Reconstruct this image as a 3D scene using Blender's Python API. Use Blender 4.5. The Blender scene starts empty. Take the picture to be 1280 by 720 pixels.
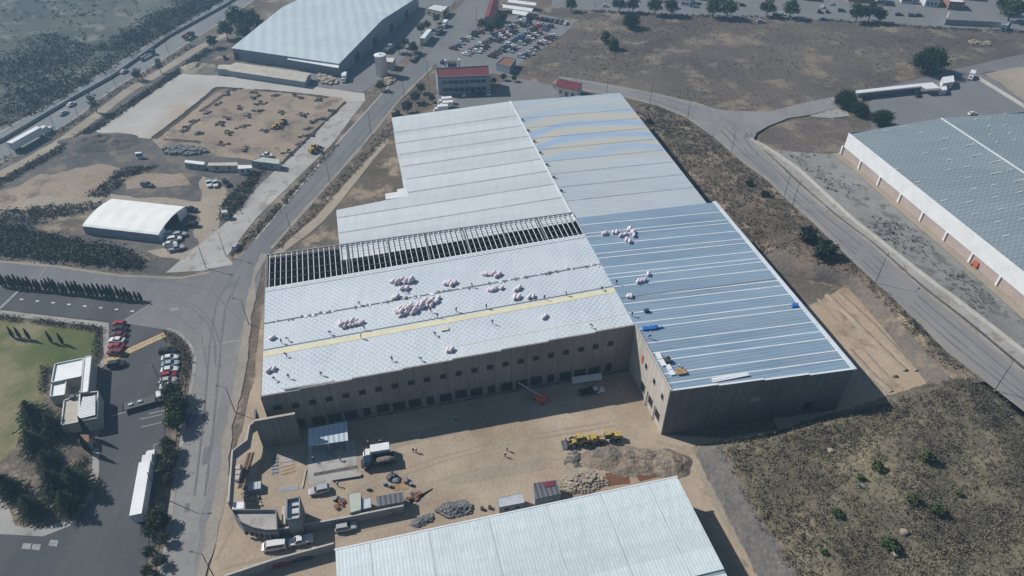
import bpy, bmesh, math, random
from mathutils import Vector, Matrix, noise as mnoise
random.seed(7)
rnd = random.random
def U(a, b): return a + (b-a)*rnd()
S = bpy.context.scene
COL = S.collection
# ------------------------------------------------------------------ camera, sky, sun, exposure
F, P, H = 889.0, math.radians(40), 140.0
cp, sp = math.cos(P), math.sin(P)
cam = bpy.data.cameras.new('camera'); cam.sensor_width = 36; cam.lens = 25.0
cam.clip_start = 1; cam.clip_end = 5000
co = bpy.data.objects.new('camera', cam); COL.objects.link(co)
co.location = (0, 0, H); co.rotation_euler = (math.radians(50), 0, 0); S.camera = co
SUN_EL, SDX, SDY = math.radians(40), -0.92, 0.39      # direction towards the sun
w = bpy.data.worlds.new('World'); S.world = w; w.use_nodes = True
nt = w.node_tree; bg = nt.nodes['Background']
sky = nt.nodes.new('ShaderNodeTexSky'); sky.sky_type = 'NISHITA'; sky.sun_disc = False
sky.sun_elevation = SUN_EL; sky.sun_rotation = math.atan2(SDX, SDY)
sky.altitude = 2200; sky.dust_density = 2.0
nt.links.new(sky.outputs[0], bg.inputs[0]); bg.inputs[1].default_value = 0.062
sl = bpy.data.lights.new('sun', 'SUN'); sl.energy = 4.3; sl.angle = math.radians(0.5); sl.color = (1, .965, .91)
so = bpy.data.objects.new('sun', sl); COL.objects.link(so)
sd = Vector((SDX*math.cos(SUN_EL), SDY*math.cos(SUN_EL), math.sin(SUN_EL)))
so.rotation_euler = sd.to_track_quat('Z', 'Y').to_euler(); so.location = (0, 0, 200)
S.view_settings.view_transform = 'Standard'; S.view_settings.look = 'None'
S.view_settings.exposure = 0.36; S.view_settings.gamma = 1.0; S.view_settings.use_curve_mapping = False
S.render.engine = 'CYCLES'; S.cycles.max_bounces = 6

# ------------------------------------------------------------------ survey helpers
def G(px, py, z=0.0):                      # where the sight line through a photo pixel meets height z
    u = (px-640)/F; v = (360-py)/F
    t = (z-H)/(-sp+v*cp)
    return Vector((u*t, (cp+v*sp)*t, z))
RD = math.radians(13.6)
RX, RY = -math.sin(RD), math.cos(RD)       # r runs along the hall's ridge, s across it
def W(r, s, z=0.0): return Vector((r*RX+s*RY, r*RY-s*RX, z))
def RSc(p): return (p[0]*RX+p[1]*RY, p[0]*RY-p[1]*RX)
def zroof(s): return 16-abs(s-61.7)*0.03
def GZ(px, py, zf):                        # same with a height that depends on (r, s)
    z = 0
    for _ in range(8):
        p = G(px, py, z); z = zf(*RSc(p))
    return G(px, py, z)
def zroad(r, s=0): return 4.5*min(1, max(0, (250-r)/110))
def GR(px, py): return GZ(px, py, zroad)
def hd(px, py, dx, dy, z=0):               # ground heading seen as pixel step dx,dy
    a = G(px, py, z); b = G(px+dx, py+dy, z); return math.atan2(b.y-a.y, b.x-a.x)

# ------------------------------------------------------------------ mesh builder
class MB:
    def __init__(s): s.v = []; s.f = []; s.m = []
    def add(s, vs, fs, m=0):
        o = len(s.v); s.v += [tuple(v) for v in vs]
        for f in fs: s.f.append(tuple(i+o for i in f)); s.m.append(m)
        return s
    def box(s, c, d, rz=0, m=0, taper=1.0, ax=None):   # c = centre of the base
        x, y, z = d[0]/2, d[1]/2, d[2]
        vs = []
        for k, q in ((0, 1.0), (z, taper)):
            for sx, sy in ((-1, -1), (1, -1), (1, 1), (-1, 1)):
                X, Y = sx*x*q, sy*y*q
                vs.append((c[0]+X*math.cos(rz)-Y*math.sin(rz), c[1]+X*math.sin(rz)+Y*math.cos(rz), c[2]+k))
        return s.add(vs, [(3, 2, 1, 0), (4, 5, 6, 7), (0, 1, 5, 4), (1, 2, 6, 5), (2, 3, 7, 6), (3, 0, 4, 7)], m)
    def prism(s, pts, z0, z1, m=0, cap=True, mtop=None):
        n = len(pts)
        if sum(pts[i][0]*pts[(i+1) % n][1]-pts[(i+1) % n][0]*pts[i][1] for i in range(n)) < 0: pts = pts[::-1]
        zt = z1 if isinstance(z1, (list, tuple)) else [z1]*n
        vs = [(p[0], p[1], z0) for p in pts]+[(p[0], p[1], zt[i]) for i, p in enumerate(pts)]
        s.add(vs, [(i, (i+1) % n, n+(i+1) % n, n+i) for i in range(n)], m)
        if cap:
            s.add([vs[n+i] for i in range(n)], [tuple(range(n))], m if mtop is None else mtop)
            s.add([vs[i] for i in range(n)], [tuple(range(n-1, -1, -1))], m)
        return s
    def quad(s, a, b, c, d, m=0): return s.add([a, b, c, d], [(0, 1, 2, 3)], m)
    def slab(s, pts, t, m=0):                # polygon at its own heights, thickness t below
        n = len(pts)
        if sum(pts[i][0]*pts[(i+1) % n][1]-pts[(i+1) % n][0]*pts[i][1] for i in range(n)) < 0: pts = pts[::-1]
        vs = [tuple(p) for p in pts]+[(p[0], p[1], p[2]-t) for p in pts]
        return s.add(vs, [tuple(range(n)), tuple(range(2*n-1, n-1, -1))]+[(i, n+i, n+(i+1) % n, (i+1) % n) for i in range(n)], m)
    def tube(s, a, b, r0, r1=None, n=8, m=0):
        a, b = Vector(a), Vector(b); r1 = r0 if r1 is None else r1
        d = (b-a).normalized(); u = d.orthogonal().normalized(); w_ = d.cross(u)
        vs = []
        for p, r in ((a, r0), (b, r1)):
            for i in range(n):
                t = 2*math.pi*i/n; vs.append(p+u*r*math.cos(t)+w_*r*math.sin(t))
        fs = [(i, (i+1) % n, n+(i+1) % n, n+i) for i in range(n)]+[tuple(range(n-1, -1, -1)), tuple(range(n, 2*n))]
        return s.add(vs, fs, m)
    def lathe(s, prof, c=(0, 0, 0), n=16, m=0):
        vs = []; fs = []
        for r, z in prof:
            for i in range(n): t = 2*math.pi*i/n; vs.append((c[0]+r*math.cos(t), c[1]+r*math.sin(t), c[2]+z))
        for k in range(len(prof)-1):
            for i in range(n): fs.append((k*n+i, k*n+(i+1) % n, (k+1)*n+(i+1) % n, (k+1)*n+i))
        fs.append(tuple(range(n-1, -1, -1))); fs.append(tuple(range((len(prof)-1)*n, len(prof)*n)))
        return s.add(vs, fs, m)
    def blob(s, c, r, n=7, k=5, jit=.15, m=0):
        vs = []; fs = []
        for j in range(1, k):
            t = math.pi*j/k
            for i in range(n):
                a = 2*math.pi*i/n+j*.4; q = 1+U(-jit, jit)
                vs.append((c[0]+r[0]*q*math.sin(t)*math.cos(a), c[1]+r[1]*q*math.sin(t)*math.sin(a), c[2]+r[2]*q*math.cos(t)))
        for j in range(k-2):
            for i in range(n): fs.append((j*n+i, (j+1)*n+i, (j+1)*n+(i+1) % n, j*n+(i+1) % n))
        vs.append((c[0], c[1], c[2]+r[2])); vs.append((c[0], c[1], c[2]-r[2])); T = len(vs)-2
        for i in range(n):
            fs.append((T, i, (i+1) % n)); fs.append((T+1, (k-2)*n+(i+1) % n, (k-2)*n+i))
        return s.add(vs, fs, m)
    def loft(s, lines, m=0):
        n = len(lines[0]); o = []
        for l in lines: o += [tuple(p) for p in l]
        return s.add(o, [(j*n+i, j*n+i+1, (j+1)*n+i+1, (j+1)*n+i) for j in range(len(lines)-1) for i in range(n-1)], m)
    def mesh(s, name, mats, smooth=False):
        me = bpy.data.meshes.new(name); me.from_pydata(s.v, [], s.f)
        for m in (mats if isinstance(mats, (list, tuple)) else [mats]): me.materials.append(m)
        me.polygons.foreach_set('material_index', s.m)
        if smooth: me.polygons.foreach_set('use_smooth', [True]*len(s.f))
        me.update(); return me
    def build(s, name, mats, parent=None, smooth=False, bevel=0):
        o = bpy.data.objects.new(name, s.mesh(name, mats, smooth)); COL.objects.link(o)
        if parent: o.parent = parent
        if bevel:
            b = o.modifiers.new('bevel', 'BEVEL'); b.width = bevel; b.segments = 2; b.limit_method = 'ANGLE'
        return o
def tag(o, label=None, cat=None, group=None, kind=None):
    for k, v in (('label', label), ('category', cat), ('group', group), ('kind', kind)):
        if v: o[k] = v
    return o
def empty(name, loc=(0, 0, 0), rz=0, label=None, cat=None, group=None):
    o = bpy.data.objects.new(name, None); COL.objects.link(o); o.location = loc; o.rotation_euler = (0, 0, rz)
    o.empty_display_size = .5
    return tag(o, label, cat, group)
def copy_tree(o, parent=None):
    c = o.copy(); COL.objects.link(c)
    if parent: c.parent = parent
    for ch in KIDS.get(o.name, []): copy_tree(ch, c)
    return c
KIDS = {}
def index_kids():
    KIDS.clear()
    for o in bpy.data.objects:
        if o.parent: KIDS.setdefault(o.parent.name, []).append(o)
def place(proto, loc, rz=0, label=None, group=None, scale=None, cat=None, first={}):
    if proto.name not in first: first[proto.name] = 1; o = proto
    else: o = copy_tree(proto)
    o.location = loc; o.rotation_euler = (0, 0, rz)
    if scale: o.scale = scale if isinstance(scale, (tuple, list)) else (scale,)*3
    tag(o, label, cat, group)
    return o
def paint(o, c):                           # colour of a copy, read by the paint material
    o.color = (*c, 1)
    for ch in [x for x in bpy.data.objects if x.parent == o]: ch.color = (*c, 1)
ORD = ['first', 'second', 'third', 'fourth', 'fifth', 'sixth', 'seventh', 'eighth', 'ninth', 'tenth', 'eleventh', 'twelfth', 'thirteenth', 'fourteenth', 'fifteenth', 'sixteenth', 'seventeenth', 'eighteenth', 'nineteenth', 'twentieth', 'twenty-first', 'twenty-second', 'twenty-third', 'twenty-fourth', 'twenty-fifth', 'twenty-sixth', 'twenty-seventh', 'twenty-eighth', 'twenty-ninth', 'thirtieth', 'thirty-first', 'thirty-second', 'thirty-third', 'thirty-fourth', 'thirty-fifth', 'thirty-sixth', 'thirty-seventh', 'thirty-eighth', 'thirty-ninth', 'fortieth']

# ------------------------------------------------------------------ materials
class NT:
    def __init__(s, name, rough=.9, spec=.25, metal=0):
        s.mat = bpy.data.materials.new(name); s.mat.use_nodes = True; s.n = s.mat.node_tree.nodes; s.l = s.mat.node_tree.links
        s.b = s.n['Principled BSDF']; s.b.inputs['Roughness'].default_value = rough
        s.b.inputs['Specular IOR Level'].default_value = spec; s.b.inputs['Metallic'].default_value = metal
        s.tc = s.n.new('ShaderNodeTexCoord').outputs['Object']
    def mapping(s, rot=0, scale=(1, 1, 1)):
        m = s.n.new('ShaderNodeMapping'); m.vector_type = 'POINT'; m.inputs['Rotation'].default_value = (0, 0, rot); m.inputs['Scale'].default_value = scale
        s.l.new(s.tc, m.inputs[0]); return m.outputs[0]
    def noise(s, scale, detail=5, rough=.6, vec=None, dist=0):
        t = s.n.new('ShaderNodeTexNoise'); t.inputs['Scale'].default_value = scale; t.inputs['Detail'].default_value = detail
        t.inputs['Roughness'].default_value = rough; t.inputs['Distortion'].default_value = dist
        s.l.new(vec or s.tc, t.inputs['Vector']); return t.outputs['Fac']
    def ramp(s, fac, stops):
        r = s.n.new('ShaderNodeValToRGB'); e = r.color_ramp.elements
        while len(e) < len(stops): e.new(.5)
        for i, (p, c) in enumerate(stops):
            e[i].position = p; e[i].color = (*c, 1) if isinstance(c, (tuple, list)) else (c, c, c, 1)
        s.l.new(fac, r.inputs[0]); return r.outputs[0]
    def mix(s, fac, a, b, mode='MIX'):
        m = s.n.new('ShaderNodeMix'); m.data_type = 'RGBA'; m.blend_type = mode
        for k, v in ((0, fac), (6, a), (7, b)):
            if isinstance(v, (int, float)): m.inputs[k].default_value = v
            elif isinstance(v, tuple): m.inputs[k].default_value = (*v, 1)
            else: s.l.new(v, m.inputs[k])
        return m.outputs[2]
    def math(s, op, a, b=None):
        m = s.n.new('ShaderNodeMath'); m.operation = op
        for k, v in ((0, a), (1, b)):
            if v is None: continue
            if isinstance(v, (int, float)): m.inputs[k].default_value = v
            else: s.l.new(v, m.inputs[k])
        return m.outputs[0]
    def sep(s, v):
        x = s.n.new('ShaderNodeSeparateXYZ'); s.l.new(v, x.inputs[0]); return x.outputs
    def color(s, c):
        if isinstance(c, tuple): s.b.inputs['Base Color'].default_value = (*c, 1)
        else: s.l.new(c, s.b.inputs['Base Color'])
        return s
    def bump(s, h, d=.1, st=1):
        b = s.n.new('ShaderNodeBump'); b.inputs['Distance'].default_value = d; b.inputs['Strength'].default_value = st
        s.l.new(h, b.inputs['Height']); s.l.new(b.outputs[0], s.b.inputs['Normal']); return s
def ground_mat(name, a, b, c=None, s1=.03, s2=.4, fine=3.0, fa=.35, thr=(.52, .62), bump=.15, rough=.95, spec=.1, vec=None):
    t = NT(name, rough, spec)
    col = t.ramp(t.noise(s1, 6, .65, vec), [(.32, a), (.68, b)])
    if c: col = t.mix(t.ramp(t.noise(s2, 6, .7), [(thr[0], 0.), (thr[1], 1.)]), col, c)
    f = t.noise(fine, 4, .7)
    col = t.mix(1.0, col, t.ramp(f, [(.25, 1-fa), (.75, 1+fa)]), 'MULTIPLY')
    t.color(col); t.bump(f, bump); return t.mat
def flat(name, c, rough=.7, spec=.3, var=.12, sc=1.5, metal=0):
    t = NT(name, rough, spec, metal)
    t.color(t.mix(1.0, c, t.ramp(t.noise(sc, 4), [(.3, 1-var), (.7, 1+var)]), 'MULTIPLY')); return t.mat
M = {}
M['scrubland'] = ground_mat('scrubland', (.065, .072, .066), (.125, .13, .118), (.20, .195, .17), .02, .06, 1.2, .45, bump=.4)
M['dry_ground'] = ground_mat('dry_ground', (.085, .072, .058), (.17, .14, .11), (.27, .22, .165), .03, .08, .9, .35, bump=.3)
M['field'] = ground_mat('field', (.082, .071, .066), (.155, .128, .106), (.22, .182, .135), .018, .05, .9, .4, bump=.3, vec=None)
M['yard'] = ground_mat('yard', (.275, .213, .155), (.425, .35, .268), (.25, .19, .138), .05, .06, 1.5, .13, (.55, .72), bump=.15)
M['terrace'] = ground_mat('terrace', (.33, .25, .175), (.43, .34, .25), (.25, .19, .135), .04, .1, 1.5, .15, bump=.15)
M['dark_soil_and_shade'] = ground_mat('dark_soil_and_shade', (.055, .047, .042), (.11, .09, .075), None, .4, fine=2.5, fa=.4, bump=.3)
M['damp_soil'] = ground_mat('damp_soil', (.15, .115, .085), (.23, .18, .13), None, .1, fine=1.5, fa=.2, bump=.1)
M['yard_worn'] = ground_mat('yard_worn', (.265, .215, .165), (.34, .28, .215), None, .1, fine=1.5, fa=.18, bump=.1)
M['excavation'] = ground_mat('excavation', (.23, .185, .145), (.35, .28, .21), (.17, .14, .115), .03, .09, 1.2, .25, bump=.3)
M['grey_soil'] = ground_mat('grey_soil', (.085, .082, .080), (.15, .14, .13), (.20, .165, .125), .05, .1, 1.2, .35, bump=.4)
M['track'] = ground_mat('track', (.26, .225, .175), (.36, .31, .24), None, .06, fine=1.5, fa=.15)
M['concrete_pad'] = ground_mat('concrete_pad', (.34, .315, .28), (.46, .445, .42), (.36, .29, .22), .025, .03, 1.5, .08, (.5, .7), bump=.02, rough=.85)
M['concrete'] = ground_mat('concrete', (.30, .29, .275), (.42, .405, .38), (.26, .23, .20), .08, .2, 2, .1, bump=.02, rough=.85)
M['pavement'] = ground_mat('pavement', (.26, .25, .235), (.36, .345, .32), (.22, .19, .15), .1, .3, 2, .12, bump=.02)
def asphalt(name, a, b, c, rot=0, dusty=False):
    t = NT(name, .92, .15)
    col = t.ramp(t.noise(.05, 6, .6), [(.3, a), (.7, b)])
    col = t.mix(t.ramp(t.noise(.09, 6, .7, t.mapping(rot, (1, .12, 1))), [(.45, 0.), (.7, .75)]), col, c)
    f = t.noise(2.0, 5, .7); col = t.mix(1.0, col, t.ramp(f, [(.3, .88), (.7, 1.1)]), 'MULTIPLY')
    v = t.n.new('ShaderNodeTexVoronoi'); v.feature = 'DISTANCE_TO_EDGE'; v.inputs['Scale'].default_value = .09
    t.l.new(t.tc, v.inputs['Vector'])
    col = t.mix(t.ramp(v.outputs['Distance'], [(.002, .18), (.006, 0.)]), col, (.07, .07, .07))
    if dusty:
        x_, y_, z_ = t.sep(t.tc); col = t.mix(t.ramp(t.math('DIVIDE', y_, 400.0), [(.26, .8), (.44, 0.)]), col, t.mix(1., (.255, .245, .232), t.ramp(t.noise(.3, 6, .75), [(.25, .8), (.75, 1.2)]), 'MULTIPLY'))
    t.color(col); t.bump(f, .02); return t.mat
M['road'] = asphalt('road', (.165, .165, .17), (.215, .212, .212), (.27, .25, .225), .2)
M['lane'] = asphalt('lane', (.135, .138, .145), (.175, .176, .18), (.21, .203, .195), 1.4, True)
M['dark_asphalt'] = asphalt('dark_asphalt', (.062, .065, .070), (.082, .085, .090), (.11, .11, .11), .4)
M['highway'] = asphalt('highway', (.17, .18, .185), (.22, .225, .225), (.15, .155, .16), .6)
M['road_east'] = asphalt('road_east', (.19, .185, .185), (.245, .238, .23), (.27, .255, .235), -.6)
M['lot'] = asphalt('lot', (.155, .158, .165), (.20, .20, .205), (.17, .17, .17), 0)
t = NT('lawn', .95, .1)
c = t.ramp(t.noise(.03, 6, .65), [(.32, (.06, .09, .024)), (.46, (.115, .125, .05)), (.56, (.21, .185, .11))])
t.color(t.mix(1.0, c, t.ramp(t.noise(2.5, 5, .7), [(.25, .65), (.75, 1.35)]), 'MULTIPLY')); M['lawn'] = t.mat
M['white_line'] = flat('white_line', (.55, .55, .53), .8, .2, .2, .8)
M['worn_line'] = flat('worn_line', (.26, .26, .26), .8, .2, .2, .8)
M['yellow_line'] = flat('yellow_line', (.50, .33, .13), .8, .2, .2, .8)
M['kerb'] = flat('kerb', (.42, .40, .36), .85, .2, .15, .5)
# walls
def precast(name, a, b, step, off=0.):
    t = NT(name, .9, .2)
    m = t.mapping(RD*-1, (1, 1, 1)); x, y, z = t.sep(m)
    col = t.ramp(t.noise(.08, 5, .6), [(.3, a), (.7, b)])
    st = t.noise(1.0, 4, .7, t.mapping(-RD, (1.6, 1.6, .05)))
    col = t.mix(1.0, col, t.ramp(st, [(.3, .78), (.7, 1.15)]), 'MULTIPLY')
    fr = t.math('ABSOLUTE', t.math('SUBTRACT', t.math('FRACT', t.math('DIVIDE', t.math('ADD', x, off), step)), .5))
    col = t.mix(t.ramp(fr, [(.475, 0.), (.49, .55)]), col, (.06, .055, .05))
    t.color(col); return t.mat
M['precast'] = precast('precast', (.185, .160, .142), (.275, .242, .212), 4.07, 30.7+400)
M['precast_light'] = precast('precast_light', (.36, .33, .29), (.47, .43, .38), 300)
M['block_wall'] = flat('block_wall', (.23, .235, .24), .9, .2, .15, .4)
M['white_wall'] = flat('white_wall', (.55, .55, .54), .8, .2, .1, .3)
M['cream_wall'] = flat('cream_wall', (.42, .39, .33), .85, .2, .15, .3)
M['pink_wall'] = ground_mat('pink_wall', (.34, .275, .25), (.40, .33, .30), None, .15, fine=2, fa=.12, bump=.02)
M['orange_wall'] = flat('orange_wall', (.42, .17, .10), .85, .2, .15, .3)
M['brick_wall'] = flat('brick_wall', (.25, .14, .10), .9, .2, .2, .5)
M['steel_wall'] = flat('steel_wall', (.22, .26, .30), .55, .4, .12, .3)
M['dark_open'] = flat('dark_open', (.015, .017, .02), .6, .3, .1)
M['glass'] = flat('glass', (.02, .028, .035), .12, .5, .1)
M['bay_shade'] = flat('bay_shade', (.05, .05, .055), .9, .1, .2, .3)
# sheets
def sheet(name, a, b, step, along='r', rough=.5, spec=.4, amp=.12, metal=0., extra=None, bumpd=.06):
    t = NT(name, rough, spec, metal)
    x, y, z = t.sep(t.mapping(-RD))           # x = s, y = r after turning
    k = x if along == 'r' else y
    fr = t.math('SINE', t.math('MULTIPLY', k, 2*math.pi/step))
    fr = t.math('ADD', t.math('MULTIPLY', fr, .5), .5)
    col = t.ramp(t.noise(.05, 6, .65, t.mapping(-RD, (.5, 1.5, 1))), [(.3, a), (.7, b)])
    col = t.mix(1.0, col, t.ramp(t.noise(.6, 5, .7, t.mapping(-RD, (.1, 1, 1) if along == 's' else (1, .1, 1))), [(.3, .93), (.7, 1.05)]), 'MULTIPLY')
    col = t.mix(1.0, col, t.ramp(fr, [(.0, 1-amp), (1., 1+amp*.4)]), 'MULTIPLY')
    if extra: col = extra(t, col, x, y)
    t.color(col); t.bump(fr, bumpd); return t.mat
def diamonds(t, col, x, y):                    # overlapping ribs and fastener rows
    wob = t.math('MULTIPLY', t.noise(.12, 3), 1.6)
    a = t.math('SINE', t.math('MULTIPLY', t.math('ADD', t.math('ADD', x, wob), t.math('MULTIPLY', y, .9)), 2*math.pi/1.6))
    b = t.math('SINE', t.math('MULTIPLY', t.math('SUBTRACT', t.math('ADD', x, wob), t.math('MULTIPLY', y, 1.05)), 2*math.pi/1.7))
    d = t.math('ADD', t.math('MULTIPLY', t.math('ADD', a, b), .25), .5)
    pat = t.mix(1.0, col, t.ramp(d, [(.2, (.70, .745, .80)), (.6, (1.0, 1.0, 1.0))]), 'MULTIPLY')
    lap = t.math('ABSOLUTE', t.math('SUBTRACT', t.math('FRACT', t.math('DIVIDE', y, 2.6)), .5))
    pat = t.mix(t.ramp(lap, [(.46, 0.), (.48, .28)]), pat, (.40, .42, .45))
    return t.mix(t.ramp(t.noise(.06, 5, .7), [(.35, .35), (.6, 1.)]), col, pat)
def worn(t, col, x, y):                        # dust, foot traffic and uneven sheets
    p = t.math('FRACT', t.math('DIVIDE', t.math('FLOOR', t.math('DIVIDE', y, 4.3)), 3.7))
    col = t.mix(1.0, col, t.ramp(p, [(0., .93), (1., 1.07)]), 'MULTIPLY')
    return t.mix(t.ramp(t.noise(.11, 6, .72, t.mapping(-RD, (.35, 1, 1)), 1.), [(.5, 0.), (.75, .30)]), col, (.40, .42, .43))
def near_worn(t, col, x, y):                   # short overlapping sheets, screw rows and grime
    l = t.math('ABSOLUTE', t.math('SUBTRACT', t.math('FRACT', t.math('DIVIDE', t.math('ADD', y, t.math('MULTIPLY', t.noise(.3, 2), 1.2)), 3.1)), .5))
    col = t.mix(t.ramp(l, [(.46, 0.), (.49, .22)]), col, (.36, .40, .42))
    col = t.mix(1.0, col, t.ramp(t.noise(1.3, 4, .7, t.mapping(-RD, (1.2, .35, 1))), [(.3, .90), (.7, 1.05)]), 'MULTIPLY')
    return worn(t, col, x, y)
def mesh_tex(t, col, x, y):                    # lapped sheets in a brick-like mesh
    a = t.math('SINE', t.math('MULTIPLY', t.math('ADD', x, t.math('MULTIPLY', y, .7)), 2*math.pi/1.9))
    b = t.math('SINE', t.math('MULTIPLY', t.math('SUBTRACT', x, t.math('MULTIPLY', y, 1.1)), 2*math.pi/2.1))
    return t.mix(1.0, col, t.ramp(t.math('ADD', t.math('MULTIPLY', t.math('ADD', a, b), .25), .5), [(.2, .88), (.8, 1.08)]), 'MULTIPLY')
def rainbow(t, col, x, y):                     # iridescent moire sheen painted into the colour of the far end
    q = t.math('DIVIDE', t.math('SUBTRACT', x, 86.0), 17.0)
    ph = t.math('ADD', t.math('ADD', t.math('DIVIDE', y, 1.75), t.math('MULTIPLY', t.math('MULTIPLY', q, q), 1.5)), t.math('MULTIPLY', t.noise(.05, 1, .4), 6.0))
    tint = t.ramp(t.math('ADD', t.math('MULTIPLY', t.math('SINE', ph), .5), .5), [(.05, (.22, .36, .56)), (.4, (.36, .42, .46)), (.6, (.42, .43, .41)), (.95, (.50, .43, .27))])
    f = t.ramp(t.math('DIVIDE', y, 300.0), [(.66, 0.), (.73, .6), (.785, .6), (.82, .15)])
    return t.mix(f, col, tint)
M['roof_deck'] = sheet('roof_deck', (.50, .545, .575), (.575, .615, .635), 1.0, 'r', .5, .3, .03, extra=diamonds, bumpd=.008)
M['roof_blue'] = sheet('roof_blue', (.205, .30, .395), (.28, .37, .455), 1.05, 's', .42, .5, .16, .1, bumpd=.01, extra=worn)
M['roof_old'] = sheet('roof_old', (.47, .505, .52), (.53, .56, .57), .9, 'r', .55, .3, .03, bumpd=.008, extra=worn)
M['roof_old_east'] = sheet('roof_old_east', (.38, .425, .455), (.46, .50, .52), 1.6, 's', .5, .35, .07, extra=rainbow, bumpd=.01)
M['roof_white'] = sheet('roof_white', (.51, .575, .595), (.60, .66, .675), .72, 'r', .5, .35, .10, bumpd=.015, extra=near_worn)
M['seam_dark'] = flat('seam_dark', (.13, .14, .15), .7, .3, .2, .3)
M['seam_grey'] = flat('seam_grey', (.30, .31, .32), .7, .3, .2, .3)
M['seam_pale'] = flat('seam_pale', (.43, .47, .485), .7, .3, .2, .3)
M['seam_white'] = flat('seam_white', (.62, .66, .68), .5, .4, .1, .3)
M['yellow_felt'] = flat('yellow_felt', (.62, .57, .40), .8, .2, .1, .3)
M['cream_felt'] = flat('cream_felt', (.58, .56, .47), .8, .2, .1, .3)
M['white_metal'] = flat('white_metal', (.66, .67, .67), .5, .4, .08, .3)
M['galv'] = flat('galv', (.42, .45, .48), .45, .5, .15, .6)
M['roof_grey_green'] = sheet('roof_grey_green', (.195, .24, .26), (.255, .30, .32), 1.7, 's', .5, .4, .12, bumpd=.015, extra=mesh_tex)
M['skylight'] = flat('skylight', (.60, .62, .55), .5, .3, .1, 1)
M['tent_cloth'] = flat('tent_cloth', (.72, .72, .69), .6, .3, .06, .25)
M['roof_nw'] = sheet('roof_nw', (.42, .49, .51), (.50, .57, .585), 5.2, 'r', .5, .35, .08, bumpd=.03)
M['red_roof'] = flat('red_roof', (.125, .030, .036), .8, .25, .2, .4)
M['rust_roof'] = flat('rust_roof', (.20, .10, .07), .8, .25, .25, .6)
M['dark_roof'] = sheet('dark_roof', (.085, .095, .11), (.14, .15, .165), 1.1, 'r', .6, .3, .4)
M['green_roof'] = flat('green_roof', (.38, .42, .36), .7, .3, .1, .5)
M['tarp_blue'] = flat('tarp_blue', (.02, .13, .42), .5, .4, .2, 1)
# vehicles
t = NT('car_paint', .3, .5); oi = t.n.new('ShaderNodeObjectInfo'); t.color(oi.outputs['Color']); t.b.inputs['Coat Weight'].default_value = .3; M['car_paint'] = t.mat
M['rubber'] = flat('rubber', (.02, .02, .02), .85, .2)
M['chrome'] = flat('chrome', (.45, .45, .46), .3, .5, .05, 1, .6)
M['lamp_glass'] = flat('lamp_glass', (.6, .62, .62), .15, .5)
M['red_lamp'] = flat('red_lamp', (.35, .02, .02), .2, .5)
M['dark_metal'] = flat('dark_metal', (.05, .055, .06), .6, .4, .2)
M['machine_yellow'] = flat('machine_yellow', (.40, .29, .09), .75, .25, .4, 1.4)
M['orange_paint'] = flat('orange_paint', (.50, .10, .05), .55, .4, .2, 1)
M['timber'] = flat('timber', (.34, .23, .13), .85, .2, .3, 1)
M['rubble_light'] = ground_mat('rubble_light', (.26, .215, .17), (.44, .38, .30), None, .6, fine=3, fa=.3)
M['rubble_dark'] = ground_mat('rubble_dark', (.08, .085, .09), (.26, .26, .26), None, .8, fine=3, fa=.4)
M['spoil'] = ground_mat('spoil', (.20, .16, .12), (.33, .265, .195), (.16, .14, .12), .15, .3, 1.5, .3, (.48, .6), bump=.4)
M['red_soil'] = ground_mat('red_soil', (.13, .06, .035), (.19, .095, .055), None, .1, fine=1.5, fa=.2)
t = NT('bale_wrap', .6, .3); g = t.n.new('ShaderNodeNewGeometry')
t.color(t.mix(1., t.ramp(g.outputs['Random Per Island'], [(.0, (.78, .75, .76)), (.6, (.73, .64, .67)), (1., (.80, .80, .80))]), t.ramp(t.noise(2.5, 4), [(.3, .85), (.7, 1.05)]), 'MULTIPLY')); M['bale_wrap'] = t.mat
M['skin'] = flat('skin', (.22, .13, .09), .7, .3)
M['trousers'] = flat('trousers', (.03, .04, .07), .9, .2)
t = NT('work_shirt', .85, .2); oi = t.n.new('ShaderNodeObjectInfo'); t.color(oi.outputs['Color']); M['work_shirt'] = t.mat
M['helmet'] = flat('helmet', (.6, .6, .58), .4, .4)
# plants
def leaf(name, a, b, c):
    t = NT(name, .8, .15); g = t.n.new('ShaderNodeNewGeometry')
    t.color(t.ramp(g.outputs['Random Per Island'], [(.0, a), (.55, b), (1., c)]))
    return t.mat
M['bark'] = ground_mat('bark', (.06, .045, .035), (.11, .085, .065), None, 1, fine=4, fa=.3)
M['conifer'] = leaf('conifer', (.012, .022, .013), (.022, .038, .020), (.040, .058, .030))
M['cypress'] = leaf('cypress', (.012, .020, .014), (.020, .032, .020), (.035, .048, .028))
M['broadleaf'] = leaf('broadleaf', (.028, .045, .018), (.052, .078, .028), (.09, .12, .048))
M['dusty'] = leaf('dusty', (.032, .042, .030), (.058, .070, .046), (.10, .11, .075))
M['bush_leaf'] = leaf('bush_leaf', (.028, .045, .014), (.065, .092, .026), (.12, .145, .055))
M['dry_leaf'] = leaf('dry_leaf', (.055, .049, .034), (.125, .107, .074), (.27, .235, .155))
M['dark_scrub'] = leaf('dark_scrub', (.036, .039, .033), (.060, .061, .050), (.11, .106, .085))
M['brown_scrub'] = leaf('brown_scrub', (.042, .037, .030), (.075, .064, .050), (.13, .11, .08))
M['pale_grass'] = leaf('pale_grass', (.15, .13, .085), (.22, .19, .125), (.30, .265, .18))
M['hedge'] = leaf('hedge', (.012, .017, .012), (.025, .032, .020), (.05, .055, .035))

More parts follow.
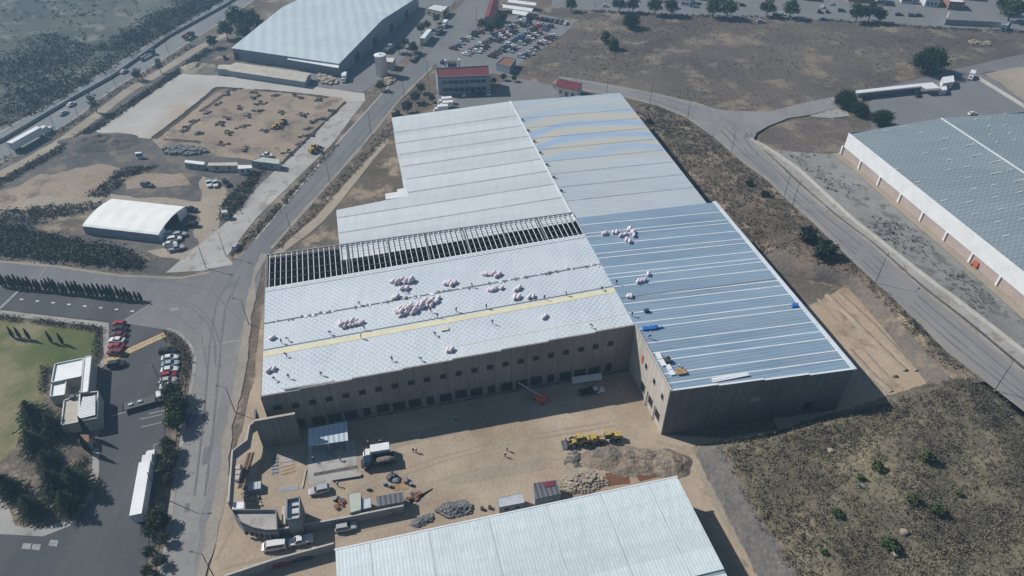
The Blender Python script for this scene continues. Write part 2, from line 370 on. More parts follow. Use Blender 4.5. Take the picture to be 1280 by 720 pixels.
# ------------------------------------------------------------------ the ground
def inpoly(p, poly):
    c = False; n = len(poly); x, y = p[0], p[1]
    for i in range(n):
        a, b = poly[i], poly[(i+1) % n]
        if (a[1] > y) != (b[1] > y) and x < (b[0]-a[0])*(y-a[1])/(b[1]-a[1])+a[0]: c = not c
    return c
def segd(p, a, b):
    ax, ay = a[0], a[1]; dx, dy = b[0]-ax, b[1]-ay; L = dx*dx+dy*dy
    t = max(0, min(1, ((p[0]-ax)*dx+(p[1]-ay)*dy)/L)) if L else 0
    return math.hypot(p[0]-ax-t*dx, p[1]-ay-t*dy)
def lined(p, l): return min(segd(p, l[i], l[i+1]) for i in range(len(l)-1))
def px(*pts, z=0): return [G(x, y, z) for x, y in pts]
def ragged(pts, amp, step=3.0):
    out = []; n = len(pts)
    for i in range(n):
        a, b = Vector(pts[i]), Vector(pts[(i+1) % n]); L = (b-a).length; k = max(1, int(L/step))
        nrm = Vector((-(b-a).y, (b-a).x, 0)).normalized()
        for j in range(k):
            q = a+(b-a)*j/k
            out.append(q+nrm*amp*(mnoise.noise(Vector((q.x*.12, q.y*.12, 3)))+.6*mnoise.noise(Vector((q.x*.4, q.y*.4, 9)))))
    return out
ZN = [0]
def zone(name, pts, mat, layer, amp=0, z=0):
    if amp: pts = ragged(pts, amp)
    ZN[0] += 1; z += .012*layer+.0011*(ZN[0] % 10)
    m = MB(); m.add([(p[0], p[1], z) for p in pts], [tuple(range(len(pts)))])
    a = sum(pts[i][0]*pts[(i+1) % len(pts)][1]-pts[(i+1) % len(pts)][0]*pts[i][1] for i in range(len(pts)))
    if a < 0: m.f[0] = m.f[0][::-1]
    return tag(m.build(name, M[mat]), kind='structure')
def strip(pl, wd):                         # polygon of constant width along a world polyline
    l, r = [], []
    for i, p in enumerate(pl):
        d = (pl[min(i+1, len(pl)-1)]-pl[max(i-1, 0)]); n = Vector((-d.y, d.x, 0)).normalized()*wd/2
        l.append(p+n); r.append(p-n)
    return l+r[::-1]
def resamp0(pts, n):
    L = [0]
    for i in range(1, len(pts)): L.append(L[-1]+(pts[i]-pts[i-1]).length)
    out = []
    for k in range(n):
        t = L[-1]*k/(n-1); i = 1
        while i < len(L)-1 and L[i] < t: i += 1
        out.append(pts[i-1].lerp(pts[i], (t-L[i-1])/max(1e-6, L[i]-L[i-1])))
    return out
g = MB(); g.box((0, 400, -3), (1800, 1300, 3)); tag(g.build('ground', M['dry_ground']), kind='structure')

hU = px((-160, 245), (-80, 205), (0, 165), (82, 120), (175, 62), (277, 2), (340, -40), (420, -95))
hM = px((-160, 262), (-80, 220), (0, 178), (95, 122), (140, 97), (175, 72), (210, 47), (277, 10), (350, -35), (430, -90))
hL = px((-140, 285), (-60, 240), (0, 204), (50, 174), (95, 147), (140, 112), (190, 82), (240, 50), (277, 27), (370, -35), (450, -88))
zone('scrub_ground', hU+px((420, -150), (-400, -150), (-400, 250)), 'scrubland', 1)
zone('highway', hU+hL[::-1], 'highway', 3)
zone('median_shade_strip', strip(hM, 3.0), 'dark_soil_and_shade', 4, .2)  # dark strip stands in for the median barrier's shadow
zone('highway_edge', strip(resamp0(hL, 40), 1.0), 'pavement', 4, .2)
zone('highway_edge', strip(resamp0(hU, 40), 1.2), 'pavement', 4, .2)
zone('dark_verge', strip(px((-60, 264), (0, 228), (70, 189), (125, 156), (217, 93.5), (262, 61)), 4.6), 'dark_soil_and_shade', 8, .5)
trk = px((-60, 252), (0, 219), (70, 181), (112, 151), (160, 114), (207, 86), (252, 58), (285, 42))
zone('grass_verge', px((-60, 245), (0, 207), (50, 178), (95, 150), (140, 115), (190, 86), (240, 55), (285, 30), (310, 40), (262, 78), (217, 97), (120, 166), (0, 246), (-60, 280)), 'grey_soil', 2, .8)
zone('dirt_track', strip(trk, 5.0), 'track', 5, .6)
site = px((-60, 275), (0, 240), (112, 165), (217, 91), (262, 84), (460, 112), (455, 128), (415, 180), (320, 273), (284, 320), (292, 330), (207, 345), (150, 338), (0, 322), (-60, 316))
zone('site_ground', site, 'grey_soil', 1, .8)
zone('concrete_pad', px((112, 164), (217, 91), (330, 99), (455, 117), (457, 127), (431, 130), (428, 122), (272, 108), (190, 174)), 'concrete_pad', 6, .5)
zone('excavation', px((190, 174), (272, 108), (428, 122), (433, 127), (352, 207), (330, 203), (300, 198), (205, 190)), 'excavation', 5, .5)
zone('concrete_road', px((431, 128), (456, 126), (415, 180), (320, 273), (284, 320), (292, 331), (250, 339), (207, 341), (290, 272), (320, 236), (378, 181)), 'concrete', 7, .15)
zone('worked_ground', px((-20, 255), (40, 222), (128, 203), (150, 214), (118, 246), (60, 264), (0, 268)), 'excavation', 4, 4.4)
zone('dirt_track', px((0, 262), (60, 244), (160, 245), (250, 252), (252, 222), (283, 224), (278, 262), (272, 290), (248, 318), (225, 325), (170, 314), (214, 308), (230, 294), (232, 270), (150, 258), (60, 264)), 'track', 5, 2.64)
zone('worked_ground', px((140, 214), (235, 212), (247, 236), (228, 246), (140, 238)), 'grey_soil', 5, 2.2)
zone('worked_ground', px((150, 218), (228, 216), (240, 232), (160, 236)), 'excavation', 6, 2.2)
zone('worked_ground', px((62, 266), (128, 262), (110, 296), (70, 300), (30, 280)), 'dry_ground', 6, 2.64)
zone('parking_yard', px((226, 262), (246, 270), (250, 306), (228, 316), (205, 306)), 'grey_soil', 6, 2.2)
# the main road and its junction
zone('road', px((600, -30), (577, 5), (542, 42), (527, 62), (495, 97), (420, 180), (320, 298), (303, 318), (290, 331), (260, 340), (225, 347), (150, 344), (75, 333), (0, 326), (-80, 318), (-80, 350), (0, 359), (82, 366), (192, 377), (152, 404), (207, 412), (220, 417), (240, 432), (246, 447), (245, 465), (232, 540), (215, 648), (204, 740), (248, 740), (264, 680), (277, 615), (286, 540), (302, 480), (311, 410), (318, 380), (328, 335), (342, 310), (372, 272), (455, 180), (500, 122), (542, 82), (560, 68), (595, 38), (640, -30)), 'lane', 8, .25)
zone('road_dust', px((300, 418), (304, 400), (311, 392), (302, 480), (286, 540), (277, 615), (264, 680), (248, 740), (238, 740), (252, 640), (268, 540), (284, 470)), 'road', 9, 1.2)
zone('lane', px((-80, 353), (0, 362), (82, 368), (193, 378), (152, 404), (60, 394), (0, 387), (-80, 377)), 'dark_asphalt', 9)
zone('car_park', px((152, 404), (207, 412), (208, 430), (206, 540), (196, 610), (186, 680), (180, 740), (-40, 740), (-40, 668), (0, 668), (52, 671), (90, 655), (115, 620), (124, 590), (126, 540), (126, 470), (136, 452), (136, 404)), 'dark_asphalt', 10, .1)
zone('pavement', px((-80, 378), (0, 388), (60, 395), (136, 404), (134, 410), (60, 401), (0, 395), (-80, 385)), 'pavement', 11)
zone('pavement', px((207, 412), (214, 413), (224, 420), (236, 432), (241, 447), (240, 465), (227, 540), (209, 648), (198, 740), (204, 740), (215, 648), (232, 540), (245, 465), (246, 447), (240, 431), (226, 416), (212, 410)), 'pavement', 12)
zone('planting_bed', px((208, 416), (214, 416), (232, 434), (236, 447), (235, 465), (222, 540), (203, 648), (192, 740), (183, 740), (189, 680), (198, 610), (207, 540), (210, 470)), 'dry_ground', 11, .2)
zone('lawn', px((-80, 387), (0, 397), (120, 412), (126, 470), (100, 455), (60, 462), (56, 520), (70, 560), (40, 600), (0, 610), (-80, 620)), 'lawn', 6, .6)
zone('garden_bed', px((56, 470), (126, 440), (126, 560), (124, 590), (115, 618), (90, 650), (55, 664), (20, 660), (10, 632), (0, 630), (-40, 640), (-40, 560), (0, 580), (56, 520)), 'dry_ground', 7, .4)
zone('pavement', px((-40, 625), (0, 622), (10, 632), (20, 658), (52, 662), (88, 648), (110, 618), (115, 590), (116, 560), (124, 560), (124, 592), (116, 622), (92, 656), (54, 671), (0, 668), (-40, 668)), 'pavement', 11)
zone('pavement', px((128, 404), (136, 404), (136, 452), (126, 462), (124, 455), (130, 446)), 'pavement', 12)
for a, b, c, d in (((186, 517), (206, 513), (206, 514), (187, 518)), ((175, 524), (203, 518), (203, 519), (176, 525)), ((176, 534), (202, 528), (202, 529), (177, 535)), ((140, 520), (160, 514), (160, 515), (141, 521)), ((192, 557), (192, 571), (193, 571), (193, 557)), ((192, 556), (202, 553), (202, 554), (192, 557))):
    zone('bay_marking', px(a, b, c, d), 'worn_line', 13)
for x, y in ((34, 683), (46, 684), (68, 679)): zone('patch', px((x-5, y-3), (x+5, y-3), (x+4, y+4), (x-6, y+3)), 'worn_line', 13, .3)
for i in range(8):
    x = 27+i*19.8; y = 374.6+i*2.1
    zone('road_marking', px((x-2.6, y-.4), (x+2, y-.9), (x+2.4, y+.5), (x-2, y+.9)), 'white_line', 13)
zone('road_marking', px((-2, 386), (24, 361.5), (27, 362), (1, 387)), 'worn_line', 13)
zone('road_marking', px((50, 346), (57, 333), (58.5, 333), (51.5, 346)), 'worn_line', 13)
zone('road_marking', px((152, 402.5), (192, 377.5), (193, 378.5), (154, 403)), 'worn_line', 13)
# crossing hump, yellow and black ladder
a, b = G(131, 453), G(206, 418.5); d = (b-a); n = Vector((-d.y, d.x, 0)).normalized()
m = MB(); m.slab([a+n*1.1+Vector((0, 0, .16)), b+n*1.1+Vector((0, 0, .16)), b-n*1.1+Vector((0, 0, .16)), a-n*1.1+Vector((0, 0, .16))], .1)
hump = tag(m.build('speed_hump', M['yellow_line']), 'long yellow speed hump with dark bars across the car park entrance', 'speed hump')
m = MB()
for i in range(17):
    q = a+d*(i+.75)/17.5; e = d.normalized()*.28
    m.slab([q+e+n*.6+Vector((0, 0, .172)), q+e-n*.6+Vector((0, 0, .172)), q-e-n*.6+Vector((0, 0, .172)), q-e+n*.6+Vector((0, 0, .172))], .02)
m.build('dark_bars', M['worn_line'], hump)
# yard, terrace, verges, lots
zone('yard', px((333, 340), (322, 400), (312, 470), (300, 540), (280, 615), (268, 690), (255, 740))+[W(35, -10), W(35, 75), G(905, 640), G(868, 565), G(905, 548), W(99, 62), W(121, 62), W(121, -31), W(178, -32)], 'yard', 9, .4)
zone('verge', px((333, 340), (322, 400), (312, 470), (300, 540), (292, 560), (302, 540), (318, 470), (326, 400), (338, 340)), 'dry_ground', 10, .5)
zone('dirt_path', px((477, 178), (483, 181), (405, 277), (352, 318), (340, 318), (395, 272)), 'track', 9, .4)
zone('verge', px((458, 180), (500, 125), (545, 120), (560, 140), (495, 165), (470, 180), (400, 262), (345, 312), (344, 306), (374, 270)), 'dry_ground', 9, .5)
zone('terrace', [W(92, 90), W(150, 100), W(150, 112), G(1008, 386), G(1066, 352), G(1100, 388), G(1178, 470), G(1200, 520), W(75, 125)], 'terrace', 9, .4)
zone('yard', px((868, 562), (905, 548), (960, 540), (1060, 520), (1100, 530), (905, 600), (945, 722), (930, 722), (880, 640)), 'terrace', 10, .4)
zone('haul_path', px((862, 570), (872, 566), (900, 610), (945, 680), (975, 740), (955, 740), (925, 690), (885, 620)), 'track', 12, .4)
zone('car_park', px((545, 80), (575, 50), (600, 36), (640, 20), (668, 16), (720, 27), (706, 42), (665, 70), (650, 80), (640, 96), (612, 92), (548, 84)), 'lot', 9, .2)
zone('works_yard', px((545, 118), (612, 113), (640, 96), (690, 107), (700, 122), (735, 120), (740, 134), (690, 134), (545, 154)), 'lot', 10, .2)
zone('field', px((650, 92), (652, 74), (668, 68), (706, 42), (722, 26), (735, 16), (1000, 22), (1180, 34), (1290, 38), (1400, 45), (1400, 60), (1280, 68), (1222, 82), (1140, 101), (1043, 122), (1000, 130), (960, 140), (902, 138), (830, 119), (775, 108), (725, 101)), 'field', 4, 1.0)
zone('north_street', px((690, -60), (1500, -60), (1500, 40), (1290, 39), (1180, 34), (1060, 27), (860, 19), (735, 13), (690, 8)), 'lot', 6, .6)
zone('side_road', px((1043, 122), (1140, 101), (1210, 83), (1280, 67), (1400, 40), (1400, 70), (1280, 83), (1225, 92), (1100, 119), (1050, 134)), 'lane', 8, .3)
zone('concrete_yard', px((1085, 128), (1100, 119), (1225, 92), (1245, 102), (1300, 140), (1300, 160), (1090, 160)), 'lot', 9, .3)
zone('dry_lot', px((1230, 92), (1280, 83), (1400, 70), (1400, 170), (1296, 140), (1250, 104)), 'track', 7, .8)
zone('dry_corner', px((948, 170), (965, 157), (1012, 146), (1066, 150), (1062, 170), (1052, 190), (1035, 190), (990, 205), (960, 188)), 'field', 8, .4)
zone('dock_yard', px((425, 92), (440, 96), (500, 20), (520, 0), (560, -20), (520, -30), (480, 10)), 'lane', 8, .3)
zone('dock_yard', px((300, 95), (350, 80), (425, 92), (440, 96), (520, 0), (575, -8), (541, 40), (470, 105), (452, 116), (330, 99)), 'lot', 6, .4)
for q, wd in (([(1022, 374), (1060, 415), (1100, 460), (1118, 478)], .9), ([(1034, 368), (1080, 412), (1130, 462)], .5), ([(1062, 362), (1110, 410), (1158, 462)], 1.3), ([(1048, 366), (1095, 412), (1146, 466)], .6)): zone('tyre_track', strip(resamp0(px(*q), 30), wd), 'yard_worn', 11, .35)
zone('tyre_track', strip(resamp0(px((1050, 436), (1080, 466), (1112, 496)), 20), .7), 'track', 11, .3)
for q, wd in (([(500, 628), (530, 608), (562, 596), (600, 588), (660, 579), (722, 571)], .55), ([(505, 634), (540, 612), (580, 600), (660, 590), (690, 584)], .45), ([(640, 583), (700, 574), (760, 566), (820, 560)], .8), ([(430, 620), (470, 600), (540, 574), (640, 548), (760, 528)], .5), ([(440, 622), (480, 604), (550, 578), (650, 552), (770, 532)], .5), ([(270, 700), (290, 660), (284, 610), (305, 540)], .6), ([(275, 712), (340, 696), (420, 672), (500, 652)], .7), ([(820, 552), (850, 560), (862, 575)], 1.2)): zone('tyre_track', strip(resamp0(px(*q), 40), wd), 'yard_worn', 10, .3)
for q in ([(548, 600), (600, 585), (660, 576), (690, 570), (690, 580), (620, 596), (560, 608)], [(455, 545), (520, 538), (560, 530), (580, 540), (520, 556), (470, 560)], [(700, 570), (720, 566), (722, 584), (704, 588)], [(510, 610), (545, 600), (540, 625), (515, 640)]): zone('damp_patch', px(*q), 'yard_worn', 10, 1.5)
M['tyre_wear'] = flat('tyre_wear', (.148, .148, .15), .85, .2, .2, .5); M['road_patch'] = flat('road_patch', (.15, .15, .152), .9, .2, .2, .5); M['dust'] = ground_mat('dust', (.24, .215, .18), (.31, .28, .24), None, .1, fine=1.5, fa=.15)
for q, wd in (([(205, 372), (240, 386), (260, 405), (269, 430), (269, 458)], .45), ([(210, 368), (246, 383), (266, 404), (275, 430), (275, 460)], .35), ([(170, 350), (215, 352), (262, 362), (300, 400)], .4), ([(292, 340), (270, 380), (262, 430), (255, 520), (243, 620)], .5), ([(300, 345), (281, 385), (275, 440), (267, 530), (256, 620)], .5), ([(330, 300), (390, 235), (440, 180), (500, 108)], .5), ([(340, 306), (398, 240), (447, 182), (508, 112)], .4), ([(195, 300+85), (222, 396), (252, 420), (260, 470)], .3)): zone('tyre_mark', strip(resamp0(px(*q), 40), wd), 'tyre_wear', 12, .12)
for q in ([(243, 433), (300, 425), (312, 424), (312, 426), (300, 427), (243, 435)], [(213, 386), (222, 385), (224, 388), (214, 389)]): zone('road_patch', px(*q), 'dust', 12, .2)
for q in ([(255, 560), (262, 558), (259, 580), (252, 582)], [(420, 205), (430, 196), (436, 199), (426, 209)], [(285, 352), (296, 350), (297, 357), (284, 359)], [(232, 630), (238, 629), (236, 640), (230, 641)]): zone('road_patch', px(*q), 'road_patch', 12, .2)
zone('dusty_shoulder', strip(resamp0(px((330, 318), (318, 345), (310, 400), (301, 470), (286, 535), (276, 612), (262, 682), (247, 738)), 60), 2.2), 'dust', 13, .9)
zone('dusty_shoulder', strip(resamp0(px((339, 311), (372, 273), (454, 181), (500, 124), (541, 84)), 60), 1.2), 'dust', 13, .5)
zone('dusty_shoulder', strip(resamp0(px((0, 327), (75, 334), (150, 345), (225, 348), (262, 341)), 50), 1.1), 'dust', 13, .5)
zone('kerb_line', strip(resamp0(px((320, 299), (420, 181), (495, 98)), 40), .5), 'kerb', 13)
# the east road climbs behind the hall
eL = [(690, 104), (735, 115), (780, 122), (820, 132), (857, 147), (892, 172), (930, 205), (960, 227), (985, 252), (1017, 280), (1065, 327), (1095, 355), (1110, 367), (1185, 442), (1280, 515), (1400, 607)]
eR = [(700, 96), (735, 101), (790, 111), (830, 119), (880, 132), (925, 145), (945, 178), (960, 195), (992, 227), (1042, 270), (1090, 305), (1150, 360), (1165, 372), (1210, 407), (1280, 467), (1400, 560)]
wl = [(937, 176), (947, 180), (960, 187), (997, 212), (1067, 277), (1172, 360), (1187, 370), (1280, 442), (1400, 537)]
def resamp(pts, n):
    L = [0]
    for i in range(1, len(pts)): L.append(L[-1]+(Vector(pts[i])-Vector(pts[i-1])).length)
    out = []
    for k in range(n):
        t = L[-1]*k/(n-1); i = 1
        while i < len(L)-1 and L[i] < t: i += 1
        f = (t-L[i-1])/max(1e-6, L[i]-L[i-1]); out.append(Vector(pts[i-1]).lerp(Vector(pts[i]), f))
    return out
def up(pts, dz): return [Vector((p[0], p[1], p[2]+dz)) for p in pts]
EL = [GR(*p) for p in eL]; ER = [GR(*p) for p in eR]; WL = [GR(*p) for p in wl]
m = MB(); m.loft([up(EL, .15), up(ER, .15)]); m.f = [f[::-1] for f in m.f]
tag(m.build('road', M['road_east']), kind='structure')
m = MB(); J = [GR(*p) for p in ((880, 132), (902, 138), (960, 140), (1000, 130), (1043, 121), (1050, 134), (1012, 144), (985, 148), (960, 158), (946, 166), (940, 178), (934, 168))]
m.add(up(J, .14), [tuple(range(len(J)))[::-1]]); tag(m.build('road', M['road_east']), kind='structure')
zone('concrete_apron', px((1012, 146), (1043, 121), (1054, 132), (1062, 145), (1040, 148)), 'pavement', 14)
m = MB(); pR = resamp(ER[6:], 60); pW = resamp(WL[1:], 60)
pk = [a.lerp(b, .12) for a, b in zip(pR, pW)]; ps = [a.lerp(b, .5) for a, b in zip(pR, pW)]
m.loft([up(pR, .15), up(pR, .27), up(pk, .24)], 0); pq = [a.lerp(b, .3) for a, b in zip(pR, pW)]; m.loft([up(pk, .24), up(pq, .25)], 1); m.loft([up(pq, .25), up(pW, .24)], 0); m.f = [f[::-1] for f in m.f]
tag(m.build('pavement', [M['pavement'], M['field']]), kind='structure')
for f0, wd, mt_ in ((.28, .05, 'road_patch'), (.45, .04, 'road_patch'), (.70, .05, 'road_patch'), (.06, .08, 'dust'), (.95, .07, 'dust')):
    A_ = resamp(EL, 120); B_ = resamp(ER, 120); m = MB(); lo = []; hi = []
    for i, (a, b) in enumerate(zip(A_, B_)):
        w_ = .035*mnoise.noise(Vector((i*.09, f0*9, 0))); lo.append(a.lerp(b, f0-wd/2+w_)+Vector((0, 0, .158))); hi.append(a.lerp(b, f0+wd/2+w_*1.6+.03*mnoise.noise(Vector((i*.3, f0*5, 2))))+Vector((0, 0, .158)))
    m.loft([lo, hi]); m.f = [f[::-1] for f in m.f]; tag(m.build('wheel_track', M[mt_]), kind='structure')
m = MB(); m.slab([GR(928, 165)+Vector((0, 0, .17)), GR(938, 164)+Vector((0, 0, .17)), GR(942, 171)+Vector((0, 0, .17)), GR(930, 173)+Vector((0, 0, .17))], .01); tag(m.build('road_patch', M['tyre_wear']), kind='structure')
# gravel slope falling from the road wall to the far warehouse
bl = px((1040, 193), (1067, 213), (1095, 238), (1122, 262), (1150, 286), (1182, 313), (1280, 400), (1400, 505))
top_ = resamp(WL[2:], 50); bot = resamp(bl, 50); ln = []
for k in range(9):
    f = k/8; row = []
    for i, (a, b) in enumerate(zip(top_, bot)):
        q = a.lerp(b, f)
        if 0 < k < 8: q.z += .35*mnoise.noise(q*.15)
        q.z += .03; row.append(q)
    ln.append(row)
m = MB(); m.loft(ln); m.f = [f[::-1] for f in m.f]
M['slope_gravel'] = ground_mat('slope_gravel', (.21, .208, .195), (.30, .293, .275), (.16, .16, .148), .06, .15, 1.5, .2, bump=.2)
tag(m.build('gravel_slope', M['slope_gravel'], smooth=True), kind='structure'); SLOPE = ln
zone('service_path', [p for p in bl]+px((1420, 500), (1290, 395), (1190, 307), (1129, 256), (1075, 211), (1052, 190)), 'track', 10)
# bank between the hall and the east road
ELs = [RSc(p) for p in EL]
def interp(tab, x):
    tab = sorted(tab)
    if x <= tab[0][0]: return tab[0][1]
    for (a, fa), (b, fb) in zip(tab, tab[1:]):
        if x <= b: return fa+(fb-fa)*(x-a)/(b-a)
    return tab[-1][1]
toe = [(300, 108.6), (168, 108.6), (160, 112), (152, 117)]+[RSc(G(*p)) for p in ((1058, 358), (1104, 410), (1154, 474), (1182, 505))]
rows = []
rr = [92+3*i for i in range(64)]
for k in range(13):
    f = k/12; row = []
    for r in rr:
        a = interp(toe, r); b = interp(ELs, r); zr_ = zroad(r)
        s = a+(b-a)*f; z = zr_*min(1, f*1.7); z += (.5*math.sin(min(1, f)*math.pi))
        p = W(r, s, z+.06)
        if 0 < k < 12: p.z += .45*mnoise.noise(p*.22)+.25*mnoise.noise(p*.6)
        row.append(p)
    rows.append(row)
BANK = rows
m = MB(); m.loft(rows); m.f = [f[::-1] for f in m.f]
m.m = [1 if k < 5 and rr[i] < 156 else 0 for k in range(12) for i in range(len(rr)-1)]
M['bank_cut'] = ground_mat('bank_cut', (.115, .10, .088), (.165, .145, .125), (.21, .17, .13), .06, .15, 1.0, .25, bump=.3)
M['bank_soil'] = ground_mat('bank_soil', (.095, .078, .064), (.175, .14, .108), (.31, .245, .17), .06, .12, 1.0, .4, (.5, .64), bump=.4)
tag(m.build('bank', [M['bank_soil'], M['bank_cut']], smooth=True), kind='structure')
for q, hh in (([(1034, 369), (1080, 414), (1132, 464)], .55), ([(1048, 366), (1095, 410), (1146, 464)], .4), ([(1062, 438), (1086, 464), (1114, 490)], .35)):
    c_ = resamp0(px(*q), 40); l_ = []
    for k, (o_, z_) in enumerate(((-1.1, -.05), (-.3, 1), (.3, .9), (1.0, -.05))):
        row = []
        for i, p in enumerate(c_):
            d = c_[min(i+1, 39)]-c_[max(i-1, 0)]; n_ = Vector((-d.y, d.x, 0)).normalized()
            row.append(p+n_*(o_+.35*mnoise.noise(p*.4+Vector((k, 0, 0))))+Vector((0, 0, .16+(hh*z_*(1+.5*mnoise.noise(p*.5)) if z_ > 0 else -.1))))
        l_.append(row)
    m = MB(); m.loft(l_); tag(m.build('earth_berm', M['yard_worn'], smooth=True), kind='structure')
# hill in the near right corner
hw = [G(860, 556), G(872, 580), G(900, 635), G(940, 715), G(985, 800), G(1030, 900)]
hn = [G(860, 556)]+[W(RSc(G(x, y, 4.6))[0]+3.0, RSc(G(x, y, 4.6))[1]) for x, y in ((960, 541), (1040, 515), (1095, 499), (1140, 484), (1178, 473), (1195, 471))]
hedge_line = [GR(*p) for p in ((1195, 455), (1215, 468), (1280, 518), (1400, 612), (1500, 690))]
HP = hw[::-1]+hn[1:]+hedge_line[1:]+[W(-20, 190)]
def zhill(x, y):
    p = (x, y)
    d = min(lined(p, hw), lined(p, hn))
    ins = inpoly(p, HP)
    if not ins: return -.4-.25*d if d < 40 else -3
    f = min(1, d/6.5); z = 5.8*(f*f*(3-2*f)) + min(6, max(0, d-6.5)*.13)
    de = lined(p, hedge_line); ze = zroad(*RSc(p))
    z = min(z, ze-.05+max(0, de-1.5)*.25)
    v = Vector((x, y, 0))
    if d > 3: z += min(1, (d-3)/5)*(1.9*mnoise.noise(v*.05)+.8*mnoise.noise(v*.1)+.3*mnoise.noise(v*.35)+.15*mnoise.noise(v*.9))
    else: z += .25*mnoise.noise(v*.5)
    return z
xs = [35+1.25*i for i in range(118)]; ys = [20+1.25*i for i in range(98)]
zz = {}; m = MB()
for j, y in enumerate(ys):
    for i, x in enumerate(xs): m.v.append((x, y, zhill(x, y)))
nx = len(xs)
for j in range(len(ys)-1):
    for i in range(nx-1):
        q = (j*nx+i, j*nx+i+1, (j+1)*nx+i+1, (j+1)*nx+i)
        if max(m.v[k][2] for k in q) > -.35: m.f.append(q); m.m.append(0)
t = NT('hill_soil', .95, .1)
gn = t.n.new('ShaderNodeNewGeometry'); nz = t.sep(gn.outputs['Normal'])[2]
c1 = t.ramp(t.noise(.07, 6, .7), [(.35, (.10, .09, .062)), (.52, (.155, .137, .093)), (.7, (.25, .215, .14))])
c2 = t.ramp(t.noise(.25, 5, .7), [(.3, (.10, .095, .092)), (.7, (.165, .152, .142))])
nxx = t.sep(gn.outputs['Normal'])[0]
col = t.mix(t.math('MULTIPLY', t.ramp(nz, [(.80, 1.), (.90, 0.)]), t.ramp(t.math('MULTIPLY', nxx, -1.0), [(.2, 0.), (.4, 1.)])), c1, c2)
f = t.noise(1.1, 5, .75); t.color(t.mix(1., col, t.ramp(f, [(.25, .6), (.75, 1.4)]), 'MULTIPLY')); t.bump(f, .4)
tag(m.build('hill', t.mat, smooth=True), kind='structure')

# ------------------------------------------------------------------ the big hall under construction
hall = empty('warehouse', W(121, 61.7), 0, 'huge unfinished factory hall with pale left roof, blue right roof and grey precast walls', 'factory')
HI = Matrix.Translation(-Vector(hall.location))
def hb(m, name, mats, smooth=False):
    o = m.build(name, mats, hall, smooth)
    o.matrix_parent_inverse = HI; return o
def rs_slab(r0, r1, s0, s1, dz, t=.25, m=None, mi=0):
    m = m or MB(); return m.slab([W(r0, s0, zroof(s0)+dz), W(r0, s1, zroof(s1)+dz), W(r1, s1, zroof(s1)+dz), W(r1, s0, zroof(s0)+dz)], t, mi)
rs_deck = rs_slab(122.0, 163.0, -30.9, 61.7, 0)
for r0, w_, mi in ((148.0, .5, 1), (137.9, .35, 1), (162.6, .35, 3), (161.2, .12, 1)): rs_slab(r0-w_/2, r0+w_/2, -30.9, 61.6, .05, .04, rs_deck, mi)
rs_slab(135.4, 137.2, -30.9, 61.6, .05, .04, rs_deck, 2); rs_slab(126.4, 126.65, 12, 61.6, .05, .04, rs_deck, 5)
for k in range(60):                            # loose ends and gear left along the open joint
    s = U(-30, 61); rs_slab(147.6+U(-.5, .3), 148.3+U(-.2, .5), s, s+U(.3, .9), .12, .06, rs_deck, random.choice((1, 1, 3)))
hb(rs_deck, 'roof_deck', [M['roof_deck'], M['seam_dark'], M['yellow_felt'], M['seam_white'], M['yellow_felt'], M['cream_felt']])
m = MB(); B0, B1 = 98.8, 95.9
m.slab([W(99.3, 61.7, 16), W(96.2, 107.8, zroof(107.8)), W(171.5, 107.8, zroof(107.8)), W(171.5, 61.7, 16)], .25)
for r in (165.8, 161.3, 159.5, 155.1, 151.0, 148.9, 144.5, 141.2, 139.5, 135.9, 130.8, 128.5, 124.8, 120.9, 118.7, 113.3, 109.7, 107.0, 102.6, 99.6):
    m.slab([W(r+1.6, 61.8, 16.04), W(r, 107.7, zroof(107.7)+.05), W(r+.34, 107.7, zroof(107.7)+.05), W(r+1.94, 61.8, 16.04)], .05, 1)
m.slab([W(132.4, 61.9, 16.05), W(131.7, 107.7, zroof(107.7)+.05), W(131.9, 107.7, zroof(107.7)+.05), W(132.8, 61.9, 16.05)], .05, 2)
hb(m, 'blue_roof', [M['roof_blue'], M['seam_white'], M['seam_dark']])
hb(MB().slab([W(96.1, 107.8, zroof(107.8)+.15), W(96.1, 109, zroof(109)+.1), W(172, 109, zroof(109)+.1), W(172, 107.8, zroof(107.8)+.15)], .5), 'gutter', M['seam_white'])
# old hall behind, a little lower
Z0 = -.55
def old(pts): return [W(r, s, zroof(s)+Z0) for r, s in pts]
m = MB().slab(old([(170.6, -9.8), (197.5, -9.8), (199.3, 12.4), (256.3, 14.2), (256.3, 61.3), (170.6, 61.3)]), .3)
for i, r in enumerate((184.2, 192.6, 201, 209.5, 218, 226.5, 235, 243.5)):
    s0 = -9.7 if r < 196 else 13.6
    m.slab(old([(r+.05, s0), (r+3.2*(s0 > 0)*0+.05, 61), (r+.65, 61), (r+.65, s0)]), 0.02, 1)
    for k in range(4): m.v[-8+k] = (m.v[-8+k][0], m.v[-8+k][1], m.v[-8+k][2]+.03)
hb(m, 'old_roof', [M['roof_old'], M['seam_grey']])
m = MB().slab(old([(171.6, 61.3), (171.6, 106), (256.3, 107.5), (256.3, 61.3)]), .3)
for r in (182, 190.4, 199, 207.5, 216, 224.6, 233, 241):
    m.slab(old([(r, 61.5), (r, 106), (r+.5, 106), (r+.5, 61.5)]), .02, 1)
    for k in range(4): m.v[-8+k] = (m.v[-8+k][0], m.v[-8+k][1], m.v[-8+k][2]+.03)
hb(m, 'old_east_roof', [M['roof_old_east'], M['seam_grey']])
m = MB().slab(old([(170.7, 61.0), (256.3, 61.0), (256.3, 61.6), (170.7, 61.6)]), .1)
for k in range(8): m.v[k] = (m.v[k][0], m.v[k][1], m.v[k][2]+.25)
hb(m, 'ridge_cap', M['seam_white'])
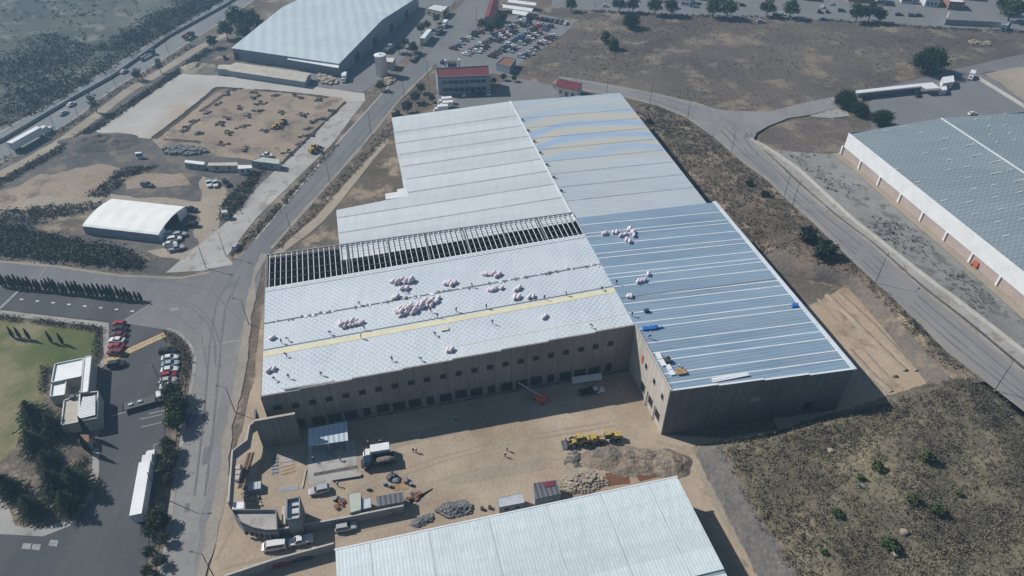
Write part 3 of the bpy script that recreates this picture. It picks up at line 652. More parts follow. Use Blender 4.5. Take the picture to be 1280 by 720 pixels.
for r in (188, 196.5, 205, 213.5, 222, 230.5, 239):
    hb(MB().box(W(r, 61.9, 15.7), (1.0, .5, .5), -RD), 'ridge_vent', M['seam_dark'])
# small white lean-to block beside the old hall
m = MB().prism([W(199.0, 6.2), W(199, 14.3), W(204.5, 14.4), W(204.2, 10.3), W(202.6, 10.2), W(202.4, 6.2)], 0, 14.0, 0); hb(m, 'side_block', M['white_metal'])
# open bay: purlins, rafters, edge beam
def rend(s): return 178.3-(s+31)*.041
pm = [None]
for i in range(60):
    s = -30.0+i*1.55
    z = zroof(s)
    o = hb(MB().slab([W(163.0, s-.09, z), W(163.0, s+.09, z), W(rend(s), s+.09, z), W(rend(s), s-.09, z)], .16), 'purlin', M['white_metal'])
for k in range(9):
    s = -30.7+k*11.55; z = zroof(s)-.25
    hb(MB().slab([W(162.5, s-.15, z), W(162.5, s+.15, z), W(rend(s)+.2, s+.15, z), W(rend(s)+.2, s-.15, z)], .6), 'rafter', M['seam_dark'])
for f, nm, wd, mt in ((0, 'edge_beam', .35, 'steel_wall'), (-4.6, 'tie_rod', .06, 'steel_wall'), (-2.2, 'tie_rod', .08, 'steel_wall'), (-9, 'tie_rod', .06, 'steel_wall'), (-12.2, 'tie_rod', .06, 'steel_wall')):
    hb(MB().slab([W(rend(-31)+f, -31, zroof(-31)+.12), W(rend(61)+f*.9, 61.4, zroof(61)+.12), W(rend(61)+f*.9+wd, 61.4, zroof(61)+.12), W(rend(-31)+f+wd, -31, zroof(-31)+.12)], .4 if wd > .2 else .1), nm, M[mt])
# walls
def wallbox(r0, r1, s0, s1, z0, z1, name, mat):
    return hb(MB().prism([W(r0, s0), W(r0, s1), W(r1, s1), W(r1, s0)], z0, z1), name, M[mat])
steps = [(-30.9, -22.1), (-22.1, -9.9), (-9.9, 2.3), (2.3, 14.5), (14.5, 26.7), (26.7, 38.9), (38.9, 51.1), (51.1, 61.7)]
m = MB()
for a, b in steps: m.prism([W(121.6, a), W(121.6, b), W(122.0, b), W(122.0, a)], 0, zroof(b)+.25)
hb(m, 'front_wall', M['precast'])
wallbox(122.0, 178.2, -31.2, -30.9, 0, 13.0, 'side_wall', 'precast')
wallbox(177.6, 178.0, -30.9, -10.2, 0, 12.4, 'back_wall', 'bay_shade')  # raised and coloured near-black so the open bay looks shaded
wallbox(171.8, 196.9, -9.9, -9.6, 0, 13.2, 'old_side_wall', 'white_wall'); wallbox(199, 256, 14.4, 14.7, 0, 13.6, 'old_side_wall', 'cream_wall')
wallbox(197.2, 197.5, -9.6, 12.6, 0, 13, 'old_back_wall', 'white_wall')
wallbox(255.9, 256.2, 14.7, 107, 0, 14, 'old_back_wall', 'white_wall')
wallbox(99, 171, 107.4, 107.8, 0, 14.3, 'side_wall', 'precast'); wallbox(171, 256, 105.2, 105.6, 0, 13.8, 'old_side_wall', 'white_wall')
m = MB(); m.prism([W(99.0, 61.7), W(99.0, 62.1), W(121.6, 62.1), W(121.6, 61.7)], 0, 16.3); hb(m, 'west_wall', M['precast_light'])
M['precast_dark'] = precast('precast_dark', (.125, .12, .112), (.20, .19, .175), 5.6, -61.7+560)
m = MB()
for i in range(8):
    a = 61.7+i*5.76; b = a+5.76; ra = 98.9-(a-61.7)*.0665; rb = 98.9-(b-61.7)*.0665
    m.prism([W(ra, a), W(rb, b), W(rb+.4, b), W(ra+.4, a)], 0, zroof(b-5.76*(i % 2))+.3)
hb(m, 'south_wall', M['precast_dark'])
m = MB()
for i in range(8):
    a = 61.7+i*5.76; b = a+5.76; ra = 98.9-(a-61.7)*.0665; rb = 98.9-(b-61.7)*.0665; z = zroof(b-5.76*(i % 2))+.31
    m.slab([W(ra-.05, a, z), W(rb-.05, b, z), W(rb+.45, b, z), W(ra+.45, a, z)], .12)
hb(m, 'coping', M['seam_white'])
# windows and dock doors of the shaded front
def opening(name, c, wd, h, nx_, frame='precast_light', fill='dark_open', t=.10, parts=True):
    tx = Vector((nx_[1]*-1, nx_[0], 0)); m = MB(); z = c[2]
    n3 = Vector((nx_[0], nx_[1], 0))
    def bx(u0, u1, z0, z1, d0, d1, m=m):
        ps = [c+tx*u0+n3*d0, c+tx*u1+n3*d0, c+tx*u1+n3*d1, c+tx*u0+n3*d1]; m.prism(ps, z0, z1)
    bx(-wd/2-t, -wd/2, z-h/2-t, z+h/2+t, -.02, .09); bx(wd/2, wd/2+t, z-h/2-t, z+h/2+t, -.02, .09)
    bx(-wd/2, wd/2, z+h/2, z+h/2+t, -.02, .09); bx(-wd/2, wd/2, z-h/2-t, z-h/2, -.02, .11)
    o = hb(m, name, M[frame])
    m2 = MB(); bx(-wd/2, wd/2, z-h/2, z+h/2, .004, .03, m2)
    p = m2.build('pane', M[fill], o)
    p.matrix_parent_inverse = Matrix.Identity(4)
    return o
NF = (-RX, -RY)
for i in range(21):
    f = i/20; P0 = G(369.5, 503, 8.9); P1 = G(768, 438.5, 11.4)
    s = RSc(P0)[1]*(1-f)+RSc(P1)[1]*f; z = 8.9*(1-f)+11.3*f
    z = zroof(s)-4.6
    opening('window', W(121.6, s, z), 1.6, 1.65, NF, 'precast')
    opening('dock_door', W(121.6, s+.25, 2.0 if i % 5 else 2.3), 3.1 if i % 4 else 1.8, 3.0, NF, 'precast')
opening('window', W(121.6, RSc(G(347, 506, 9))[1], 9.2), 2.0, 1.5, NF, 'precast')
NW_ = (-RY, RX)
for i, r in enumerate((112.2, 107.0, 102.0)): opening('window', W(r, 61.7, 10.7), 1.2, 1.9, NW_, 'precast_light'); 
for i, r in enumerate((112.0, 107.0, 102.6)): opening('dock_door', W(r, 61.7, 3.4), 2.4, 2.8, NW_, 'precast_light')
NS = Vector((-.0665, -1)).normalized(); ns = (-(RX*1+RY*-.0)*1, 0)
q0, q1 = W(98.9, 61.7), W(98.9-46.1*.0665, 107.8); dd = (q1-q0).normalized(); NSo = (dd.y, -dd.x)
for s, z, wd, h, fl in ((84.0, 8.8, 2.6, 2.0, 'block_wall'), (99.3, 3.2, 2.4, 3.6, 'dark_open')):
    opening('wall_opening', W(98.9-(s-61.7)*.0665, s, z), wd, h, NSo, 'precast_dark', fl)
for r in (104, 108.7): hb(MB().tube(W(r, 61.4, 0), W(r, 61.4, 5.2), .12), 'downpipe', M['dark_metal'])
wallbox(117.6, 118.0, -33.2, -24.0, 0, 10.2, 'end_wall', 'precast_dark'); wallbox(118.0, 121.5, -33.2, -32.8, 0, 10.2, 'end_wall', 'precast_dark')
wallbox(117.5, 118.1, -33.3, -23.9, 10.2, 10.35, 'coping', 'precast_light')

# ------------------------------------------------------------------ other buildings
def kid(m, name, mats, root, smooth=False):
    o = m.build(name, mats, root, smooth)
    o.matrix_parent_inverse = (Matrix.Translation(root.location) @ Matrix.Rotation(root.rotation_euler.z, 4, 'Z')).inverted(); return o
def sub(m, name, mats, part): return m.build(name, mats, part)
def ccw(p): return p if sum(p[i][0]*p[(i+1) % len(p)][1]-p[(i+1) % len(p)][0]*p[i][1] for i in range(len(p))) > 0 else p[::-1]
def wall_windows(root, a, b, z, h, wd, n, name='window', fill='glass', frame='white_wall', inset=.08):
    d = (b-a); L = math.hypot(d.x, d.y); d = Vector((d.x/L, d.y/L, 0)); nn = Vector((d.y, -d.x, 0))
    for i in range(n):
        c = a+d*L*(inset+(1-2*inset)*(i+.5)/n)
        m = MB()
        for u0, u1, z0, z1 in ((-wd/2-.1, -wd/2, z-.1, z+h+.1), (wd/2, wd/2+.1, z-.1, z+h+.1), (-wd/2, wd/2, z+h, z+h+.1), (-wd/2, wd/2, z-.1, z)):
            m.prism([c+d*u0-nn*.05, c+d*u1-nn*.05, c+d*u1+nn*.07, c+d*u0+nn*.07], z0, z1)
        f = kid(m, name, M[frame], root)
        sub(MB().prism([c+d*-wd/2-nn*.05, c+d*wd/2-nn*.05, c+d*wd/2+nn*.03, c+d*-wd/2+nn*.03], z, z+h), 'pane', M[fill], f)
def block(name, label, cat, roofpx, h, wm, rm, rows=(), parapet=.5, base=0, group=None, pts=None):
    """flat-roofed building; rows = (edge index, z, height, width, count)"""
    p = ccw([Vector((q.x, q.y, 0)) for q in (pts or px(*roofpx, z=h))]); n = len(p); c = sum(p, Vector())/n
    root = empty(name, (c.x, c.y, base), 0, label, cat, group)
    kid(MB().prism(p, base, h, cap=False), 'wall', M[wm], root)
    q = [c+(v-c)*.985 for v in p]
    kid(MB().slab([Vector((v.x, v.y, h-parapet)) for v in p], .2), 'roof', M[rm], root)
    if parapet > .1:
        m = MB()
        for i in range(n):
            a, b = p[i], p[(i+1) % n]; d = (b-a).normalized(); nn = Vector((-d.y, d.x, 0))*.22
            m.slab([Vector((v.x, v.y, h+.06)) for v in (a, b, b+nn, a+nn)], .6)
        kid(m, 'parapet', M[wm], root)
    for e, z, hh, wd, cnt, *o in rows:
        wall_windows(root, p[e], p[(e+1) % n], z, hh, wd, cnt, *(o or ()))
    return root
def gable(name, label, cat, a, b, g, h, hr, wm, rm, rows=(), over=.4, doors=(), group=None):
    """a-b near eave, g = vector from an eave point to the far eave; ridge runs parallel to a-b"""
    a = Vector((a.x, a.y, 0)); b = Vector((b.x, b.y, 0)); g = Vector((g.x, g.y, 0))
    root = empty(name, ((a+b+g)/2)[:], 0, label, cat, group); zz_ = Vector((0, 0, 1))
    m = MB(); A, B, C, D = a, b, b+g, a+g
    for p, q in ((A, B), (C, D)): m.add([p, q, q+zz_*h, p+zz_*h], [(0, 1, 2, 3)])
    for p, q in ((B, C), (D, A)): m.add([p, q, q+zz_*h, (p+q)/2+zz_*hr, p+zz_*h], [(0, 1, 2, 3, 4)])
    kid(m, 'wall', M[wm], root)
    e = (b-a).normalized()*over; k = g.normalized()*over; r1, r2 = (A+D)/2-e+zz_*(hr+.15), (B+C)/2+e+zz_*(hr+.15)
    dz = zz_*(h+.1-over*(hr-h)/(g.length/2))
    m = MB(); m.slab([A-e-k+dz, B+e-k+dz, r2, r1], .12); m.slab([r1, r2, C+e+k+dz, D-e+k+dz], .12)
    kid(m, 'roof', M[rm], root)
    P4 = [A, B, C, D]
    for ed, z, hh, wd, cnt, *o in rows: wall_windows(root, P4[ed], P4[(ed+1) % 4], z, hh, wd, cnt, *(o or ()))
    return root
# near hall at the bottom edge
nh = empty('warehouse', W(60, 20, 0), 0, 'pale ribbed metal roofed factory hall at the bottom edge of the photo', 'factory')
m = MB(); m.slab([W(81.7, -16.7, 8), W(81.7, 57, 8), W(59.4, 57, 8.7), W(59.4, -16.7, 8.7)], .3)
m.slab([W(58.6, -16.7, 8.5), W(58.6, 57, 8.5), W(20, 57, 7.6), W(20, -16.7, 7.6)], .3)
m.slab([W(59.5, -16.7, 8.42), W(59.5, 57, 8.42), W(58.5, 57, 8.42), W(58.5, -16.7, 8.42)], .3, 1)
for s in (-10, 2, 14.5, 27, 39, 50): m.slab([W(81.6, s, 8.03), W(81.6, s+.25, 8.03), W(59.6, s+.25, 8.73), W(59.6, s, 8.73)], .02, 2)
kid(m, 'roof', [M['roof_white'], M['steel_wall'], M['seam_pale']], nh)
kid(MB().prism([W(81.3, -16.4), W(81.3, 56.6), W(20.3, 56.6), W(20.3, -16.4)], 0, 7.3, cap=False), 'wall', M['steel_wall'], nh)
kid(MB().slab([W(82, -16.9, 8.08), W(82, 57.2, 8.08), W(81.7, 57.2, 8.08), W(81.7, -16.9, 8.08)], .35), 'gutter', M['white_metal'], nh)
# warehouse on the right
HW_ = 9.7
b0, b1 = G(1075.5, 211), G(1189.5, 307); wd_ = (b1-b0).normalized(); c0 = G(1061, 166, HW_); c0.z = 0
wn = Vector((-wd_.y, wd_.x, 0)); R0 = G(1176.5, 147.5, 11.4); wn = wn if (R0-c0).dot(wn) > 0 else -wn
D1 = (R0-c0).dot(wn); c1 = c0+wd_*175; rw = empty('warehouse', ((c0+c1)/2)[:], 0, 'grey green roofed warehouse with white cladding over pink walls on the right', 'warehouse')
ek = (Vector((R0.x, R0.y, 0))-c0-wn*D1)          # lets the far end follow the photo's skew
def wq(u, v, z): return c0+wd_*u+wn*v+ek*(v/D1)*max(0, 1-u/175)+Vector((0, 0, z))
m = MB(); m.slab([wq(0, .2, HW_-.3), wq(175, .2, HW_-.3), wq(175, D1, 11.3), wq(0, D1, 11.3)], .2); m.slab([wq(0, D1, 11.3), wq(175, D1, 11.3), wq(175, 2*D1, HW_-.3), wq(0, 2*D1, HW_-.3)], .2)
kid(m, 'roof', M['roof_grey_green'], rw)
kid(MB().slab([wq(0, D1-.35, 11.5), wq(175, D1-.35, 11.5), wq(175, D1+.35, 11.5), wq(0, D1+.35, 11.5)], .15), 'ridge_cap', M['white_metal'], rw)
kid(MB().prism([wq(0, 0, 0), wq(175, 0, 0), wq(175, .2, 0), wq(0, .2, 0)], 3.6, HW_), 'cladding', M['white_metal'], rw)
kid(MB().prism([wq(.1, .35, 0), wq(175, .35, 0), wq(175, .5, 0), wq(.1, .5, 0)], 0, 3.6), 'wall', M['pink_wall'], rw)
kid(MB().prism([wq(0, .2, 0), wq(.25, .2, 0), wq(.25, 2*D1, 0), wq(0, 2*D1, 0)], 0, [HW_+.2, HW_+.2, HW_+.2, HW_+.2]), 'end_wall', M['steel_wall'], rw)
u0 = (b0-c0).dot(wd_)
for i in range(14):
    kid(MB().prism([wq(u0-11.9+i*11.9-.35, -.12, 0), wq(u0-11.9+i*11.9+.35, -.12, 0), wq(u0-11.9+i*11.9+.35, .35, 0), wq(u0-11.9+i*11.9-.35, .35, 0)], 0, 3.6), 'pilaster', M['white_metal'], rw)
def wroof(x, y):
    p = G(x, y, 10.5)
    for _ in range(6):
        v = (Vector((p.x, p.y, 0))-c0).dot(wn); z = HW_-.3+(11.6-HW_)*min(v, 2*D1-v)/D1; p = G(x, y, z)
    return p
sky_px = [(960+x/4, 180+y/4, k) for x, y, k in ((880, 27, 1), (905, 80, 1), (900, 130, 1), (1000, 113, 1), (1003, 168, 1), (1030, 225, 1), (1010, 290, 1), (1130, 205, 1), (1135, 267, 1), (1165, 325, 1), (1150, 390, 1), (1035, 350, 1), (1140, 145, 2), (1140, 88, 2), (1045, 55, 2), (1010, 5, 2), (790, 45, 1), (750, 190, 1), (1260, 182, 2), (1262, 240, 1), (1272, 303, 1), (1190, 460, 1), (1272, 375, 1), (880, 283, 1), (645, 125, .7), (1210, 128, 1))]
sky_px += [(960+x/4, y/4, k) for x, y, k in ((1040, 595, .8), (1108, 590, .8), (1185, 570, .8), (1105, 630, .8), (1185, 627, .8), (1115, 670, 1.2), (1210, 665, .9), (1145, 710, .8), (1230, 700, .8), (760, 665, 1), (880, 695, 1.6), (680, 635, 1), (590, 655, 1))]
for x, y, k in sky_px:
    p = wroof(x, y); d = (wroof(x+2, y-.6)-p).normalized(); d.z = 0
    q = Vector((-d.y, d.x, 0))*.16; L = d*1.25*k; zz_ = Vector((0, 0, .16))
    kid(MB().slab([p-L-q+zz_, p+L-q+zz_, p+L+q+zz_, p-L+q+zz_], .12), 'skylight', M['skylight'], rw)
# north-west factory
a, b, c = G(290, 60, 6), G(423.5, 79.5, 6), G(477, 25, 9.5)
nw = gable('factory', 'wide pale blue roofed factory behind the concrete pad at the top', 'factory', a, b, (c-b)*2, 6, 9.5, 'steel_wall', 'roof_nw', rows=((1, .2, 4, 5, 4, 'dock_door', 'dark_open', 'steel_wall'),), over=.3)
kid(MB().slab([G(361, 70.5, 5.5), G(424, 80.5, 5.5), G(423, 85, 4.9), G(359, 74, 4.9)], .15), 'canopy', M['white_metal'], nw)
kid(MB().slab([G(293, 66, 4.4), G(298, 67, 4.4), G(298, 75, .5), G(293, 74, .5)], .1), 'door', M['dark_open'], nw)
block('shed', 'short pale roofed shed at the left end of the long shed', 'shed', [(273, 80.5), (293, 80.5), (287, 87), (271, 86)], 3.2, 'steel_wall', 'cream_wall', parapet=.1)
gable('shed', 'long cream roofed shed beside the concrete pad', 'shed', G(286.5, 88, 3), G(381, 102, 3), G(388, 92, 3)-G(381, 102, 3), 3, 3.9, 'steel_wall', 'cream_wall')
# tank and hut
tk = empty('water_tank', G(478, 93.5), 0, 'white cylindrical water tank standing by the road', 'tank')
kid(MB().lathe([(2.75, 0), (2.75, 9.6), (2.85, 9.62), (2.85, 9.8), (2.7, 9.85), (.4, 10.1)], G(478, 93.5), 24), 'tank_shell', M['white_metal'], tk, True)
kid(MB().lathe([(.45, 10), (.45, 10.4), (.1, 10.45)], G(478, 93.5), 10), 'hatch', M['galv'], tk)
m = MB(); c = G(478, 93.5)
for s_ in (-.25, .25): m.tube(c+Vector((s_-1, -2.75, .2)), c+Vector((s_-1, -2.75, 10.2)), .05, n=5)
for k in range(20): m.tube(c+Vector((-1.25, -2.75, .5+k*.5)), c+Vector((-.75, -2.75, .5+k*.5)), .03, n=4)
kid(m, 'ladder', M['galv'], tk)
block('hut', 'small white pump hut right behind the water tank', 'hut', [(481, 71), (494, 72), (491, 78), (481, 77)], 4, 'cream_wall', 'white_wall', parapet=.15)
# red-roofed office block
ob = block('office_building', 'grey two storey office block with flat dark red roof by the car park', 'building', [(547, 96.5), (613, 94), (611, 81.5), (544, 85)], 8.5, 'steel_wall', 'red_roof', rows=((0, 5.2, 1.5, 2.1, 8, 'window', 'glass', 'steel_wall'), (0, 1.6, 1.7, 2.1, 8, 'window', 'glass', 'steel_wall'), (3, 4, 1.5, 1.6, 3)), parapet=.5)
for x, y in ((557, 84), (574, 83)): kid(MB().prism([G(x-1, y, 8), G(x+1, y, 8), G(x+1, y-2, 8), G(x-1, y-2, 8)], 8, 11), 'roof_column', M['white_wall'], ob)
kid(MB().prism([G(560, 84, 8), G(571, 83.4, 8), G(571, 80, 8), G(560, 80, 8)], 8, 9.6), 'roof_plant', M['dark_metal'], ob)
gable('house', 'white cottage with bright red pitched roof beside the east road', 'house', G(695, 107, 4.2), G(722, 113, 4.2), (G(728, 104.5, 4.2)-G(722, 113, 4.2)), 4.2, 5.6, 'white_wall', 'red_roof', rows=((0, 1.2, 1.2, 1.2, 3), (0, .1, 2.2, 1.3, 1, 'door', 'dark_open')))
block('house', 'low white annex in front of the red roofed cottage', 'annex', [(720, 119), (736, 121), (732, 126), (716, 125)], 3, 'cream_wall', 'white_wall', rows=((0, .8, 1, 1.2, 2),), parapet=.2)
block('hut', 'low brown roofed hut at the near end of the car park', 'hut', [(620, 79), (630, 70.5), (645, 73), (637, 84)], 3.6, 'steel_wall', 'rust_roof', rows=((0, 1, 1.2, 1.2, 3),), parapet=.3)
block('pavilion', 'flat white roofed pavilion left of the road at the top', 'pavilion', [(531, 10), (541, 4.5), (561, 7), (553, 15)], 4, 'cream_wall', 'white_wall', rows=((0, 1, 1.6, 1.6, 5), (3, 1, 1.6, 1.4, 3)), parapet=.4)
gable('workshop', 'long red roofed workshop beside the entrance road at the top', 'workshop', G(606, 22, 5), G(613, 0, 5), G(623, 1, 5)-G(613, 0, 5), 5, 6.2, 'cream_wall', 'red_roof', rows=((0, 1.2, 1.4, 1.2, 6),))
for i, (q, l) in enumerate((([(626, 5), (667, 10.5), (664, 14.5), (626, 9)], 'white roofed parking canopy, the longest of the three behind the car park'), ([(641, 12), (661, 15), (657, 19.5), (640, 16.5)], 'short white parking canopy nearest the parked cars'), ([(636, -1), (671, 3.5), (669, 7), (634, 2.5)], 'white parking canopy at the very top, behind the other canopies'))):
    p = px(*q, z=3); c = sum(p, Vector())/4; r_ = empty('carport', (c.x, c.y, 0), 0, l, 'canopy')
    kid(MB().slab(p, .15), 'roof', M['white_metal'], r_)
    for v in p+[p[0].lerp(p[1], .5), p[3].lerp(p[2], .5)]:
        v = c.lerp(v, .93); kid(MB().tube((v.x, v.y, 0), (v.x, v.y, 2.9), .09), 'post', M['galv'], r_)
# white tent hall on the left
def tent():
    a, b = G(107.5, 292.5), G(202, 303.5); e = (b-a).normalized(); n_ = Vector((-e.y, e.x, 0)); L = (b-a).length; wd = 17.0
    root = empty('tent_hall', ((a+b)/2+n_*wd/2)[:], 0, 'big white fabric tent hall with arched open end and cars beside it', 'tent')
    prof = [(0, 0), (0, 3.2), (.7, 3.6), (4.5, 4.3), (wd/2, 4.6), (wd-4.5, 4.3), (wd-.7, 3.6), (wd, 3.2), (wd, 0)]
    nseg = 10; lines = []
    for v, z in prof[1:-1]: lines.append([a+e*(L*i/nseg)+n_*v+Vector((0, 0, z+(.06 if i % 2 else 0))) for i in range(nseg+1)])
    m = MB(); m.loft(lines); m.f = [f[::-1] for f in m.f]; kid(m, 'roof_cover', M['tent_cloth'], root)
    for v in (0, wd): kid(MB().prism([a+n_*v, b+n_*v, b+n_*(v+(.1 if v else -.1)), a+n_*(v+(.1 if v else -.1))], 0, 3.2), 'side_wall', M['steel_wall'], root)
    m = MB(); m.add([a+n_*v+Vector((0, 0, z)) for v, z in prof], [tuple(range(len(prof)))]); kid(m, 'end_wall', M['tent_cloth'], root)
    for lo, hi in ((0, 4), (wd-5, wd)):
        pr = [(0, 0), (0, 3.2), (.7, 3.6), (4, 4.2), (4, 0)] if lo == 0 else [(lo, 0), (lo, 4.2), (wd-.7, 3.6), (wd, 3.2), (wd, 0)]
        m = MB(); m.add([b+n_*v-e*.2+Vector((0, 0, z)) for v, z in pr], [tuple(range(len(pr)))]); kid(m, 'front_panel', M['tent_cloth'], root)
    m = MB()
    for i in (0, 4, 7, 10):
        for (v0, z0), (v1, z1) in zip(prof, prof[1:]): m.tube(a+e*(L*i/10)+n_*v0+Vector((0, 0, z0-.1)), a+e*(L*i/10)+n_*v1+Vector((0, 0, z1-.1)), .1, n=5)
    kid(m, 'arch_frame', M['galv'], root)
tent()
# containers and sheds of the building site on the left
for q, h, wm, rm, l in (([(231, 199.5), (256, 202), (255, 206), (230, 203)], 2.6, 'steel_wall', 'white_metal', 'first white site cabin from the left in the row by the excavation'),
        ([(260, 203), (297, 202.5), (297, 207), (259, 207)], 2.6, 'cream_wall', 'cream_wall', 'longest cream site cabin in the middle of the row by the excavation'),
        ([(297, 206), (314, 206), (315, 210), (297, 211)], 2.6, 'white_wall', 'white_metal', 'short white site cabin at the right end of the row'),
        ([(328, 196), (350, 199), (349, 205), (314, 201)], 3.0, 'steel_wall', 'green_roof', 'wide pale green roofed site shed beside the concrete road'),
        ([(276, 262), (284, 262), (284, 265.5), (276, 266)], 2.8, 'cream_wall', 'galv', 'small cream guard booth beside the concrete road'),
        ([(168, 190), (176, 189.5), (177, 191), (169, 192)], 2.4, 'white_wall', 'white_metal', 'small white sheet covered hut on the dark spoil ground')):
    block('site_cabin', l, 'cabin', q, h, wm, rm, rows=((0, 1, 1, 1.2, 2),), parapet=.08)
# villa on the left with flat roofs
vb = empty('villa', G(92, 500), 0, 'flat white roofed villa with a small tiled roof beside the lawn', 'house')
def vil(q, h, pz=.35, rm='white_metal', nm='wing'):
    p = ccw([Vector((v.x, v.y, 0)) for v in px(*q, z=h)]); w_ = kid(MB().prism(p, 0, h, cap=False), nm, M['cream_wall'], vb)
    r = sub(MB().slab([Vector((v.x, v.y, h-pz)) for v in p], .2), 'roof', M[rm], w_)
    m = MB(); n = len(p)
    for i in range(n):
        a, b = p[i], p[(i+1) % n]; d = (b-a).normalized(); nn = Vector((-d.y, d.x, 0))*.25
        m.slab([Vector((v.x, v.y, h+.05)) for v in (a, b, b+nn, a+nn)], .4)
    sub(m, 'parapet', M['white_wall'], w_); return w_
vil([(68, 454.5), (104.5, 447), (102, 470.5), (84, 474), (63.5, 478.5)], 3.8)
vil([(104.8, 446), (114.7, 444), (110, 490), (100.5, 491)], 4.4, .1)
vil([(64, 479), (83.5, 474.2), (81, 493.5), (62, 496)], 3.4)
vil([(84, 475.5), (102, 471), (100, 490.5), (82.5, 498)], .9, .3, 'concrete', 'terrace')
vil([(79.5, 500), (100, 493), (98, 527.5), (75.5, 532)], 3.6, .3, 'cream_wall')
vil([(99, 491.5), (123, 488.5), (122.5, 522.5), (98.5, 527)], 4.0, .5, 'dark_roof')
p = px((103, 497), (119, 494.5), (119, 519), (97, 524), z=4.6)
m = MB()
for i in range(14):
    f0, f1 = i/14, (i+.72)/14; m.slab([p[0].lerp(p[3], f0), p[1].lerp(p[2], f0), p[1].lerp(p[2], f1), p[0].lerp(p[3], f1)], .12)
kid(m, 'louvre_roof', M['white_metal'], vb)
kid(MB().prism(px((88, 496), (94, 495), (94, 499), (88, 500), z=3.4), 3.3, 4.2), 'roof_plant', M['dark_metal'], vb)
block('porch', 'small terracotta roofed porch under the trees beside the villa', 'porch', [(99, 543), (111, 543), (111, 553), (97, 552)], 2.6, 'cream_wall', 'rust_roof', parapet=.08)
# curved gatehouse, boundary wall and guard tower at the site entrance
def wallline(name, pts, h, th, mat, label, cat='wall', cap=None, z=None):
    p = [Vector(v) for v in pts]; c = p[len(p)//2]; root = empty(name, c[:], 0, label, cat); m = MB(); k = MB()
    L, R_ = [], []
    for i, v in enumerate(p):
        d = p[min(i+1, len(p)-1)]-p[max(i-1, 0)]; n_ = Vector((-d.y, d.x, 0)).normalized()*th/2; L.append(v+n_); R_.append(v-n_)
    def ring(m, e0, z0, z1):
        A = [l+(l-r).normalized()*e0 for l, r in zip(L, R_)]; B = [r+(r-l).normalized()*e0 for l, r in zip(L, R_)]
        for i in range(len(p)-1):
            q = [A[i], A[i+1], B[i+1], B[i]]
            m.add([v+Vector((0, 0, z0)) for v in q]+[v+Vector((0, 0, z1)) for v in q], [(0, 1, 2, 3), (7, 6, 5, 4), (0, 4, 5, 1), (1, 5, 6, 2), (2, 6, 7, 3), (3, 7, 4, 0)])
    ring(m, 0, -.3, h); kid(m, 'wall_body', M[mat], root)
    if cap: ring(k, .04, h, h+.1); kid(k, 'coping', M[cap], root)
    return root
wallline('boundary_wall', px((323, 535), (315, 541), (312, 559), (294, 573), (289.5, 637), z=2.8), 2.8, .3, 'block_wall', 'tall grey boundary wall along the left of the building yard', cap='kerb')
wallline('boundary_wall', px((352, 670), (430, 656), (506, 640.5), z=0), 2.7, .3, 'block_wall', 'grey boundary wall in front of the site sheds with cars parked along it', cap='kerb')
wallline('boundary_wall', px((280, 731), (345, 709), (420, 688.5), z=0), 3.0, .3, 'block_wall', 'grey wall at the lower left corner of the near hall', cap='kerb')
gh = empty('gatehouse', G(318, 655), 0, 'curved grey gatehouse with a flat concrete roof at the site entrance', 'gatehouse')
arc = [(345.5, 636.5), (346.5, 662), (332, 662.5), (315, 659), (300, 652), (292, 644), (288.5, 637)]
p = ccw([Vector((v.x, v.y, 0)) for v in px(*arc, z=4.2)]); kid(MB().prism(p, 0, 4.2, cap=False), 'wall', M['block_wall'], gh)
kid(MB().slab([Vector((v.x, v.y, 3.3)) for v in p], .2), 'roof', M['concrete'], gh)
m = MB(); cc = sum(p, Vector())/len(p)
for i in range(len(p)):
    a, b = p[i], p[(i+1) % len(p)]; m.slab([Vector((v.x, v.y, 4.25)) for v in (a, b, b+(cc-b).normalized()*.3, a+(cc-a).normalized()*.3)], .95)
kid(m, 'parapet', M['block_wall'], gh)
for i in range(6):
    q = G(306+i*6.6, 667+i*1.1, 1.5); q2 = G(309+i*6.6, 667.5+i*1.1, 1.5); kid(MB().prism([q, q2, q2+Vector((0, .4, 0)), q+Vector((0, .4, 0))], 1.0, 2.2), 'window', M['dark_open'], gh)
kid(MB().slab(px((291, 628), (305, 627), (304, 635.5), (290, 636), z=4.4), .1), 'tin_cover', M['white_metal'], gh)
gt = block('guard_tower', 'square grey guard tower with two roof slots by the gatehouse', 'tower', [(358, 623.5), (375, 620.5), (374.5, 648), (357.5, 650)], 6.5, 'block_wall', 'galv', parapet=.8)
for y in (633, 642.5): kid(MB().prism(px((364, y), (374, y-1.5), (374, y), (364, y+1.8), z=5.9), 5.6, 5.95), 'roof_slot', M['dark_open'], gt)
kid(MB().prism(px((352, 633), (357, 632), (356.5, 655), (352, 655), z=3), 0, 3), 'stair_block', M['cream_wall'], gt)
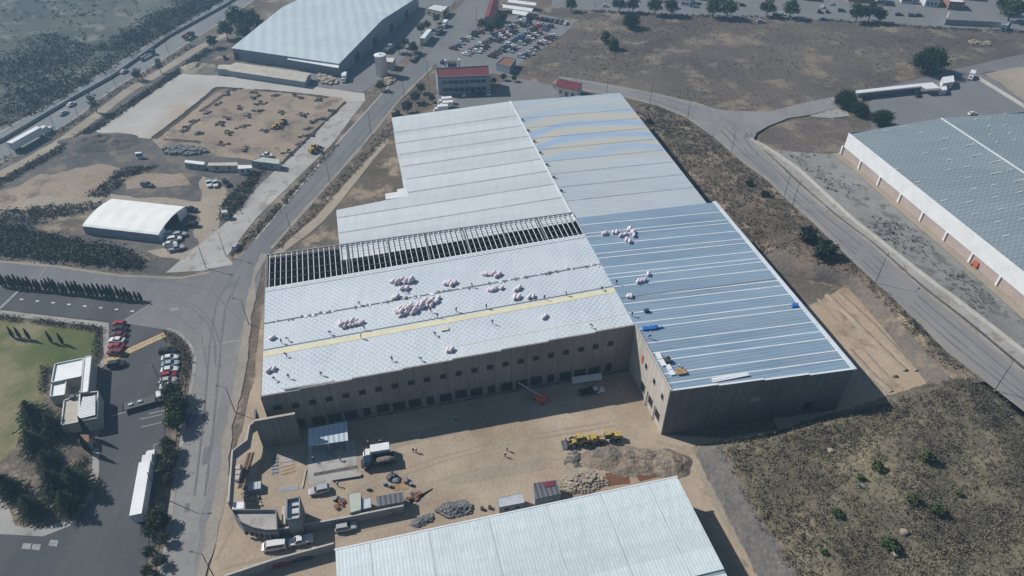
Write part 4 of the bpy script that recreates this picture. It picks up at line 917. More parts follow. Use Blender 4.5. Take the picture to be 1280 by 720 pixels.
# yard sheds
block('shed', 'pale green roofed site shed against the boundary wall', 'shed', [(436, 617), (451, 615), (451, 637), (437, 641)], 3.4, 'cream_wall', 'green_roof', rows=((0, 1, 1, 1, 1),), parapet=.06)
block('shed', 'small grey roofed lean-to between the two larger site sheds', 'shed', [(451, 624), (463, 622), (464, 634), (451, 637)], 2.9, 'steel_wall', 'galv', parapet=.06)
block('shed', 'dark corrugated roofed site shed at the corner of the wall', 'shed', [(470, 621), (504, 615), (505, 627), (472, 633)], 3.2, 'steel_wall', 'dark_roof', rows=((0, 1, 1, 1.2, 2),), parapet=.06)
block('site_cabin', 'light grey site cabin tucked behind the near hall roof', 'cabin', [(622, 623), (652, 616), (656, 628), (624, 634)], 2.8, 'steel_wall', 'galv', rows=((0, 1, 1, 1.2, 2),), parapet=.06)
rs = block('shed', 'dark roofed shed with a crimson sheet lying on its roof', 'shed', [(667, 604), (696, 600), (701, 617), (669, 624)], 3.4, 'steel_wall', 'dark_roof', parapet=.06)
p = px((677, 604), (693, 600.5), (693, 607), (682, 609), z=3.5); kid(MB().slab(p, .08), 'roof_sheet', flat('crimson', (.17, .035, .06), .8, .2), rs)
cn = empty('shelter', G(411, 555), 0, 'blue white corrugated shelter roof on posts before the hall', 'shelter')
M['roof_shelter'] = sheet('roof_shelter', (.40, .48, .54), (.50, .57, .62), 1.2, 'r', .45, .4, .14)
kid(MB().slab([G(385, 536, 4.4), G(433.5, 526.5, 4.4), G(435, 550.5, 3.6), G(385, 558, 3.6)], .12), 'roof', M['roof_shelter'], cn)
for x, y in ((386.5, 557), (433, 550), (432, 529), (387, 538), (410, 553.5)):
    v = G(x, y, 3.6); kid(MB().tube((v.x, v.y, 0), (v.x, v.y, 3.5), .1), 'post', M['galv'], cn)
zone('concrete_slab', px((385, 560), (444, 548), (447, 594), (418, 601), (412, 606), (386, 607)), 'concrete', 13, .1)
zone('concrete_slab', px((392, 592), (446, 582), (447, 586), (393, 596)), 'grey_soil', 14, .1)
# low wall along the east road
pts = [GR(*p) for p in wl]; root = empty('road_wall', pts[3][:], 0, 'long low pale concrete wall curving along the far side of the east road', 'wall')
m = MB(); k = MB(); p = resamp(pts, 60)
for i in range(59):
    a, b = p[i], p[i+1]; d = (b-a); n_ = Vector((-d.y, d.x, 0)).normalized()*.28; zz_ = Vector((0, 0, 1))
    q = [a+n_, b+n_, b-n_, a-n_]; m.add([v-zz_*.3 for v in q]+[v+zz_*1.1 for v in q], [(0, 1, 2, 3), (7, 6, 5, 4), (0, 4, 5, 1), (1, 5, 6, 2), (2, 6, 7, 3), (3, 7, 4, 0)])
kid(m, 'wall_body', M['kerb'], root)
# guard roof and small structures of the north-east yard
cp_ = empty('carport', G(1130, 118), 0, 'long thin white canopy roof along the back of the concrete yard', 'canopy')
kid(MB().slab(px((1070, 113), (1156, 103.5), (1166, 103), (1176, 110), (1158, 111), (1152, 107.5), (1070, 116.5), z=3.2), .2), 'roof', M['white_metal'], cp_)
for x in (1075, 1095, 1115, 1135, 1155): v = G(x, 116-(x-1070)*.1, 3); kid(MB().tube((v.x, v.y, 0), (v.x, v.y, 3.05), .1), 'post', M['galv'], cp_)
wallline('boundary_wall', px((1070, 122), (1110, 118), (1150, 114)), 1.8, .25, 'block_wall', 'grey wall under the long white canopy')
wallline('boundary_wall', px((1222, 99), (1250, 116), (1285, 138)), 1.4, .4, 'kerb', 'pale kerb wall along the right side of the concrete yard')
block('hut', 'white hut at the end of the long white canopy', 'hut', [(1178, 96), (1192, 94), (1193, 102), (1179, 104)], 3.2, 'white_wall', 'white_metal', rows=((0, 1, 1, 1, 1),), parapet=.1)
block('hut', 'low white kiosk just below the hut in the concrete yard', 'kiosk', [(1175, 108), (1183, 107), (1184, 112), (1176, 113)], 2.4, 'white_wall', 'white_metal', parapet=.1)
# houses along the top edge
hs = [((870, -6), (897, -4), 5, 'cream_wall', 'white_wall', 'low cream house behind the street trees at the top'),
      ((850, 1), (862, 3), 4, 'white_wall', 'white_metal', 'small white roofed stall between the street trees'),
      ((1020, -16), (1045, -14), 6, 'steel_wall', 'white_wall', 'grey house behind the parked cars at the top'),
      ((1060, -4), (1078, -3), 7, 'orange_wall', 'orange_wall', 'orange house with pale sill beside the big street tree'),
      ((1108, -10), (1122, -9), 6, 'brick_wall', 'dark_roof', 'dark roofed brick house right of the orange house'),
      ((1155, 2), (1172, 3), 5, 'white_wall', 'rust_roof', 'white house with rusty roof among the top right houses'),
      ((1173, -4), (1186, -3), 7, 'orange_wall', 'white_wall', 'tall salmon house with pale roof among the top right houses'),
      ((1184, 6), (1203, 7), 4.5, 'brick_wall', 'white_metal', 'red brick house with white roof edge at the top right'),
      ((940, -12), (975, -10), 6, 'cream_wall', 'white_wall', 'cream house behind the trees left of the parked cars'),
      ((1095, 0), (1106, 1), 5, 'cream_wall', 'rust_roof', 'cream house with brown roof behind the wide street tree'),
      ((1126, -2), (1140, -1), 4.5, 'white_wall', 'dark_roof', 'white house with dark roof left of the rusty roofed house'),
      ((1206, -6), (1222, -5), 5, 'brick_wall', 'rust_roof', 'brown brick house behind the white edged red brick house'),
      ((1000, -6), (1014, -5), 6, 'brick_wall', 'white_wall', 'brick house left of the grey house at the top'),
      ((905, -16), (930, -15), 6, 'orange_wall', 'rust_roof', 'reddish house behind the large pair of street trees'),
      ((720, -12), (752, -11), 5, 'cream_wall', 'white_metal', 'cream hall behind the first street tree'),
      ((770, -14), (815, -12), 6, 'white_wall', 'cream_wall', 'long white house behind the street at the top')]
for (x0, y0), (x1, y1), h, wm, rm, l in hs:
    a, b = G(x0, y0+6, 0), G(x1, y1+6, 0); d = b-a; n_ = Vector((-d.y, d.x, 0)).normalized()*10
    block('house', l, 'house', None, h, wm, rm, rows=((0, 1, 1.4, 1.2, 3), (0, h-2.2, 1.2, 1.2, 3)) if h > 5 else ((0, 1, 1.4, 1.2, 3),), pts=[a, b, b+n_, a+n_])
rf = wallline('ruined_wall', px((1180, 31), (1235, 33.5), (1262, 35.5)), 3.0, .4, 'block_wall', 'grey roofless block wall at the edge of the field, top right')
wallline('median_barrier', hM, 1.3, .5, 'block_wall', 'long dark median barrier along the middle of the highway', 'barrier')
wallline('ruined_wall', px((1180, 31), (1183, 24)), 4.0, .5, 'white_wall', 'white gable stub at the left end of the roofless wall')
block('shed', 'small white framed shed beside the roofless wall at the top right', 'shed', [(1254, 27), (1262, 28), (1260, 32), (1252, 31)], 3, 'white_wall', 'steel_wall', rows=((0, .6, 1.2, 1.6, 1),), parapet=.2)

# ------------------------------------------------------------------ plants
def leafq(m, c, sz, flat_=0.):
    n = Vector((U(-1, 1), U(-1, 1), U(-1, 1)+flat_)).normalized(); u = n.orthogonal().normalized(); a = U(0, 6.3)
    v = n.cross(u); u, v = u*math.cos(a)+v*math.sin(a), v*math.cos(a)-u*math.sin(a)
    c = Vector(c); s1, s2 = sz*U(.6, 1.2)/2, sz*U(.4, .9)/2
    m.add([c-u*s1, c-v*s2, c+u*s1, c+v*s2], [(0, 1, 2, 3)])
def crown_round(rx, rz, hc, nclump, nleaf, sz, shell=.55, seed=1):
    random.seed(seed); m = MB()
    for i in range(nclump):
        d = Vector((random.gauss(0, 1), random.gauss(0, 1), random.gauss(0, .9))).normalized()
        q = shell+(1-shell)*rnd(); q *= 1+.22*mnoise.noise(d*1.7+Vector((seed, 0, 0)))
        c = Vector((d.x*rx*q, d.y*rx*q, hc+d.z*rz*q)); cr = rx*U(.16, .30)
        for k in range(nleaf):
            e = Vector((random.gauss(0, 1), random.gauss(0, 1), random.gauss(0, .8)))*cr*.55
            leafq(m, c+e, sz, .5)
    return m
def trunk_mesh(h, r, nl, spread, seed=1):
    random.seed(seed); m = MB(); b = Vector((U(-.1, .1), U(-.1, .1), h*.5)); m.tube((0, 0, -.2), b, r, r*.75, 7); m.tube(b, (b.x*1.5, b.y*1.5, h), r*.75, r*.4, 7)
    for i in range(nl):
        a = 6.28*i/nl+U(-.3, .3); z0 = h*U(.4, .85); m.tube((b.x, b.y, z0), (math.cos(a)*spread, math.sin(a)*spread, z0+spread*U(.5, .9)), r*.4, r*.12, 5)
    return m
def plant(name, parts, cat):
    o = empty(name, cat=cat)
    for nm, m, mt, sm in parts: m.build(nm, M[mt], o, sm)
    return o
def conifer(h, r, seed):
    random.seed(seed); m = MB(); nw_ = 17
    for i in range(nw_):
        f = i/(nw_-1); z = h*(.12+.86*f); rr_ = r*(1-f)**.75*U(.85, 1.1)+.2
        nb = max(4, int(11*(1-f)+4))
        for j in range(nb):
            a = 6.28*(j+U(-.3, .3))/nb+i*.7; L = rr_*U(.7, 1.15); k = max(2, int(L*3.2))
            for q in range(k+1):
                t = q/k; p = Vector((math.cos(a)*L*t, math.sin(a)*L*t, z+.25*L*t-.35*L*t*t))
                for _ in range(3): leafq(m, p+Vector((U(-.3, .3), U(-.3, .3), U(-.15, .15)))*(1.2-t*.6), .62*(1.1-.4*t), 1.2)
    return m
def cypress(h, r, n, seed):
    random.seed(seed); m = MB()
    for i in range(n):
        f = rnd()**1.1; z = .15+f*(h-.15); q = r*(math.sin(min(1, (f+.08)*2.2)*math.pi/2))*(1-f**2.2)**.8*U(.55, 1.1); a = U(0, 6.28)
        c = Vector((math.cos(a)*q, math.sin(a)*q, z)); u = Vector((math.cos(a)*.25, math.sin(a)*.25, 1)).normalized(); v = Vector((-math.sin(a), math.cos(a), 0)); s_ = U(.25, .5)
        m.add([c-u*s_, c+v*s_*.4, c+u*s_, c-v*s_*.4], [(0, 1, 2, 3)])
    return m
P_CON = [plant('conifer_tree', [('trunk', trunk_mesh(8.5, .28, 0, 1, s), 'bark', True), ('crown', conifer(9.5, 4.6, s), 'conifer', False)], 'tree') for s in (1, 2)]
P_BRD = [plant('broadleaf_tree', [('trunk', trunk_mesh(3.4, .2, 5, 1.6, s), 'bark', True), ('crown', crown_round(2.7, 2.3, 3.7, 62, 24, .58, .3, s), mt, False)], 'tree') for s, mt in ((3, 'broadleaf'), (4, 'dusty'))]
P_BIG = plant('broadleaf_tree', [('trunk', trunk_mesh(6.5, .55, 7, 4, 9), 'bark', True), ('crown', crown_round(7.6, 5.2, 6.4, 210, 30, .95, .4, 9), 'conifer', False)], 'tree')
P_BSH = [plant('bush', [('stem', trunk_mesh(.7, .09, 4, .5, s), 'bark', True), ('foliage', crown_round(1.25, .95, .95, 36, 20, .42, .3, s), mt, False)], 'bush') for s, mt in ((5, 'bush_leaf'), (6, 'conifer'))]
P_CYP = plant('cypress_tree', [('trunk', trunk_mesh(1.2, .1, 0, 1, 2), 'bark', True), ('crown', cypress(5.0, .62, 330, 8), 'cypress', False)], 'tree')
P_CYT = plant('cypress_tree', [('trunk', trunk_mesh(1.2, .1, 0, 1, 2), 'bark', True), ('crown', cypress(5.0, .62, 330, 12), 'cypress', False)], 'tree')
P_OPN = plant('columnar_tree', [('trunk', trunk_mesh(5.5, .25, 6, 1.2, 14), 'bark', True), ('crown', crown_round(2.1, 4.2, 5.6, 60, 15, .6, .3, 14), 'dusty', False)], 'tree')
index_kids()
def at(proto, x, y, hc, sc, label, group=None, zf=None, stretch=1):
    p = GZ(x, y, lambda r, s: (zf(r, s) if zf else 0)+hc*sc); p.z = p.z-hc*sc-.05
    return place(proto, p, U(0, 6.28), label, group, (sc*U(.93, 1.07), sc*U(.93, 1.07), sc*stretch))
random.seed(21)
CON = [(41, 520, 1.05, 'tallest dark conifer behind the villa at the edge of the lawn'), (64, 532, .8, 'dark conifer squeezed between the villa and the tallest conifer'),
       (40, 553, .85, 'dark conifer just below the tallest conifer, over the lawn edge'), (8, 606, .8, 'dark conifer cut by the left edge of the photo'),
       (36, 632, .75, 'dark conifer over the kerb at the lower left of the garden'), (66, 604, .95, 'dark conifer in the middle of the garden clump below the porch'),
       (92, 600, .9, 'dark conifer on the right side of the garden clump, nearest the car park'), (82, 628, .8, 'dark conifer at the bottom of the garden clump beside the curved kerb'),
       (58, 575, .7, 'small dark conifer above the middle of the garden clump')]
for i, (x, y, s, l) in enumerate(CON): at(P_CON[i % 2], x, y, 4.2, s, l, 'dark conifers around the villa')
KT = [(216, 487, 1.05, 0, 'bushy green tree just below the parked cars on the kerb strip'), (219, 505, 1.1, 0, 'second green tree below the parked cars, by the flatbed truck'), (217, 524, .95, 0, 'green tree below the flatbed truck on the kerb strip'),
      (209, 555, .75, 0, 'dark green kerb tree above the white semitrailer'), (210, 566, .6, 0, 'lower half of the pair of kerb trees above the white semitrailer'), (206, 582, .7, 0, 'kerb tree right beside the white cab'),
      (207, 600, .4, 1, 'thin dusty sapling beside the white trailer'), (195, 645, .85, 0, 'bushy kerb tree at the tail of the white trailer'), (186, 662, .6, 0, 'small kerb tree just behind the white trailer'),
      (187, 688, .55, 0, 'small round kerb tree near the bottom edge'), (184, 712, .5, 0, 'kerb tree at the very bottom of the strip'),
      (229, 505, .55, 1, 'small pale tree on the pavement across from the flatbed truck'), (228, 520, .5, 1, 'small pale tree below its twin on the pavement'), (216, 571, .5, 1, 'small pavement tree level with the white cab'),
      (213, 584, .5, 1, 'small pavement tree beside the front of the white trailer'), (211, 596, .45, 1, 'small pavement tree beside the middle of the white trailer'), (206, 650, .5, 1, 'small pavement tree at the tail of the white trailer'), (204, 672, .55, 1, 'round pavement tree below the white trailer'), (200, 700, .5, 1, 'lowest small pavement tree on the left road')]
for x, y, s, k, l in KT: at(P_BRD[k], x, y, 3.6, s, l, 'trees on the kerb strip of the left road')
RT = [(497, 144, .85, 1, 'lowest of the four trees up the verge beside the old hall'), (509, 132, .95, 1, 'second tree up the verge beside the old hall'), (519, 120, .9, 1, 'third tree up the verge, left of the white box trucks'), (526, 109, .8, 1, 'topmost of the four verge trees, left of the office'),
      (540, 122, .6, 1, 'small tree between the verge trees and the box trucks'), (476, 106, .8, 1, 'dusty bush tree at the foot of the water tank'), (498, 58, .95, 1, 'dusty tree above the pump hut'), (505, 52, .9, 1, 'dusty tree behind the one above the pump hut'),
      (516, 58, 1.0, 0, 'darker tree beside the parked white trailer at the top'), (526, 34, .9, 1, 'dusty tree below the pavilion'), (534, 30, .85, 0, 'dark tree beside the pavilion'), (545, 22, .8, 0, 'dark tree right of the pavilion'), (553, 16, .7, 0, 'tree behind the right end of the pavilion'),
      (617, 100, .6, 0, 'small dark tree at the right end of the office block'), (629, 95, .6, 0, 'small dark tree below the car park hut'), (643, 97, .55, 0, 'small dark tree right of the car park hut'),
      (602, 28, 1.0, 0, 'dark tree at the foot of the red roofed workshop'), (612, 33, 1.0, 0, 'middle dark tree between workshop and parked cars'), (621, 28, 1.05, 0, 'dark tree right of the workshop'), (627, 20, .9, 0, 'dark tree below the white parking canopies')]
for x, y, s, k, l in RT: at(P_BRD[k], x, y, 3.6, s, l, 'trees along the road at the top')
HT_ = [(170, 92, .9, 1, 'round roadside tree by the middle of the highway'), (265, 50, 1.1, 0, 'dark round tree left of the big factory'), (281, 34, 1.7, 0, 'left tree of the dark grove at the top beside the highway'), (297, 20, 2.3, 0, 'tall tree at the back of the dark grove beside the highway'), (315, 24, 2.1, 0, 'right tree of the dark grove beside the highway'), (303, 36, 1.6, 0, 'front tree of the dark grove beside the factory roof')]
for x, y, s, k, l in HT_: at(P_BRD[k], x, y, 3.6, s, l, 'trees beside the highway')
at(P_OPN, 116, 128, 5, .95, 'tall ragged columnar tree between highway and concrete pad'); at(P_OPN, 198, 81, 5, .8, 'thin ragged columnar tree further up the highway')
ST = [(714, 4, 1.0, 'first street tree from the left along the top edge'), (775, 4, 1.1, 'street tree above the dark field bush'), (792, 4, 1.1, 'street tree right of the one above the dark field bush'), (820, 5, 1.3, 'street tree left of the small stall'), (840, 7, 1.2, 'street tree in front of the small stall'), (893, 8, 1.35, 'left of the two large street trees at the cream house'), (911, 8, 1.4, 'right of the two large street trees at the cream house'), (961, 8, 1.2, 'street tree over the parked white car'), (990, 9, 1.3, 'wide street tree left of the parked cars at the top'), (1074, 13, 1.4, 'street tree in front of the orange house'), (1090, 12, 1.4, 'street tree right of the orange house'), (1101, 18, 1.0, 'lower dark street tree by the junction'), (1268, 8, 1.7, 'dark tree in the top right corner'), (1256, 4, 1.3, 'tree left of the top right corner tree')]
for i, (x, y, s, l) in enumerate(ST): at(P_BRD[i % 3 == 1], x, y, 3.6, s*1.3, l, 'street trees along the top edge')
at(P_BIG, 1164, 75, 6.2, 1.0, 'big round dark tree on the field above the white canopy')
at(P_BIG, 1057, 126, 5, .62, 'large dark round bush tree at the left corner of the concrete yard'); at(P_BIG, 1075, 138, 5, .46, 'smaller dark bush tree just below the large one at the yard corner'); at(P_BIG, 1101, 150, 4, .55, 'wide low dark bush tree touching the grey green warehouse roof')
at(P_BIG, 789, 28, 5, .6, 'dark round bush near the top of the brown field')
BU = [(757, 46, 2.4, 0, 'upper half of the green bush pair in the brown field', None), (766, 55, 2.8, 0, 'lower half of the green bush pair in the brown field', None),
      (1010, 293, 2.5, 1, 'upper bush of the dark pair beside the east road', zroad), (1032, 312, 2.9, 1, 'lower bush of the dark pair beside the east road', zroad), (811, 152, 1.3, 1, 'small dark bush behind the old hall by the bank', None), (937, 229, 1.2, 1, 'small dark bush on the bank above the dark pair', zroad), (956, 243, 1.3, 1, 'dark bush on the bank near the lamp pole', zroad)]
for x, y, s, k, l, zf in BU: at(P_BSH[k], x, y, .9, s, l, None, zf)
zh = lambda r, s: zhill(*W(r, s)[:2])
HB = [(1160, 571, 1.35, 0, 'largest green bush high on the near hill'), (1097, 582, 1.15, 0, 'green bush left of the largest one on the hill'), (1077, 597, .8, 0, 'small green bush next to the pale agave on the hill'), (1142, 623, 1.1, 0, 'left bush of the pair in the middle of the hill'), (1172, 637, 1.25, 0, 'right bush of the pair in the middle of the hill'), (1046, 641, .95, 0, 'dull green bush alone on the left side of the hill'), (1112, 680, 1.4, 0, 'wide green bush near the boulders at the foot of the photo'), (1200, 617, .7, 0, 'small yellowish bush on the right of the hill'), (1030, 690, .6, 0, 'smallest green bush low on the left of the hill')]
for x, y, s, k, l in HB: at(P_BSH[k], x, y, .9, s, l, 'green bushes on the hill', zh)
# cypress row on the road median, lawn cypresses
CX = [(3+5.45*i+U(-.8, .8)) for i in range(33)]
for i, x in enumerate(CX):
    y = 357.5+(x/180)*19.5+U(-.6, .6); p = G(x, y)
    place(P_CYP, p, U(0, 6), '%s clipped cypress from the left in the row on the road median' % ORD[i], 'cypresses on the road median', (1, 1, U(.82, 1.1)) if x < 165 else (.9, .9, .7))
for i, (x, y) in enumerate(((17.5, 422.5), (26, 423), (37.5, 424.5), (65, 428.5), (79, 430.5))): place(P_CYT, G(x, y), i, '%s slim cypress from the left on the lawn' % ORD[i], 'slim cypresses on the lawn', (.8, .8, .85))
place(P_CYT, G(113, 547), 1, 'upper tall cypress casting a pointed shadow by the porch', 'tall cypresses by the porch', (1.1, 1.1, 1.5)); place(P_CYT, G(112, 566), 2, 'lower tall cypress casting a pointed shadow by the porch', 'tall cypresses by the porch', (1.1, 1.1, 1.4))
def hedge(pts, wd, h, n, label, z=None):
    p = [G(*q) for q in pts]; root = empty('hedge', p[0][:], 0, label, 'hedge'); m = MB(); q = resamp(p, n)
    for a in q:
        for k in range(26): leafq(m, a+Vector((U(-wd, wd)/2, U(-wd, wd)/2, U(.1, h))), .45, .4)
    kid(m, 'foliage', M['hedge'], root); k = MB()
    for a in q[::3]: k.tube(a, a+Vector((0, 0, h*.6)), .05, n=4)
    kid(k, 'stems', M['bark'], root)
hedge([(-10, 395), (27, 401)], 2.2, 1.3, 16, 'first clipped hedge from the left along the lawn')
hedge([(43, 402), (80, 407)], 2.2, 1.3, 16, 'middle clipped hedge along the top of the lawn')
hedge([(92, 408), (127, 413)], 2.2, 1.3, 16, 'right clipped hedge along the top of the lawn')
hedge([(124, 414), (122, 440), (118, 455)], 2.0, 1.3, 20, 'hedge running down beside the left parked cars')
hedge([(57, 460), (54, 490)], 2.0, 1.4, 16, 'hedge on the lawn side of the villa')
hedge([(211, 420), (226, 435), (233, 450), (229, 475)], 3.2, 1.6, 34, 'tall dark hedge behind the right row of parked cars')
hedge([(105, 575), (98, 590)], 3, 1.0, 10, 'low round planting at the foot of the garden clump')
def scatter(name, mat, polyw, n, sz, zf, nl, rad, lift=.5, dens=None, seed=0):
    random.seed(seed); m = MB(); xs_ = [p[0] for p in polyw]; ys_ = [p[1] for p in polyw]; k = 0; tries = 0
    while k < n and tries < n*30:
        tries += 1; x, y = U(min(xs_), max(xs_)), U(min(ys_), max(ys_))
        if not inpoly((x, y), polyw): continue
        if dens and mnoise.noise(Vector((x*dens, y*dens, seed)))+U(-.35, .35) < .05: continue
        z = zf(x, y)
        if z is None: continue
        k += 1; r_ = U(*rad)
        for _ in range(nl): leafq(m, (x+random.gauss(0, .5)*r_, y+random.gauss(0, .5)*r_, z+abs(random.gauss(0, .5))*r_*lift+.05), sz*U(.7, 1.3), .6)
    return tag(m.build(name, M[mat]), kind='stuff')
z0f = lambda x, y: 0
scrubp = hU+px((420, -150), (-60, -150), (-300, 120))
scatter('scrub', 'dark_scrub', hU[2:6]+px((270, -10), (200, 20), (120, 60), (60, 40), (-60, 80)), 1500, 1.0, z0f, 9, (1, 2.6), .9, .025, 1)
scatter('scrub', 'dark_scrub', scrubp, 1500, .9, z0f, 9, (.6, 1.8), .8, .035, 31)
scatter('scrub', 'dusty', scrubp, 1500, 1.0, z0f, 8, (.8, 2.2), .9, .02, 2)
scatter('scrub', 'dark_scrub', hU[3:7]+px((320, -20), (230, -4), (160, 40)), 420, 1.1, z0f, 14, (1.8, 3.2), 1.2, None, 3)
scatter('weeds', 'dark_scrub', strip(px((-60, 266), (0, 229), (70, 189.5), (125, 156.5), (217, 94), (262, 62)), 4.5), 900, .7, z0f, 8, (.6, 1.5), .8, None, 4)
scatter('weeds', 'dry_leaf', strip(px((-20, 213), (50, 178), (95, 153), (140, 118), (190, 88), (240, 57)), 4), 300, .6, z0f, 7, (.5, 1.2), .7, None, 5)
scatter('thicket', 'dark_scrub', px((-40, 272), (0, 278), (50, 292), (110, 304), (160, 314), (180, 326), (174, 336), (90, 329), (0, 319), (-40, 315)), 900, .8, z0f, 14, (1.0, 2.2), 1.2, None, 6)
scatter('thicket', 'bush_leaf', px((40, 302), (110, 312), (165, 324), (165, 333), (90, 326), (40, 318)), 220, .7, z0f, 12, (1.0, 2.0), 1.2, None, 7)
scatter('weeds', 'dark_scrub', px((0, 262), (60, 258), (130, 252), (118, 264), (70, 272), (30, 292), (0, 290)), 260, .7, z0f, 9, (.8, 1.6), .9, .06, 8)
scatter('weeds', 'dark_scrub', px((110, 245), (155, 210), (200, 208), (160, 222), (130, 248)), 200, .7, z0f, 9, (.7, 1.5), .9, None, 9)
scatter('weeds', 'dark_scrub', px((318, 212), (330, 214), (300, 262), (272, 282), (276, 258)), 260, .7, z0f, 9, (.7, 1.6), .9, None, 10)
scatter('weeds', 'dry_leaf', px((418, 182), (424, 180), (328, 288), (292, 322), (286, 318)), 260, .6, z0f, 7, (.4, 1.0), .7, None, 11)
scatter('weeds', 'dry_leaf', px((460, 182), (500, 140), (505, 150), (400, 265), (350, 312), (345, 308)), 420, .5, z0f, 7, (.3, .9), .7, None, 12)
scatter('weeds', 'dark_scrub', strip(px((740, 14), (860, 20), (1000, 23), (1060, 28), (1180, 36), (1300, 41)), 4), 420, .7, z0f, 8, (.6, 1.4), .8, None, 13)
scatter('dry_grass', 'dry_leaf', px((650, 92), (668, 68), (722, 26), (735, 18), (1280, 40), (1300, 60), (1140, 99), (1000, 128), (902, 136), (775, 106)), 2200, .55, z0f, 5, (.4, 1.2), .45, .03, 14)
def zbank(x, y):
    r, s = RSc((x, y)); a = interp(toe, r); b = interp(ELs, r)
    if not a+.3 < s < b-.8: return None
    f = (s-a)/(b-a)
    if f < .43 and r < 157: return None
    return zroad(r)*min(1, f*1.7)+.5*math.sin(f*math.pi)
bp = [W(r, interp(toe, r)) for r in range(96, 276, 6)]+[W(r, interp(ELs, r)) for r in range(270, 92, -6)]
scatter('dry_scrub', 'dry_leaf', bp, 2600, .5, zbank, 8, (.4, 1.1), .8, None, 15)
scatter('dry_scrub', 'dark_scrub', bp, 800, .5, zbank, 9, (.5, 1.2), .9, .05, 16)
hz_ = lambda x, y: (lambda z: z if z > 4.2 else None)(zhill(x, y))
hp2 = [p for p in HP if True]
scatter('dry_scrub', 'dry_leaf', hp2, 7500, .34, hz_, 8, (.25, .75), .8, None, 17)
scatter('dry_scrub', 'brown_scrub', hp2, 2600, .34, hz_, 9, (.3, .85), .9, .07, 18)
scatter('dry_scrub', 'hedge', hp2, 300, .3, hz_, 9, (.3, .7), .8, .09, 19)
scatter('dry_scrub', 'brown_scrub', hp2, 1500, .40, hz_, 20, (.8, 1.9), .7, .11, 23)
scatter('dry_grass', 'pale_grass', strip([GZ(x, y, zh) for x, y in ((1150, 712), (1190, 692), (1240, 672), (1300, 655))], 3), 260, .3, hz_, 9, (.4, 1.0), .6, None, 24)
def zslope(x, y):
    b = min((( (p.x-x)**2+(p.y-y)**2, p.z) for row in SLOPE[1:-1] for p in row)); return b[1] if b[0] < 9 else None
scatter('grass_tufts', 'dark_scrub', [SLOPE[1][i] for i in range(50)]+[SLOPE[-2][i] for i in range(49, -1, -1)], 380, .45, zslope, 9, (.35, .9), .6, .06, 20)

# ------------------------------------------------------------------ vehicles
def wheel(o, x, y, r, w_=.24):
    s = 1 if y > 0 else -1
    q = MB().tube((x, y-s*w_, r), (x, y, r), r, r, 14).build('wheel', M['rubber'], o)
    MB().tube((x, y-.02*s, r), (x, y+.012*s, r), r*.6, r*.55, 10).build('rim', M['chrome'], q)
def sect(x, hw, z0, z1, ch):               # one cross-section of a body, rounded at the shoulders
    return [(x, -hw+.06, z0), (x, -hw, z0+.15), (x, -hw, z1-ch), (x, -hw+ch*.8, z1), (x, hw-ch*.8, z1), (x, hw, z1-ch), (x, hw, z0+.15), (x, hw-.06, z0)]
def skinrings(m, rings, mi=0):
    n = len(rings[0]); o = sum((list(r) for r in rings), [])
    f = [(j*n+i, j*n+(i+1) % n, (j+1)*n+(i+1) % n, (j+1)*n+i) for j in range(len(rings)-1) for i in range(n)]
    f += [tuple(range(n-1, -1, -1)), tuple(range((len(rings)-1)*n, len(rings)*n))]
    m.add(o, [q[::-1] for q in f], mi)
KINDS = {'sedan': (4.55, .88, [(-2.27, .72, .35, .78), (-2.15, .84, .28, .95), (-1.5, .88, .24, 1.0), (0, .88, .22, .97), (1.0, .88, .24, .93), (1.9, .84, .26, .80), (2.27, .70, .35, .62)], (-1.75, -1.05, .25, 1.05), 1.43),
         'suv': (4.7, .94, [(-2.35, .80, .40, 1.0), (-2.25, .92, .34, 1.12), (-1.2, .94, .30, 1.12), (.9, .94, .30, 1.08), (2.0, .90, .32, .98), (2.35, .76, .40, .80)], (-2.2, -1.95, .35, 1.1), 1.75),
         'hatchback': (3.9, .84, [(-1.95, .74, .36, .9), (-1.85, .83, .28, 1.0), (0, .84, .24, .98), (1.0, .84, .25, .93), (1.7, .80, .28, .78), (1.95, .66, .36, .62)], (-1.85, -1.5, .2, 1.0), 1.5),
         'pickup': (5.3, .93, [(-2.65, .86, .5, .62), (-2.6, .93, .42, .72), (-.6, .93, .38, .72), (-.55, .93, .38, 1.1), (1.2, .93, .36, 1.08), (2.3, .90, .38, 1.0), (2.65, .78, .46, .82)], (-.6, -.4, .7, 1.35), 1.78),
         'van': (5.2, .97, [(-2.6, .90, .42, 1.15), (-2.55, .97, .36, 1.2), (0, .97, .34, 1.2), (1.7, .97, .34, 1.15), (2.4, .92, .36, .98), (2.6, .8, .42, .85)], (-2.5, -2.42, 1.35, 2.1), 2.05)}
def car_geo(kind):
    L, hw, st, (rb, rt, ft, fb), zt = KINDS[kind]; m = MB()
    skinrings(m, [sect(x, w_, z0, z1, .10) for x, w_, z0, z1 in st])
    zb = max(s[3] for s in st)-.03; h2 = hw-.1; h3 = hw-.26
    base = [(rb, -h2, zb), (fb, -h2, zb-.04), (fb, h2, zb-.04), (rb, h2, zb)]; top = [(rt, -h3, zt), (ft, -h3, zt), (ft, h3, zt), (rt, h3, zt)]
    m.add(base+top, [(0, 1, 5, 4), (1, 2, 6, 5), (2, 3, 7, 6), (3, 0, 4, 7), (4, 5, 6, 7)])
    if kind == 'pickup':
        for y in (-.9, .82): m.prism([(-2.62, y), (-.6, y), (-.6, y+.08), (-2.62, y+.08)], .7, 1.1)
        m.prism([(-2.66, -.9), (-2.58, -.9), (-2.58, .9), (-2.66, .9)], .6, 1.1)
    return m, [Vector(v) for v in base], [Vector(v) for v in top]
